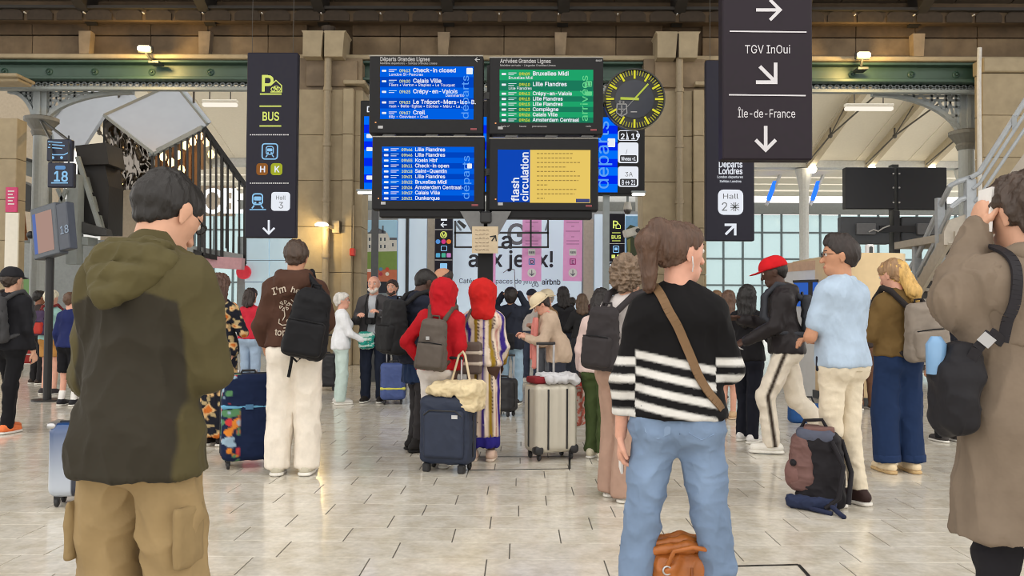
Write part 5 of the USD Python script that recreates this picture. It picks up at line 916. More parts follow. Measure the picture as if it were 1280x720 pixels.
    def drape(s, ms, lift=.004, m=None):
        """Lays flat lettering or drawing (x, z in the body's frame) on the back of the garment."""
        m = m or s.top_m; v = np.array(m.vertices); n = normals(m); b = n[:, 1] < -.25; t = cKDTree(v[b][:, [0, 2]]); out = []
        for q in ms:
            x = np.array(q.vertices); d, i = t.query(x[:, [0, 2]], k=3); y = (v[b][i, 1]).mean(1); x[:, 1] = y - lift - (x[:, 1] < np.median(x[:, 1])) * .002; out.append(trimesh.Trimesh(x, q.faces, process=False))
        return out
    # ---- what they carry: things of their own, placed in the person's frame
    def carry(s, name, label, cat, group=None): s.c = thing(name, label, cat, s.loc, s.yaw, group); return s.c
    def cadd(s, name, m, mat, smooth=True, parent=None, col=None, **kw):
        if isinstance(m, list): m = trimesh.util.concatenate(m)
        return obj(name, trimesh.Trimesh(np.array(m.vertices) * s.k, m.faces, process=False), mat, parent or s.c, smooth=smooth, col=col, **kw)
    def backpack(s, label, c, w=.3, hgt=.44, d=.17, x=0, y=None, z=1.18, strap=None, pocket=True, tilt=0, one=None, res=None, soft=.05, pc=None):
        s.carry('backpack', label, 'backpack'); y = -.16 - d / 2 if y is None else y; q = rot([0, 1, 0], tilt); f = lambda p: s.T(q @ (V(*p)) + V(x, y, z)); res = res or max(.007, s.res * .8)
        def xf(m): v = np.array(m.vertices); m.vertices = np.array([f(p) for p in v]) if len(v) < 0 else ((q @ v.T).T + V(x, y, z) - V(0, 0, .92)) @ s.R.T + V(0, 0, .92); return m
        o = SD().box((0, 0, 0), (w / 2, d / 2, hgt / 2), soft, .02, taper=.28); s.cadd('bag_body', xf(folds(o.mesh(res), .006, (8, 8, 8), 6)), cloth(c, rough=.7))
        if pocket:
            o = SD().box((0, -d / 2 + .01, -hgt * .2), (w * .4, .045, hgt * .24), .03, .02); s.cadd('pocket', xf(folds(o.mesh(res), .003, (8, 8, 8), 3)), cloth(pc or c, rough=.7)); s.cadd('zip', xf(tube([(-w * .36, -d / 2 - .02, hgt * .03), (0, -d / 2 - .035, hgt * .045), (w * .36, -d / 2 - .02, hgt * .03)], .005, 6)), cloth((30, 30, 32)))
        s.cadd('zip', xf(tube([(w * .5 * math.cos(a) * .8, -d * .2 - .0, hgt * .5 * math.sin(a) * .9) for a in np.linspace(.15, math.pi - .15, 12)], .006, 6)), cloth((30, 30, 32)))
        s.cadd('grab_loop', xf(tube([(-.035, d * .25, hgt * .47), (-.03, d * .25, hgt * .56), (.03, d * .25, hgt * .56), (.035, d * .25, hgt * .47)], .009, 6)), cloth(strap or c))
        for i in ((-1, 1) if one is None else (one,)):
            a = f((i * w * .2, d * .4, hgt * .42)); b = f((i * w * .35, d * .45, -hgt * .4)); o = SD(); pts = [a, s.T((i * .1, -.075, 1.45)), s.T((i * .115, .02, 1.475)), s.T((i * .12, .13, 1.38)), s.T((i * .145, .155, 1.2)), s.T((i * .19, .04, 1.06)), b]
            for p, r in zip(pts, pts[1:]): o.cone(p, r, .024, .024, .01)
            s.cadd('strap', o.mesh(max(.009, s.res)), cloth(strap or c))
        return s
    def phone(s, label, p, d=(0, .3, 1), n=(0, 1, 0), c=(30, 30, 34)):
        s.carry('phone', label, 'phone'); d = V(*d) / np.linalg.norm(d); n = V(*n); x = np.cross(d, n); x /= np.linalg.norm(x); n = np.cross(x, d); p = V(*p)
        s.cadd('case', bar(p - d * .075, p + d * .075, .072, .009, up=n), cloth(c), smooth=False); s.cadd('screen', bar(p - d * .07 + n * .006, p + d * .07 + n * .006, .066, .002, up=n), M('phone_glass', lin(60, 66, 80), rough=.1, var=0), smooth=False); return s
    def glasses(s, c=(40, 36, 34)):
        h = s.Hd; p = s.add('glasses', [tube([h((i * .033 + .019 * math.cos(a), .111, 1.6 + .017 * math.sin(a))) for a in np.linspace(0, 2 * np.pi, 17)], .0018, 6) for i in (-1, 1)] + [tube([h((-.014, .112, 1.602)), h((.014, .112, 1.602))], .0018, 6)] + [tube([h((i * .053, .108, 1.602)), h((i * .079, .0, 1.6)), h((i * .077, -.02, 1.585))], .002, 6) for i in (-1, 1)], cloth(c)); return s
def soft(d, w=.0035): return np.clip(.5 + np.asarray(d, float) / (2 * w), 0, 1)      # inside where d > 0
def stripes(v, edges, w=.0035): return np.clip(sum(soft(np.minimum(v - a, b - v), w) for a, b in edges), 0, 1)
def mixc(mask, a, b): m = np.asarray(mask, float)[:, None]; return m * np.array(lin(*a)) + (1 - m) * np.array(lin(*b))
FRONT = {'l': ((-.25, .02, 1.12), (-.07, .26, 1.16), (.5, .7, .3)), 'r': ((.25, .02, 1.12), (.07, .27, 1.16), (-.5, .7, .3))}

# ================================================================ the three nearest
p = Person('man in an olive hooded jacket and khaki trousers standing with his back turned', 178, 0, 1.73, yaw=-14, D=2.47, build=.93, lean=3, hyaw=-10, hpitch=28, arms={'l': ((-.20, .03, 1.08), (-.09, .25, 1.10), (.6, .7, .2)), 'r': ((.205, .04, 1.09), (.08, .25, 1.13), (-.5, .7, .3))}, legs={'l': ((-.105, .02, .48), (-.125, -.02, .085), (-.2, 1, 0)), 'r': ((.105, .03, .48), (.125, 0, .085), (.2, 1, 0))}, face=True, skin='fair')
def olive(v): return mixc(soft(np.minimum(np.minimum(1.325 - .35 * np.maximum(np.abs(v[:, 0]) - .08, 0) - v[:, 2], .178 + .02 * np.clip(1.15 - v[:, 2], 0, 1) - np.abs(v[:, 0] + .01)), .07 - v[:, 1]), .004), (52, 48, 40), (80, 73, 48))
p.top('jacket', (80, 73, 48), hem=.81, g=.018, rh=.198, loose=.012, r=(.064, .058, .045), amp=.010, fn=olive, seed=3, freq=(7, 7, 4), collar=.045)
T = p.T; o = SD(); o.cone(T((-.07, -.085, 1.415)), T((.07, -.085, 1.415)), .042, None, .015); o.cone(T((-.11, -.075, 1.395)), T((-.01, -.165, 1.30)), .034, .03, .012); o.cone(T((.11, -.075, 1.395)), T((.01, -.165, 1.30)), .034, .03, .012); o.cone(T((-.05, -.13, 1.36)), T((.05, -.13, 1.36)), .036, None, .012)
for i in (-1, 1): o.cone(T((i * .105, -.06, 1.405)), T((i * .075, .07, 1.425)), .032, .026, .012); o.cone(T((i * .085, -.05, 1.45)), T((i * .06, .07, 1.45)), .018, .016, .006)
o.cone(T((-.08, -.06, 1.455)), T((.08, -.06, 1.455)), .02, None, .006); p.add('hood', folds(o.mesh(.0065), .007, (11, 11, 11), 4), cloth((84, 77, 50)))
p.trousers((150, 128, 92), r=(.09, .084, .084), amp=.012, seed=5, freq=(8, 8, 4)); p.shoes((70, 62, 54))
p.add('cuff', [tube([p.E[i] + (p.W[i] - p.E[i]) * t for t in (.86, .98)], .044, 14) for i in (0, 1)], cloth((52, 48, 40)))
p.hair((26, 22, 21), 'tied', [((0, -.075, 1.60), (0, -.085, 1.585), .04, .035)], vol=-.001, amp=.004); p.glasses()
for i in (-1, 1): p.add('cargo_pocket', folds(SD().box((i * .178, -.02, .64), (.012, .06, .085), .01).mesh(.009), .005), cloth((142, 121, 86)))
p.phone('dark phone held by the man in the olive jacket', (0, .33, 1.18), (0, .5, 1), (0, -1, .4))

p = Person('woman with a high brown ponytail in a black jumper with white stripes', 846, 0, 1.645, yaw=-6, D=3.36, fem=True, hyaw=-58, hpitch=2, arms={'l': ((-.215, -.03, 1.07), (-.228, .01, .83), (0, .12, -1)), 'r': ((.215, .0, 1.11), (.13, .2, 1.07), (-.6, .7, .1))}, legs={'l': ((-.135, .01, .5), (-.19, -.02, .085), (-.1, 1, 0)), 'r': ((.14, .01, .5), (.205, .0, .085), (.1, 1, 0))}, face=True, skin='rosy')
def breton(v):
    x = v[:, 0]; onb = soft(.175 - np.abs(x), .01); zz = v[:, 2] + .2 * np.clip(x + .17, 0, .4)
    body = stripes(zz, [(1.155 - .066 * k, 1.185 - .066 * k) for k in range(4)]); left = stripes(v[:, 2], [(1.125 - .07 * k, 1.157 - .07 * k) for k in range(4)])
    q = (v - p.E[1]) @ ((p.W[1] - p.E[1]) / np.linalg.norm(p.W[1] - p.E[1])); fore = stripes(q, [(-.01, .03), (.07, .105), (.15, .18)]); rt = (x > .15) | ((v[:, 1] > .1) & (x > .06))
    fore = np.maximum(fore * (v[:, 1] > .06), stripes(v[:, 2], [(1.125, 1.155), (1.06, 1.09)])); return mixc(np.where(rt & (v[:, 2] < 1.2), fore, np.where(x < -.172, left, body)), (214, 212, 208), (19, 18, 20))
p.top('jumper', (19, 18, 20), hem=.915, g=.018, rh=.188, loose=.02, r=(.056, .052, .04), amp=.007, fn=breton, seed=8, freq=(7, 7, 3.5)); p.trousers((124, 142, 168), r=(.098, .07, .064), amp=.008, seed=9, freq=(8, 8, 7), fn=lambda v: np.array(lin(116, 136, 164)) * (1 + .3 * np.exp(-((v[:, 2] - .70) / .16) ** 2) * np.exp(-((np.abs(v[:, 0]) - .11) / .05) ** 2))[:, None])
stitch = cloth((92, 106, 130))
for i in (-1, 1): p.add('back_pocket', p.drape([prism([(i * .085 + x, z) for x, z in ((-.055, .945), (.055, .94), (.05, .86), (0, .838), (-.05, .865))], 0, .003)], .002, p.tr_m), cloth((128, 148, 176)))
p.add('yoke_seam', p.drape([bar((-.15, 0, .965), (0, 0, .945), .004), bar((0, 0, .945), (.15, 0, .965), .004), bar((0, 0, .975), (0, 0, .86), .004)], .003, p.tr_m), stitch); p.shoes((230, 228, 222))
p.hair((84, 60, 46), 'tied', [((0, -.07, 1.655), (0, -.10, 1.675), .045, .04), ((0, -.11, 1.68), (-.005, -.15, 1.62), .036, .044), ((-.005, -.15, 1.62), (-.01, -.135, 1.44), .044, .024)], vol=.002, amp=.005, freq=(45, 45, 5)); p.add('hair_tie', trimesh.creation.torus(.03, .01).apply_transform(trimesh.transformations.rotation_matrix(1.2, [1, 0, 0])).apply_transform(np.vstack([np.c_[p.HR, p.Hd((0, -.1, 1.675))], [0, 0, 0, 1]])), cloth((60, 44, 36)))
p.add('earphone', tube([p.Hd((.084, .005, 1.567)), p.Hd((.083, .012, 1.53)), p.T((.06, .1, 1.44)), p.T((.03, .15, 1.3))], .003, 6), print_white)
def ribbon_on(p, pts, m, n=40, lift=.008):
    ks = cKDTree(np.array(m.vertices)); nn = normals(m); cur = np.array([np.interp(np.linspace(0, len(pts) - 1, n), range(len(pts)), [q[i] for q in pts]) for i in range(3)]).T
    rb = [(m.vertices[i], nn[i]) for i in ks.query(cur)[1]]
    for k in range(4): rb = [rb[0]] + [((a[0] + 2 * b[0] + c_[0]) / 4, (a[1] + 2 * b[1] + c_[1]) / 4) for a, b, c_ in zip(rb, rb[1:], rb[2:])] + [rb[-1]]
    return [(a + b / np.linalg.norm(b) * lift, b) for a, b in rb]
p.carry('shoulder_bag', 'brown strapped shoulder bag worn across the back of the striped jumper', 'bag')
rb = ribbon_on(p, [(-.09, .05, 1.43), (-.085, -.05, 1.44), (-.05, -.135, 1.36), (.01, -.165, 1.25), (.07, -.16, 1.13), (.12, -.15, 1.04), (.165, -.09, .95), (.175, .03, .92)], p.top_m)
p.cadd('strap', [bar(a[0], b[0], .036, .006, up=a[1]) for a, b in zip(rb, rb[1:])], cloth((120, 94, 68), rough=.6), smooth=False); p.cadd('bag_body', SD().box((.165, .12, .93), (.045, .09, .06), .03).mesh(.01), cloth((110, 84, 60), rough=.6))
p.phone('white phone in the lowered hand of the woman with the ponytail', (-.226, .055, .745), (0, .25, -1), (.9, .1, 0), (225, 222, 220))

p = Person('person in a long taupe coat holding a phone to the ear at the right edge', 1284, 0, 1.755, yaw=4, D=2.84, hyaw=14, hpitch=6, arms={'l': ((-.22, .03, 1.30), (-.125, .08, 1.53), (.2, -.1, 1)), 'r': ((.24, -.02, 1.08), (.23, .08, .85))}, skin='fair')
def coatx(o):
    o.cone((0, -.01, 1.0), (0, -.02, .52), .175, .235, .05, (V(0, 1, 0), .75)); o.cone(p.S[0], p.E[0], .08, .072, .04); o.cone(p.E[0], p.E[0] * .6 + p.W[0] * .4, .07, .055, .03); o.cone(p.S[1], p.E[1], .08, .07, .04); o.cone(p.E[0] + V(0, -.02, -.03), (-.16, -.03, 1.15), .05, .03, .06)
p.top('coat', (122, 108, 94), hem=.545, g=.022, rh=.235, loose=.012, r=(.075, .068, .05), amp=.013, extra=coatx, seed=12, freq=(8, 8, 1.6)); p.trousers((34, 33, 38), r=(.085, .062, .052)); p.shoes((24, 24, 26), sole=(40, 40, 42))
fl_ = SD(); p.torso(fl_, .036, None, None, .012); [fl_.cone(p.S[i], p.S[i] + (p.E[i] - p.S[i]) * .55, .093, .09, .04) for i in (0, 1)]; fl_.cut(p.T((0, 0, 1.17)), (0, .12, -1)); fl_.cut((0, .0, 0), (0, 1, 0)); fl_.ball(p.Hd((0, .01, 1.6)), (.1, .12, .14), .02, 's'); fl_.cone(p.T((0, 0, 1.38)), p.T((0, 0, 1.5)), .075, None, .02, None, 's'); p.add('storm_flap', folds(fl_.mesh(.008), .004, (7, 7, 2), 2), cloth((122, 108, 94)))
p.add('collar', folds(SD().cone(p.T((-.06, -.062, 1.45)), p.T((.06, -.062, 1.45)), .035, None, .02).cone(p.T((-.078, -.04, 1.445)), p.T((-.05, .07, 1.41)), .03, .028, .02).cone(p.T((.078, -.04, 1.445)), p.T((.05, .07, 1.41)), .03, .028, .02).mesh(.008), .004, (10, 10, 10), 5), cloth((122, 108, 94)))
p.hair((66, 52, 44), 'short', [((0, -.05, 1.60), (0, -.055, 1.56), .07, .055)], vol=.010, amp=.009, freq=(26, 26, 14)); p.phone('white phone held against the ear above the taupe coat', (-.10, .06, 1.60), (.1, .05, 1), (1, 0, 0), (226, 224, 222))
p.carry('shoulder_bag', 'slouchy black shoulder bag hanging beside the long taupe coat', 'bag'); o = SD(); o.box((-.275, -.05, .985), (.058, .075, .115), .05).box((-.262, -.05, 1.10), (.046, .05, .06), .03, .05); p.cadd('bag_body', folds(o.mesh(.009), .010, (9, 9, 6), 3), cloth((34, 33, 37), rough=.6))
rb = ribbon_on(p, [(-.11, .03, 1.43), (-.115, -.09, 1.40), (-.14, -.16, 1.30), (-.17, -.14, 1.18)], p.top_m, 24, .03); rb += [(V(-.215, -.14, 1.2), V(-.6, -1, .2)), (V(-.245, -.12, 1.15), V(-.6, -1, .2)), (V(-.262, -.10, 1.10), V(-.6, -1, .2))]
p.cadd('strap', [bar(a[0], b[0], .032, .010, up=a[1]) for a, b in zip(rb, rb[1:])], cloth((38, 36, 40), rough=.6), smooth=False); p.cadd('buckle', bar((-.222, -.15, 1.19), (-.238, -.135, 1.165), .04, .014, up=(-.6, -1, .2)), print_grey, smooth=False)
p.cadd('bottle', lathe([(0, 0), (.03, .005), (.031, .1), (.015, .125), (0, .125)], 14, (-.325, -.03, 1.06)), M('bottle_blue', lin(120, 160, 200), rough=.2, var=0))
# ================================================================ the middle ground
def far_legs(w=.1, y=0.0): return {'l': ((-w, .015 + y, .475), (-w - .005, -.02 + y, .085), (-.06, 1, 0)), 'r': ((w, .015 - y, .475), (w + .005, -.02 - y, .085), (.06, 1, 0))}
p = Person('man in a printed brown hoodie and cream trousers with a black rucksack', 366, 592, 1.84, yaw=4, hpitch=14, arms={'l': ((-.235, -.03, 1.09), (-.215, .1, .87)), 'r': ((.235, .0, 1.10), (.15, .2, 1.02), (-.5, .7, .2))}, skin='tan')
p.top('hoodie', (74, 50, 40), hem=.925, g=.024, rh=.185, loose=.02, r=(.068, .062, .045), amp=.010, hood='down', seed=21, freq=(7, 7, 5)); p.trousers((228, 219, 206), r=(.105, .094, .09), amp=.009, seed=4, freq=(7, 7, 3)); p.shoes((196, 190, 172), g=.006)
p.hair((66, 50, 40), 'short', vol=.003); ink = cloth((190, 176, 160), bump=0); ms = []
def flat_text(s, x, z, h, rotd=0): m = meshkit.text_mesh(s, h, .002, True); v = m.vertices.copy(); a = math.radians(rotd); return trimesh.Trimesh(np.c_[x + v[:, 0] * math.cos(a) - v[:, 1] * math.sin(a), v[:, 2], z + v[:, 0] * math.sin(a) + v[:, 1] * math.cos(a)], m.faces[:, ::-1], process=False)
ms += [flat_text("I'm", -.135, 1.30, .05, 14), flat_text('here', .0, 1.325, .04, -14), flat_text('to', -.12, 1.015, .045, -4), flat_text('paint', -.06, 1.012, .045, 3)]
fl = lambda pts, w=.007: [bar((a[0], 0, a[1]), (b[0], 0, b[1]), w, .002, up=(0, 1, 0)) for a, b in zip(pts, pts[1:])]
for k in range(6): a = k * math.pi / 3 + .3; ms += fl([(-.05 + .012 * math.cos(a), 1.225 + .012 * math.sin(a)), (-.05 + .038 * math.cos(a + .25), 1.225 + .038 * math.sin(a + .25)), (-.05 + .038 * math.cos(a - .25), 1.225 + .038 * math.sin(a - .25)), (-.05 + .012 * math.cos(a), 1.225 + .012 * math.sin(a))], .005)
ms += fl([(-.05, 1.19), (-.045, 1.15), (-.06, 1.12)]) + fl([(.0, 1.27), (.03, 1.24), (.045, 1.2), (.03, 1.165), (.0, 1.16)]) + fl([(-.02, 1.25), (.01, 1.225), (.02, 1.195)]) + fl([(-.085, 1.13), (-.09, 1.1), (-.06, 1.085), (-.02, 1.09), (.02, 1.11), (.03, 1.09), (-.01, 1.07), (-.05, 1.065)]) + fl([(-.02, 1.09), (-.03, 1.12), (-.01, 1.13), (.0, 1.11)])
p.add('print', p.drape(ms, .005), ink, smooth=False, kind='stuff')
p.backpack('black drawstring rucksack slung over the right shoulder of the brown hoodie', (26, 26, 29), w=.33, hgt=.5, d=.18, x=.145, z=1.10, one=1, tilt=10, soft=.08)
p.cadd('dangling_strap', [tube([(.03, -.2, .92), (.02, -.215, .82), (.0, -.2, .72)], .012, 6), tube([(.05, -.22, .9), (.085, -.22, .85), (.06, -.22, .83), (.03, -.22, .86)], .008, 6)], cloth((26, 26, 29))); p.cadd('label_tag', bar((.10, -.25, 1.33), (.19, -.27, 1.28), .03, .01, up=(0, 1, 0)), print_white, smooth=False)

p = Person('person in a red hoodie with the hood up, one hand on the hip', 546, 582, 351, yaw=-8, hyaw=-14, side=5, arms={'l': ((-.30, -.02, 1.13), (-.175, .03, .965), (.5, .6, -.2)), 'r': ((.22, -.06, 1.09), (.19, -.08, .86), (0, -.1, -1))}, legs=far_legs(.085, .04), skin='dark')
p.top('hoodie', (176, 24, 34), hem=.885, g=.018, rh=.175, loose=.012, r=(.062, .056, .042), amp=.009, seed=31, hood='up'); p.trousers((224, 218, 214), r=(.088, .072, .066), amp=.008, seed=6); p.shoes((214, 210, 204))
p.backpack('grey-brown school rucksack on the back of the red hoodie', (92, 84, 78), w=.30, hgt=.46, d=.15, x=-.01, z=1.12, strap=(84, 74, 66)); p.cadd('badge', bar((-.03, -.325, 1.18), (.0, -.325, 1.18), .03, .006, up=(0, 1, 0)), print_grey, smooth=False)

p = Person('man in a navy puffer jacket and dark trousers looking down, black rucksack on his back', 522, 563, 1.69, yaw=-52, hyaw=-4, hpitch=32, arms=FRONT, legs=far_legs(.085, .03), skin='dark', face=True)
p.top('jacket', (30, 34, 48), hem=.80, g=.022, rh=.185, loose=.014, r=(.064, .058, .044), amp=.011, seed=33, freq=(4, 4, 13)); p.skirt((36, 52, 82), .86, .63, .17, .185, 'shirt_tail'); p.trousers((52, 50, 52), r=(.08, .062, .056), hem=.12, amp=.009, seed=16); p.shoes((34, 32, 32), sole=(30, 30, 30), boot=.03); p.hair((24, 20, 19), 'short', vol=-.002, amp=.002)
p.backpack('large black rucksack on the navy puffer jacket', (36, 36, 38), w=.31, hgt=.5, d=.2, z=1.15, tilt=0)

p = Person('woman in a red headscarf and a long robe with gold, white and purple stripes', 603, 575, 352, yaw=-4, hyaw=-30, fem=True, build=.95, arms={'l': ((-.175, .03, 1.09), (-.13, .2, 1.06), (.4, .8, .1)), 'r': ((.18, .02, 1.08), (.16, .14, .92))}, legs=far_legs(.08), skin='dark')
def robe(v):
    a = np.arctan2(v[:, 0], -v[:, 1] + .0) / .55 + .22 * 0; s_ = (a * 1.0 + 10) % 2.2; c = np.zeros((len(v), 3)) + np.array(lin(222, 204, 186))
    for lo, hi, col in ((.0, .5, (146, 118, 34)), (.5, .62, (60, 44, 60)), (.98, 1.06, (170, 96, 96)), (1.24, 1.62, (58, 40, 124)), (1.62, 1.7, (230, 222, 214))):
        m = soft(np.minimum(s_ - lo, hi - s_), .05)[:, None]; c = c * (1 - m) + m * np.array(lin(*col))
    m = (np.sin(v[:, 2] * 190) > .4) & (s_ > .62) & (s_ < .72); c[m] = lin(60, 44, 60); return c
p.top('robe_bodice', (200, 190, 170), hem=.9, g=.016, rh=.18, loose=.012, r=(.062, .066, .055), fn=robe, amp=.008, seed=5); p.skirt((200, 190, 170), 1.0, .22, .15, .165, 'robe_skirt', fn=robe); p.skirt((46, 40, 130), .27, .13, .158, .16, 'underskirt'); p.shoes((206, 178, 160), sole=(214, 196, 180)); p.scarf((190, 34, 32))
p.carry('shoulder_bag', 'brown and cream banded bag held at the side of the striped robe', 'bag'); p.cadd('bag_body', folds(SD().box((-.1, -.22, .98), (.12, .06, .15), .03).mesh(.011), .006), cd_cloth, col=None) if False else p.cadd('bag_body', (lambda m: m)(SD().box((-.1, -.215, .98), (.115, .055, .15), .03).mesh(.011)), cloth((96, 84, 78))); p.cadd('band', [SD().box((-.1, -.215, z), (.118, .058, .022), .012).mesh(.01) for z in (.93, 1.03)], cloth((196, 184, 170))); p.cadd('strap', tube([(-.2, -.2, 1.1), (-.16, -.14, 1.3), (-.11, -.08, 1.43), (-.1, .05, 1.42)], .014, 8), cloth((96, 84, 78)))

p = Person('man in a light blue polo shirt and cream chinos with folded arms', 1052, 630, 299, yaw=32, hyaw=46, arms={'l': ((-.235, .05, 1.07), (.02, .21, 1.10), (1, .25, .1)), 'r': ((.225, .03, 1.07), (.02, .24, 1.04), (-1, .2, .05))}, legs={'l': ((-.075, .02, .475), (-.085, 0, .085), (.05, 1, 0)), 'r': ((.085, .0, .475), (.10, -.05, .085), (.2, 1, 0))}, skin='tan', face=True, build=1.0)
p.top('polo_shirt', (170, 188, 208), hem=.885, g=.016, rh=.168, loose=.014, r=(.062, .058, .05), sleeve=.42, amp=.008, collar=.03, seed=41); p.trousers((220, 208, 186), r=(.084, .064, .055), hem=.10, amp=.0065, seed=42, freq=(8, 8, 8)); p.shoes((52, 36, 34), sole=(222, 218, 210)); p.hair((40, 30, 27), 'short', [((0, .05, 1.69), (0, -.02, 1.69), .05, .05)], vol=.002, amp=.004); p.glasses()
p.add('collar', SD().cone(p.T((-.05, -.05, 1.435)), p.T((.05, -.05, 1.435)), .03, None, .015).cone(p.T((-.065, -.03, 1.43)), p.T((-.03, .07, 1.40)), .024, .02, .015).cone(p.T((.065, -.03, 1.43)), p.T((.03, .07, 1.40)), .024, .02, .015).mesh(.008), cloth((176, 194, 212)))
p.add('pocket_seam', p.drape([bar((-.03, 0, .855), (.13, 0, .85), .005), bar((0.02, 0, .93), (.02, 0, .88), .004)], .003, p.tr_m), cloth((190, 176, 150)), smooth=False); p.add('wallet', SD().box((-.165, .02, .9), (.012, .04, .05), .008).mesh(.007), cloth((40, 40, 50)))

p = Person('blonde woman in a mustard jumper and wide dark blue jeans', 1123, 590, 325, yaw=6, hyaw=24, hpitch=18, fem=True, arms={'l': ((-.215, .0, 1.09), (-.10, .19, 1.10), (.3, .8, .3)), 'r': ((.215, .0, 1.09), (.10, .2, 1.10), (-.3, .8, .3))}, legs=far_legs(.1), skin='rosy', face=True)
p.top('jumper', (104, 82, 48), hem=.925, g=.018, rh=.172, loose=.02, r=(.062, .06, .046), amp=.009, seed=51); p.trousers((30, 48, 82), r=(.1, .1, .098), hem=.10, amp=.007, seed=52, freq=(7, 7, 3)); p.add('turn_up', [SD().cone(p.A[i] * V(1, 1, 0) + V(0, 0, .135), p.A[i] * V(1, 1, 0) + V(0, 0, .10), .103, .103, .02).cut((0, 0, .15), (0, 0, 1)).cut((0, 0, .09), (0, 0, -1)).mesh(.01) for i in (0, 1)], cloth((34, 52, 88)))
p.shoes((226, 206, 172), sole=(200, 170, 124)); p.hair((150, 118, 86), 'tied', vol=.004, freq=(40, 40, 8)); p.hair((206, 166, 96), 'long', [((0, -.09, 1.62), (.02, -.12, 1.40), .05, .055), ((.02, -.12, 1.40), (.03, -.115, 1.34), .055, .03)], vol=-.004, name='ponytail', freq=(45, 45, 5))
p.backpack('grey canvas rucksack hanging off the right shoulder of the mustard jumper', (134, 124, 114), w=.34, hgt=.45, d=.17, x=.08, z=1.13, strap=(44, 40, 40), tilt=-6); p.cadd('maker_patch', bar((.15, -.335, .965), (.2, -.335, .963), .02, .01, up=(0, 1, 0)), cloth((24, 24, 28)), smooth=False)

p = Person('man in a red cap and black leather jacket striding to the left', 982, 566, 1.80, yaw=78, hyaw=-4, hpitch=10, lean=6, arms={'l': ((-.19, .10, 1.10), (-.12, .33, .98), (0, .9, -.4)), 'r': ((.2, .14, 1.12), (.16, .36, 1.16), (0, 1, .2))}, legs={'l': ((-.08, .17, .50), (-.09, .12, .09), (0, 1, .05)), 'r': ((.09, -.10, .46), (.10, -.40, .16), (.1, .9, -.45))}, skin='dark', face=True)
p.top('jacket', (40, 36, 38), hem=.87, g=.024, rh=.185, loose=.018, r=(.066, .06, .046), amp=.009, seed=61, mat=cloth((40, 36, 38), rough=.45), hood='down')
def stripe_side(v): return mixc(soft(.022 - np.abs(v[:, 1] - np.interp(v[:, 2], [.16, .46, .9], [-.40, -.10, -.0])) , .008) * (v[:, 0] > .05) + soft(.018 - np.abs(v[:, 1] - np.interp(v[:, 2], [.09, .5, .9], [.1, .16, .01])), .008) * (v[:, 0] < -.1), (56, 46, 40), (222, 212, 196))
p.trousers((222, 212, 196), r=(.095, .078, .068), hem=.07, amp=.009, seed=62, fn=stripe_side); p.shoes((226, 222, 214)); p.hair((24, 20, 19), 'short', vol=-.003, amp=.002); p.cap((196, 26, 34), name='cap')
p.backpack('small dark grey rucksack on the back of the man in the red cap', (56, 58, 64), w=.27, hgt=.38, d=.12, z=1.17)
p.carry('leaflet', 'white folded leaflet in the hand of the man in the red cap', 'paper'); p.cadd('sheet', hexa([(-.16, .36, .9), (-.06, .38, .9), (-.06, .385, .9), (-.16, .365, .9), (-.17, .50, .98), (-.05, .5, .97), (-.05, .505, .97), (-.17, .505, .98)]), print_white, smooth=False)

p = Person('woman with long black hair, black top and black trousers, seen from behind', 935, 552, 357, yaw=-40, hyaw=10, fem=True, arms=FRONT, legs=far_legs(.08, .05), skin='tan'); p.top('top', (28, 27, 30), hem=.88, g=.016, rh=.17, seed=71); p.trousers((24, 26, 36), r=(.085, .07, .064), seed=72); p.shoes((222, 220, 218)); p.long_hair((24, 21, 21), .30, .075)
p = Person('woman with brown hair in a dark dress, bare legged in tan shoes', 911, 523, 364, yaw=-30, fem=True, arms=FRONT, legs=far_legs(.06), skin='rosy'); p.top('top', (34, 34, 40), hem=.88, g=.014, rh=.165, seed=73); p.skirt((28, 28, 34), .96, .50, .16, .19, 'dress'); p.shoes((196, 164, 128), sole=(206, 180, 150)); p.long_hair((92, 66, 50), .2, .06)
p = Person('woman with curly grey-brown hair in a white top and wide dusty pink trousers', 777, 622, 1.66, side=4, yaw=-38, hyaw=-10, hpitch=6, fem=True, arms={'l': ((-.215, .02, 1.08), (-.17, .16, .95)), 'r': ((.215, .02, 1.08), (.15, .2, 1.0))}, legs=far_legs(.085, .05), skin='fair', face=True); p.top('top', (214, 206, 204), hem=.93, g=.016, rh=.17, loose=.01, seed=81); p.trousers((168, 138, 122), r=(.098, .1, .115), hem=.05, amp=.009, seed=82, freq=(9, 9, 1.5)); p.shoes((206, 204, 200)); p.hair((124, 104, 86), 'long', [((0, -.05, 1.60), (0, -.06, 1.55), .085, .07)], vol=.022, amp=.02, freq=(26, 26, 26)); p.backpack('charcoal leather rucksack worn by the woman with curly hair', (52, 48, 50), w=.28, hgt=.44, d=.15, z=1.14, x=-.03)
p = Person('woman with dark braids in a pale pink jumper and green trousers', 748, 573, 1.50, yaw=-26, hyaw=20, hpitch=16, lean=6, fem=True, arms={'l': ((-.225, .04, 1.08), (-.235, .10, .86), (0, .2, -1)), 'r': ((.2, .03, 1.09), (.1, .2, 1.05))}, legs=far_legs(.08, .05), skin='dark'); p.top('jumper', (218, 196, 190), hem=.86, g=.018, rh=.175, loose=.012, seed=83); p.trousers((70, 84, 50), r=(.09, .08, .07), seed=84, amp=.01); p.shoes((214, 206, 184)); p.long_hair((30, 24, 24), .22, .05)
p.carry('shopping_bag', 'coral and white patterned bag carried low beside the silver suitcase', 'bag'); bm = folds(SD().box((-.27, .13, .50), (.05, .1, .2), .03).mesh(.012), .008, (9, 9, 9), 2)
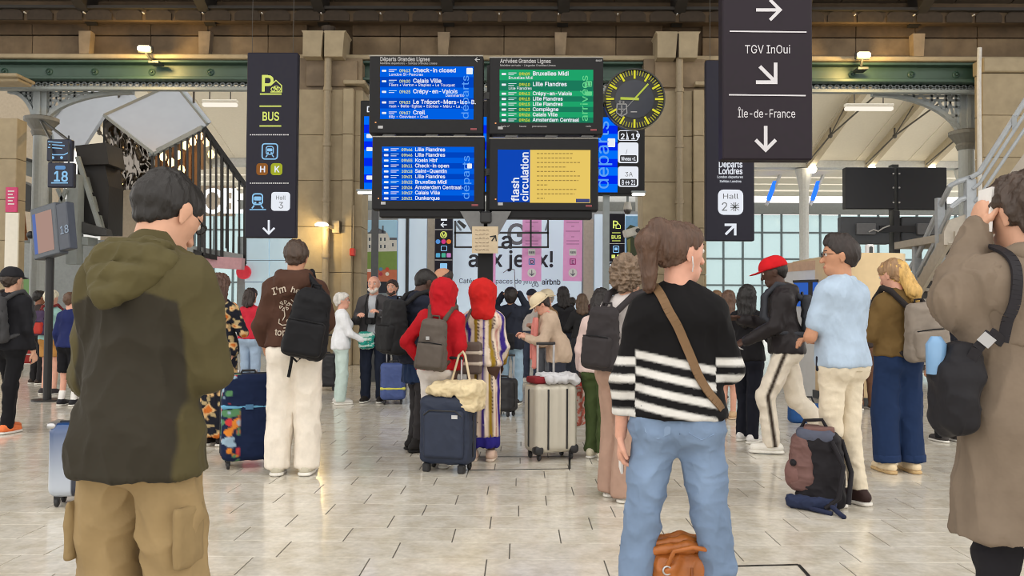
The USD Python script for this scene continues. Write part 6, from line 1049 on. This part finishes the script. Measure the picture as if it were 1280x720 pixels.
p.cadd('bag_body', bm, cd_cloth, col=mixc(meshkit.fbm(np.array(bm.vertices) * 16, 3, 5) > .5, (214, 116, 100), (226, 206, 196))); p.cadd('handle', tube([(-.27, .06, .68), (-.25, .08, .78), (-.25, .14, .78), (-.27, .2, .68)], .008, 6), cloth((206, 60, 60)))
p = Person('woman in a black dress covered with golden flowers, hidden behind the man in olive', 272, 556, 343, yaw=-12, fem=True, build=1.08, arms=FRONT, legs=far_legs(.07), skin='rosy')
def floral(v):
    q = np.array(v) * 11; n1, n2 = meshkit.fbm(q, 2, 3), meshkit.fbm(q * 1.7 + 9, 2, 8); c = np.zeros((len(v), 3)) + np.array(lin(26, 28, 38)); a = soft(n1 - .58, .02)[:, None]; c = c * (1 - a) + a * np.array(lin(206, 170, 120)); b = soft(n1 - .68, .02)[:, None]; c = c * (1 - b) + b * np.array(lin(190, 104, 40)); d = (soft(n2 - .64, .02) * (1 - a[:, 0]))[:, None]; return c * (1 - d) + d * np.array(lin(170, 150, 110))
p.res = .011; p.top('dress_bodice', (0, 0, 0), hem=.9, g=.016, rh=.18, fn=floral, seed=91); p.skirt((0, 0, 0), 1.0, .10, .165, .25, 'dress_skirt', fn=floral); p.shoes((40, 34, 34)); p.long_hair((84, 58, 46), .26, .07)
# ================================================================ people farther off
SW = (215, 212, 206)
p = Person('man in a black cap, black jacket and orange shoes at the far left', 11, 540, 337, yaw=-8, legs=far_legs(.07, .1), skin='fair'); p.top('jacket', (32, 32, 36), hem=.86, g=.02, rh=.18, loose=.014, seed=101); p.trousers((24, 24, 27), r=(.085, .066, .056)); p.shoes((226, 120, 70)); p.hair((60, 48, 40)); p.cap((38, 38, 42)); p.backpack('charcoal rucksack on the man with the black cap', (66, 66, 68), w=.3, hgt=.48, d=.15)
p = Person('person in a dark brown jacket behind the woman with the red rucksack', 47, 480, 364, yaw=-30, skin='brown', arms=FRONT); p.top('jacket', (58, 50, 48), seed=102); p.trousers((34, 32, 34)); p.shoes((60, 50, 44)); p.hair((30, 26, 25), 'short')
p = Person('white-haired woman in a pale teal shirt and tan shorts', 62, 493, 364, yaw=-16, fem=True, skin='rosy', arms={'l': ((-.23, .02, 1.08), (-.2, .12, .92)), 'r': ((.2, .02, 1.08), (.12, .18, 1.0))}); p.top('shirt', (150, 190, 184), hem=.9, sleeve=.45, seed=103); p.trousers((176, 128, 70), r=(.098, .095, .09), short=.62, name='shorts'); p.shoes((58, 54, 56)); p.hair((222, 214, 190), 'short', vol=.012); p.backpack('small red and purple rucksack on the pale teal shirt', (72, 58, 84), w=.28, hgt=.4, d=.13, strap=(120, 50, 50), pc=(176, 58, 50))
p = Person('person in a navy top, black shorts and white socks beside the man in olive', 86, 507, 366, yaw=-10, skin='rosy'); p.top('top', (34, 42, 88), hem=.88, seed=104); p.trousers((22, 22, 26), r=(.1, .095, .09), short=.5, name='shorts'); p.shoes((40, 40, 44), socks=(228, 226, 222)); p.hair((90, 66, 50), 'short')
p = Person('woman in a bright red top and pale jeans beyond the floral dress', 312, 494, 361, yaw=-20, fem=True, skin='rosy', arms=FRONT); p.top('top', (196, 44, 62), hem=.9, seed=105); p.trousers((156, 176, 200)); p.shoes(SW); p.long_hair((50, 38, 34), .15, .05)
p = Person('person in a dark jacket waiting behind the black rucksack near the pier', 384, 478, 363, yaw=150, skin='tan', arms=FRONT, face=True); p.top('jacket', (44, 50, 64), seed=106); p.trousers((40, 44, 54)); p.shoes((40, 38, 38)); p.hair((40, 32, 30), 'short')
p = Person('white-haired person in a white jacket and pale mint trousers holding a towel', 426, 505, 367, yaw=-70, hyaw=-14, fem=True, skin='rosy', face=True, arms={'l': ((-.2, .12, 1.08), (-.16, .34, 1.02), (0, 1, 0)), 'r': ((.2, .1, 1.09), (.17, .30, .98), (0, 1, -.2))}); p.top('jacket', (226, 228, 232), hem=.84, g=.02, loose=.014, rh=.18, seed=107); p.trousers((190, 208, 202), r=(.09, .078, .074)); p.shoes((200, 196, 190)); p.hair((206, 202, 196), 'short', vol=.008); p.glasses((90, 86, 84))
p.carry('towel', 'bundled teal and white towel over the arm of the person in white', 'towel'); tm = folds(SD().box((.12, .36, .98), (.09, .11, .12), .05).mesh(.014), .018, (12, 12, 12), 3); p.cadd('cloth', tm, cd_cloth, col=mixc(meshkit.fbm(np.array(tm.vertices) * V(6, 6, 30), 2, 5) > .52, (38, 140, 126), (190, 214, 206)))
p = Person('bald grey-bearded man in a grey jacket over a pale shirt facing the camera', 466, 503, 345, yaw=176, skin='rosy', face=True, hpitch=4, arms={'l': ((-.23, .06, 1.1), (-.14, .22, 1.2), (.5, .6, .4)), 'r': ((.22, .06, 1.1), (.15, .26, 1.16), (-.5, .7, .3))})
p.top('shirt', (176, 180, 186), hem=.92, g=.008, loose=.0, r=(.05, .045, .036)); p.trousers((34, 40, 56)); p.shoes((40, 36, 34)); p.hair((206, 200, 192), 'bald', vol=.002); p.add('beard', folds(SD().cone(p.Hd((-.045, .06, 1.52)), p.Hd((0, .085, 1.492)), .028, .026, .02).cone(p.Hd((.045, .06, 1.52)), p.Hd((0, .085, 1.492)), .028, .026, .02).mesh(.007), .003, (40, 40, 40)), hairm((200, 192, 184)))
o = SD(); p.torso(o, .022, .84, .18, .012); p.armsops(o, (.062, .056, .042)); o.cut((0, 0, .84), (0, 0, -1)); o.box((0, .16, 1.1), (.05, .14, .5), .02, .02, 's'); o.cone(p.T((0, 0, 1.38)), p.T((0, 0, 1.55)), .075, None, .02, None, 's'); p.add('jacket', folds(o.mesh(p.res), .008, seed=8), cloth((70, 68, 70)))
p.carry('photo_camera', 'black camera hanging on a strap at the chest of the bearded man', 'camera'); p.cadd('camera_body', [cbox((-.07, .165, 1.05), (.07, .22, 1.14), .012), lathe([(0, 0), (.035, 0), (.035, .05), (0, .05)], 14).apply_transform(trimesh.transformations.rotation_matrix(-np.pi / 2, [1, 0, 0])).apply_translation((0, .22, 1.09))], cloth((24, 24, 26)), smooth=30); p.cadd('strap', [tube([(i * .06, .17, 1.13), (i * .08, .15, 1.3), (i * .07, .06, 1.43), (i * .05, -.06, 1.445)], .012, 8) for i in (-1, 1)], cloth((24, 24, 26)))
p = Person('dark-haired bearded man in a slate coat standing behind the bald grey-bearded man', 489, 487, 351, yaw=172, skin='rosy', face=True); p.top('coat', (54, 62, 78), hem=.7, collar=.03); p.trousers((40, 42, 50)); p.shoes((40, 36, 34)); p.hair((54, 40, 34), 'short', vol=.008); p.add('beard', SD().cone(p.Hd((-.045, .055, 1.515)), p.Hd((0, .08, 1.49)), .03, .027, .02).cone(p.Hd((.045, .055, 1.515)), p.Hd((0, .08, 1.49)), .03, .027, .02).mesh(.008), hairm((60, 44, 36)))
p = Person('tall balding man half hidden behind the navy puffer jacket', 552, 515, 335, yaw=60, hyaw=10, skin='tan', face=True); p.top('jacket', (60, 62, 66)); p.trousers((46, 46, 52)); p.shoes((40, 36, 34)); p.hair((48, 38, 34), 'bald', vol=.002)
p = Person('person in a dark navy jacket with both hands on their dark hair', 638, 505, 361, yaw=-10, fem=True, skin='tan', build=1.04, arms={'l': ((-.27, .02, 1.42), (-.12, -.03, 1.61), (.8, -.1, .5)), 'r': ((.26, .03, 1.4), (.12, .0, 1.63), (-.8, .0, .4))}, legs=far_legs(.11)); p.top('jacket', (42, 46, 58), hem=.82, g=.024, rh=.185, loose=.02, r=(.066, .06, .044), seed=110, amp=.01); p.trousers((150, 176, 196), r=(.09, .075, .068)); p.shoes((60, 58, 60)); p.hair((40, 33, 32), 'long', vol=.016)
p.carry('shoulder_bag', 'black square shoulder bag behind the dark navy jacket', 'bag'); p.cadd('bag_body', SD().box((-.05, -.2, .93), (.14, .05, .12), .025).mesh(.013), cloth((32, 32, 36), rough=.6)); p.cadd('flap', SD().box((-.05, -.225, .98), (.145, .035, .07), .02).mesh(.013), cloth((36, 36, 40), rough=.6)); p.cadd('strap', tube([(-.16, -.18, 1.02), (-.05, -.16, 1.25), (.08, -.08, 1.42), (.1, .04, 1.42)], .012, 7), cloth((32, 32, 36)))
p = Person('person in a dark cap and light top beside the beige hats', 664, 478, 363, yaw=165, skin='rosy', face=True); p.top('top', (190, 182, 176)); p.trousers((60, 66, 84)); p.shoes(SW); p.hair((60, 46, 40), 'short'); p.cap((40, 44, 58))
p = Person('elderly woman in a cream hat and beige jacket bending over a suitcase handle', 697, 530, 1.52, yaw=100, hpitch=22, lean=16, fem=True, skin='rosy', build=1.06, face=True, arms={'l': ((-.2, .24, 1.06), (-.08, .40, 1.1), (.2, .8, .4)), 'r': ((.2, .26, 1.08), (.08, .42, 1.12), (-.2, .8, .4))}); p.top('jacket', (188, 166, 146), hem=.80, g=.024, rh=.19, loose=.02, r=(.066, .06, .048), seed=112, amp=.01); p.trousers((52, 54, 66)); p.shoes((120, 110, 104)); p.hair((46, 36, 34), 'short', vol=.01); p.cap((214, 198, 168), peak=False, brim=.03, name='hat', tall=.012)
p.add('scarf', folds(SD().cone((-.06, .30, 1.34), (-.06, .32, .75), .03, .035, .02).cone((.05, .30, 1.34), (.05, .33, .85), .03, .03, .02).cone(p.T((-.07, .0, 1.42)), p.T((.07, .0, 1.42)), .05, None, .02).mesh(.011), .006, (12, 12, 4)), cloth((206, 128, 120)))
p = Person('person in a pale straw hat and khaki jacket behind the cream hat', 684, 500, 1.58, yaw=120, hpitch=8, skin='rosy', face=True, arms=FRONT); p.top('jacket', (140, 112, 82), hem=.82, rh=.18, seed=113); p.trousers((96, 98, 104)); p.shoes((90, 80, 74)); p.hair((150, 140, 128), 'short'); p.cap((218, 204, 176), peak=False, brim=.03, name='hat', tall=.012)
def back_row(label, u, vf, top, hair, c, tr, yaw=0, kind='long', fem=True, skin='tan', face=False, L=.2):
    p = Person(label, u, vf, top, yaw=yaw, fem=fem, skin=skin, face=face, arms=FRONT if u % 2 else None); p.top('top', c, seed=u); p.trousers(tr, seed=u); p.shoes((70, 66, 66)); p.long_hair(hair, L, .06) if kind == 'long' else p.hair(hair, kind); return p
back_row('woman with long dark hair in a black top behind the straw hat', 703, 488, 359, (34, 28, 28), (40, 40, 44), (56, 60, 72), 10)
back_row('woman with long light brown hair and a dark jacket in the back row', 727, 492, 368, (96, 76, 60), (46, 46, 48), (50, 52, 60), 0)
back_row('person with dark cropped hair far behind the two brown-haired women', 714, 470, 372, (38, 32, 30), (80, 76, 76), (50, 50, 56), 20, 'short', False)
back_row('bald man in a dark red jacket facing the camera beside the grey display leg', 748, 474, 361, (150, 140, 130), (70, 40, 44), (40, 40, 44), 176, 'bald', False, 'rosy', True)
back_row('woman with loose fair brown hair in a black jacket left of the woman in black', 896, 500, 364, (120, 90, 62), (36, 36, 40), (40, 42, 48), -30)
p = back_row('person in a black jacket and blue scarf behind the woman in mustard', 1186, 552, 366, (40, 34, 32), (34, 34, 40), (30, 30, 34), 10, 'short', False); p.backpack('black and blue rucksack between the mustard jumper and the taupe coat', (34, 36, 44), w=.3, hgt=.46, d=.16, strap=(60, 70, 170))
p = back_row('person in patterned brown trousers seen between the blue shirt and the mustard jumper', 1082, 512, 372, (60, 46, 40), (60, 52, 50), (104, 74, 58), 0, 'short'); 
back_row('man in a grey jacket in front of the poster panel beyond the curly-haired woman', 816, 480, 363, (60, 50, 46), (120, 118, 120), (60, 60, 66), 0, 'short', False)
back_row('woman with dark hair standing behind the striped jumper on its right', 884, 488, 366, (44, 34, 32), (70, 62, 66), (40, 40, 46), -10)
# ---------------------------------------------------------------- suitcases and bags on the floor
wheel_m = M('wheel_rubber', lin(38, 38, 40), rough=.6); chrome = M('handle_alloy', lin(190, 190, 192), rough=.3, metal=.8); plastic = M('black_plastic', lin(30, 30, 33), rough=.45)
def suitcase(label, u, v, w, h, d, rz, mat, ribs=0, handle=.0, fn=None, group=None, hw=.09, cw=.008, soft=False, res=.012, tilt=0, wheels=4):
    """Upright case of width w, depth d, height h standing on its castors."""
    c = G(u, v); g = thing('suitcase', label, 'suitcase', (c[0], c[1], 0), math.radians(rz)); z0 = .065
    q = rot([1, 0, 0], tilt); xf = lambda m: trimesh.Trimesh(np.array(m.vertices) @ q.T, m.faces, process=False)
    o = SD().box((0, 0, z0 + h / 2), (w / 2, d / 2, h / 2), .055 if not soft else .05, .02); m = o.mesh(res); v_ = np.array(m.vertices)
    if ribs:
        a = np.cos(v_[:, 0] / w * 2 * np.pi * ribs); k = (np.abs(v_[:, 1]) > d / 2 - .02); v_ = v_ + normals(m) * (.004 * a * k)[:, None]; m.vertices = v_
    if soft: m = folds(m, .004, (8, 8, 8), 3)
    obj('shell', xf(m), cd_cloth if fn else mat, g, smooth=True, col=fn(np.array(m.vertices)) if fn else None)
    zp = [(w / 2 + .002) * s for s in (-1, 1)]; ring_ = [(x, 0, z) for x, z in ((-w / 2 - .003, z0 + .06), (-w / 2 - .003, z0 + h - .06), (-w / 2 + .05, z0 + h + .003), (w / 2 - .05, z0 + h + .003), (w / 2 + .003, z0 + h - .06), (w / 2 + .003, z0 + .06), (w / 2 - .05, z0 - .003), (-w / 2 + .05, z0 - .003), (-w / 2 - .003, z0 + .06))]
    obj('zip', xf(tube(ring_, .008, 6)), plastic, g, smooth=True)
    obj('grab_handle', xf(tube([(-.06, 0, z0 + h - .005), (-.05, 0, z0 + h + .025), (.05, 0, z0 + h + .025), (.06, 0, z0 + h - .005)], .011, 8)), plastic, g, smooth=True)
    for sx in (-1, 1):
        for sy in ((-1, 1) if wheels == 4 else (1,)):
            x, y = sx * (w / 2 - .055), sy * (d / 2 - .045)
            wl_ = obj('castor', xf(lathe([(0, -.012), (.024, -.012), (.03, -.006), (.03, .006), (.024, .012), (0, .012)], 14).apply_transform(trimesh.transformations.rotation_matrix(np.pi / 2, [0, 1, 0])).apply_translation((x, y, .031))), wheel_m, g, smooth=30)
            obj('fork', xf(bar((x, y, .03), (x, y, z0 + .015), .036, .02)), plastic, wl_)
    if handle:
        for sx in (-1, 1): obj('handle_tube', xf(tube([(sx * hw, d / 2 - .03, z0 + h - .02), (sx * hw, d / 2 - .03, z0 + h + handle)], cw, 8)), chrome, g, smooth=True)
        obj('handle_grip', xf(tube([(-hw - .01, d / 2 - .03, z0 + h + handle), (hw + .01, d / 2 - .03, z0 + h + handle)], .014, 8)), plastic, g, smooth=True)
    return g, xf
# blue-to-silver case
def fade(v): t = np.clip((v[:, 2] - .12) / .42, 0, 1)[:, None]; t = t ** 1.3; b = np.abs(v[:, 0] - .0) < .018; c = (1 - t) * np.array(lin(176, 184, 196)) + t * np.array(lin(20, 62, 116)); c[b] = lin(18, 26, 46); return c
shiny = M('suitcase_gloss', (1, 1, 1), rough=.25, cd=True, var=0, coat=.4)
c = None; g, xf = suitcase('blue fading to silver hard suitcase beside the man in olive', 98, 630, .33, .48, .23, 12, shiny, handle=.0); UsdShade.MaterialBindingAPI(stage.GetPrimAtPath(str(g.GetPath()) + '/shell')).Bind(shiny)
sh_ = stage.GetPrimAtPath(str(g.GetPath()) + '/shell'); pv = np.array(UsdGeom.Mesh(sh_).GetPointsAttr().Get()); UsdGeom.PrimvarsAPI(sh_).CreatePrimvar('Cd', Sdf.ValueTypeNames.Color3fArray, 'vertex').Set(Vt.Vec3fArray.FromNumpy(fade(pv).astype(np.float32)))
for s_ in (-1, 1): obj('corner_guard', SD().box((s_ * .145, -.0, .53), (.03, .11, .022), .02).mesh(.009), chrome, g, smooth=True)
# floral case with a light blue strap
def flower(v):
    side = soft(-.07 - v[:, 0] , .01) ; c = np.zeros((len(v), 3)) + np.array(lin(24, 36, 66)); q = v * 13
    for k, col in ((0, (196, 60, 62)), (1, (214, 130, 50)), (2, (84, 132, 92)), (3, (150, 176, 196))): m = (soft(meshkit.fbm(q + k * 17, 2, k) - .64, .02) * side)[:, None]; c = c * (1 - m) + m * np.array(lin(*col))
    return c
g, xf = suitcase('tall navy suitcase with red flowers down one side and a light blue strap', 309, 583, .42, .70, .27, 22, None, fn=flower, handle=.0, soft=True, res=.011)
obj('strap', SD().box((0, 0, .505), (.216, .141, .02), .02).mesh(.01), M('strap_blue', lin(92, 158, 196), rough=.6), g, smooth=True); obj('buckle', box((-.03, -.152, .485), (.03, -.14, .525)), M('strap_buckle', lin(60, 110, 150), rough=.4), g)
for s_ in (-1, 1): obj('handle_tube', tube([(s_ * .07, .09, .75), (s_ * .07, .09, .79)], .009, 8), chrome, g, smooth=True)
# navy soft case with the tote on it
navy_soft = M('navy_nylon', lin(34, 44, 66), rough=.65, var=.1, scale=20, bump=.15, bscale=90)
g, xf = suitcase('navy soft-sided suitcase in front of the red hoodie with a cream tote on top', 560, 588, .42, .54, .25, -16, navy_soft, soft=True, handle=.30, hw=.075, cw=.009, wheels=2)
obj('front_pocket', folds(SD().box((.01, -.135, .31), (.17, .03, .19), .03).mesh(.011), .003), navy_soft, g, smooth=True); obj('front_pocket_zip', tube([(-.15, -.165, .46), (-.1, -.168, .5), (.12, -.168, .5), (.17, -.165, .46)], .006, 6), plastic, g); obj('maker_plate', box((.09, -.172, .44), (.14, -.164, .47)), chrome, g)
for s_ in (-1, 1): obj('foot', cbox((s_ * .15 - .03, -.12, .0), (s_ * .15 + .03, -.06, .07), .01), plastic, g)
c = G(560, 588); tt = thing('tote_bag', 'cream cloth tote draped over the navy soft-sided suitcase', 'bag', (c[0], c[1], 0), math.radians(-16)); tm = SD().box((.08, .0, .665), (.2, .13, .045), .04).box((.21, -.01, .60), (.075, .12, .10), .05, .05).cone((-.1, .0, .64), (-.17, -.02, .645), .045, .03, .05); obj('cloth', folds(tm.mesh(.010), .016, (11, 11, 11), 6), cloth((222, 204, 166)), tt, smooth=True); obj('handle', tube([(.0, .05, .69), (.06, .07, .93), (.1, .06, .96), (.13, .03, .93), (.2, -.02, .68)], .01, 8), cloth((214, 196, 164)), tt, smooth=True)
c = G(598, 572); g = thing('paper_bag', 'golden paper shopping bag hanging behind the navy suitcase', 'bag', (c[0], c[1], 0), math.radians(-10)); obj('bag_body', [hexa([(-.1, -.06, .2), (.1, -.06, .2), (.1, .06, .2), (-.1, .06, .2), (-.13, -.02, .56), (.13, -.02, .56), (.13, .02, .56), (-.13, .02, .56)])], M('gold_paper', lin(178, 136, 66), rough=.5, var=.1), g); obj('handle', tube([(-.06, -.03, .55), (-.04, -.04, .8), (.04, -.04, .8), (.06, -.03, .55)], .006, 6), cloth((200, 170, 120)), g, smooth=True)
# blue case with the yellow strap, black cases, silver case
blue_nylon = M('blue_nylon', lin(66, 84, 138), rough=.6, var=.08, scale=20); black_nylon = M('black_nylon', lin(34, 34, 38), rough=.6, var=.08, scale=20)
g, xf = suitcase('blue suitcase with a yellow strap beside the black rucksack', 491, 505, .34, .50, .22, 8, blue_nylon, handle=.14, soft=True, res=.014); obj('strap', SD().box((0, 0, .22), (.176, .116, .022), .02).mesh(.012), M('strap_yellow', lin(206, 204, 84), rough=.6), g, smooth=True)
g, xf = suitcase('black suitcase by the pier behind the person in white', 408, 488, .36, .52, .24, 0, black_nylon, handle=.3, soft=True, res=.015)
g, xf = suitcase('black wheeled bag tilted behind the robe with purple stripes', 630, 520, .30, .40, .22, -30, black_nylon, handle=.28, soft=True, res=.013, wheels=4)
silver = M('silver_shell', lin(192, 186, 172), rough=.32, var=.03, metal=.25)
g, xf = suitcase('large silver hard suitcase with black handles in the centre right', 688, 573, .42, .60, .27, 24, silver, ribs=5, handle=.34, hw=.08, cw=.011)
for s_ in (-1, 1): obj('side_rail', tube([(s_ * .09, -.142, .1), (s_ * .09, -.142, .62)], .008, 6), plastic, g); obj('corner_guard', SD().box((s_ * .17, -.1, .095), (.045, .045, .04), .03).mesh(.011), plastic, g, smooth=True)
c = G(688, 573); ct = thing('coat', 'pale grey jacket and red pouch resting on the silver suitcase', 'jacket', (c[0], c[1], 0), math.radians(24)); obj('cloth', folds(SD().box((.06, -.02, .70), (.17, .13, .035), .03).mesh(.012), .02, (9, 9, 9), 8), cloth((200, 200, 204)), ct, smooth=True); obj('pouch', SD().box((-.14, .0, .695), (.06, .1, .03), .02).mesh(.011), cloth((130, 40, 46)), ct, smooth=True)
# burgundy backpack on the floor
c = G(1020, 632); g = thing('backpack', 'big burgundy and black trekking rucksack standing on the floor by the chinos', 'backpack', (c[0], c[1], 0), math.radians(-20)); mauve = cloth((112, 84, 80), rough=.7); blk_ = cloth((34, 32, 36), rough=.7)
obj('bag_body', folds(SD().box((0.03, 0, .26), (.155, .13, .25), .06, taper=.2).mesh(.009), .01, (8, 8, 6), 2), blk_, g, smooth=True); obj('front_panel', folds(SD().box((-.09, -.03, .30), (.085, .12, .185), .05, taper=.3).mesh(.009), .008, (9, 9, 9), 4), mauve, g, smooth=True); obj('pocket', folds(SD().ball((-.135, -.06, .22), (.06, .085, .105)).mesh(.009), .005, (9, 9, 9), 5), cloth((124, 92, 88), rough=.7), g, smooth=True); obj('pocket_flap', SD().cone((-.14, -.14, .30), (-.15, .04, .31), .022, .02).mesh(.008), blk_, g, smooth=True)
obj('top_lid', folds(SD().box((0, 0, .475), (.12, .11, .045), .035).mesh(.009), .006), cloth((84, 88, 104), rough=.7), g, smooth=True); obj('lid_trim', SD().box((.02, 0, .515), (.1, .09, .02), .015).mesh(.009), mauve, g, smooth=True); obj('grab_loop', tube([(-.1, -.02, .50), (-.07, -.02, .57), (.04, -.02, .58), (.08, -.02, .51)], .012, 8), blk_, g, smooth=True)
for k, pts in enumerate(([(.1, -.12, .45), (.17, -.17, .3), (.14, -.2, .1), (.06, -.22, .03)], [(.16, .0, .45), (.22, -.06, .25), (.2, -.12, .05)], [(-.1, -.14, .05), (-.02, -.2, .02), (.1, -.26, .012)], [(.08, -.2, .06), (.14, -.26, .02), (.17, -.33, .012)])): obj('strap', tube(pts, .016, 8), cloth((40, 46, 70)) if k > 1 else blk_, g, smooth=True)
obj('hip_belt', folds(SD().cone((-.15, -.12, .05), (-.02, -.17, .045), .042, .04).cone((.04, -.17, .05), (.1, -.16, .05), .04, .03).mesh(.009), .008, (12, 12, 12)), cloth((44, 52, 78)), g, smooth=True)
# orange leather holdall between the jeans
c = P(852, 385, 3.42); g = thing('leather_bag', 'tan orange leather holdall on the floor between the feet in blue jeans', 'bag', (c[0], c[1], 0), math.radians(8)); lea = M('tan_leather', lin(170, 98, 40), rough=.38, var=.18, scale=9, bump=.1, bscale=60)
lb_ = SD().box((0, 0, .17), (.165, .12, .17), .06, taper=.22).cone((-.11, 0, .33), (.11, 0, .325), .05, None, .04); lm = lb_.mesh(.007); vz = np.array(lm.vertices); lm = folds(lm, .009, (9, 9, 7), 12); obj('bag_body', lm, lea, g, smooth=True)
for k, (z, y_) in enumerate(((.385, -.025), (.37, -.06), (.385, .02))): obj('top_roll', folds(SD().cone((-.13, y_, z - .012), (.0, y_ - .01, z), .018, .02).cone((0, y_ - .01, z), (.13, y_, z - .02), .02, .016).mesh(.006), .003, (14, 14, 14), k), lea, g, smooth=True)
obj('seam', [tube([(0, -.128, .03), (0, -.13, .15), (0.005, -.11, .3)], .005, 6)], M('leather_seam', lin(128, 70, 28), rough=.5), g); obj('handle', [tube([(-.09, -.09, .3), (-.07, -.12, .37), (0, -.13, .385), (.07, -.12, .37), (.09, -.09, .3)], .01, 8)], lea, g, smooth=True); [obj('ring', trimesh.creation.torus(.016, .004).apply_transform(trimesh.transformations.rotation_matrix(np.pi / 2, [1, 0, 0])).apply_translation((s_ * .092, -.1, .29)), chrome, g) for s_ in (-1, 1)]
# small blue holdall by the striding man, red shopping trolley at the left
c = G(1008, 528); g = thing('holdall', 'small blue and black holdall on the floor behind the striding man', 'bag', (c[0], c[1], 0)); obj('bag_body', folds(SD().box((0, 0, .11), (.2, .1, .11), .05).mesh(.014), .008), cloth((44, 84, 140)), g, smooth=True); obj('handle', tube([(-.1, 0, .2), (-.06, 0, .3), (.06, 0, .3), (.1, 0, .2)], .012, 7), plastic, g, smooth=True)
c = G(38, 464); g = thing('shopping_trolley', 'red bag on a white wire trolley behind the man with the black cap', 'trolley', (c[0], c[1], 0)); obj('bag_body', folds(SD().box((0, 0, .52), (.19, .13, .36), .05).mesh(.018), .008), cloth((140, 48, 46)), g, smooth=True)
for s_ in (-1, 1): obj('frame_rail', tube([(s_ * .2, -.15, .05), (s_ * .2, -.15, 1.0)], .016, 7), M('white_paint', (1, 1, 1)), g); obj('wheel', lathe([(0, -.02), (.07, -.02), (.07, .02), (0, .02)], 16).apply_transform(trimesh.transformations.rotation_matrix(np.pi / 2, [0, 1, 0])).apply_translation((s_ * .2, 0, .07)), wheel_m, g)
for z in (.16, .35, .55, .9): obj('frame_bar', tube([(-.2, -.15, z), (.2, -.15, z)], .011, 6), M('white_paint', (1, 1, 1)), g)
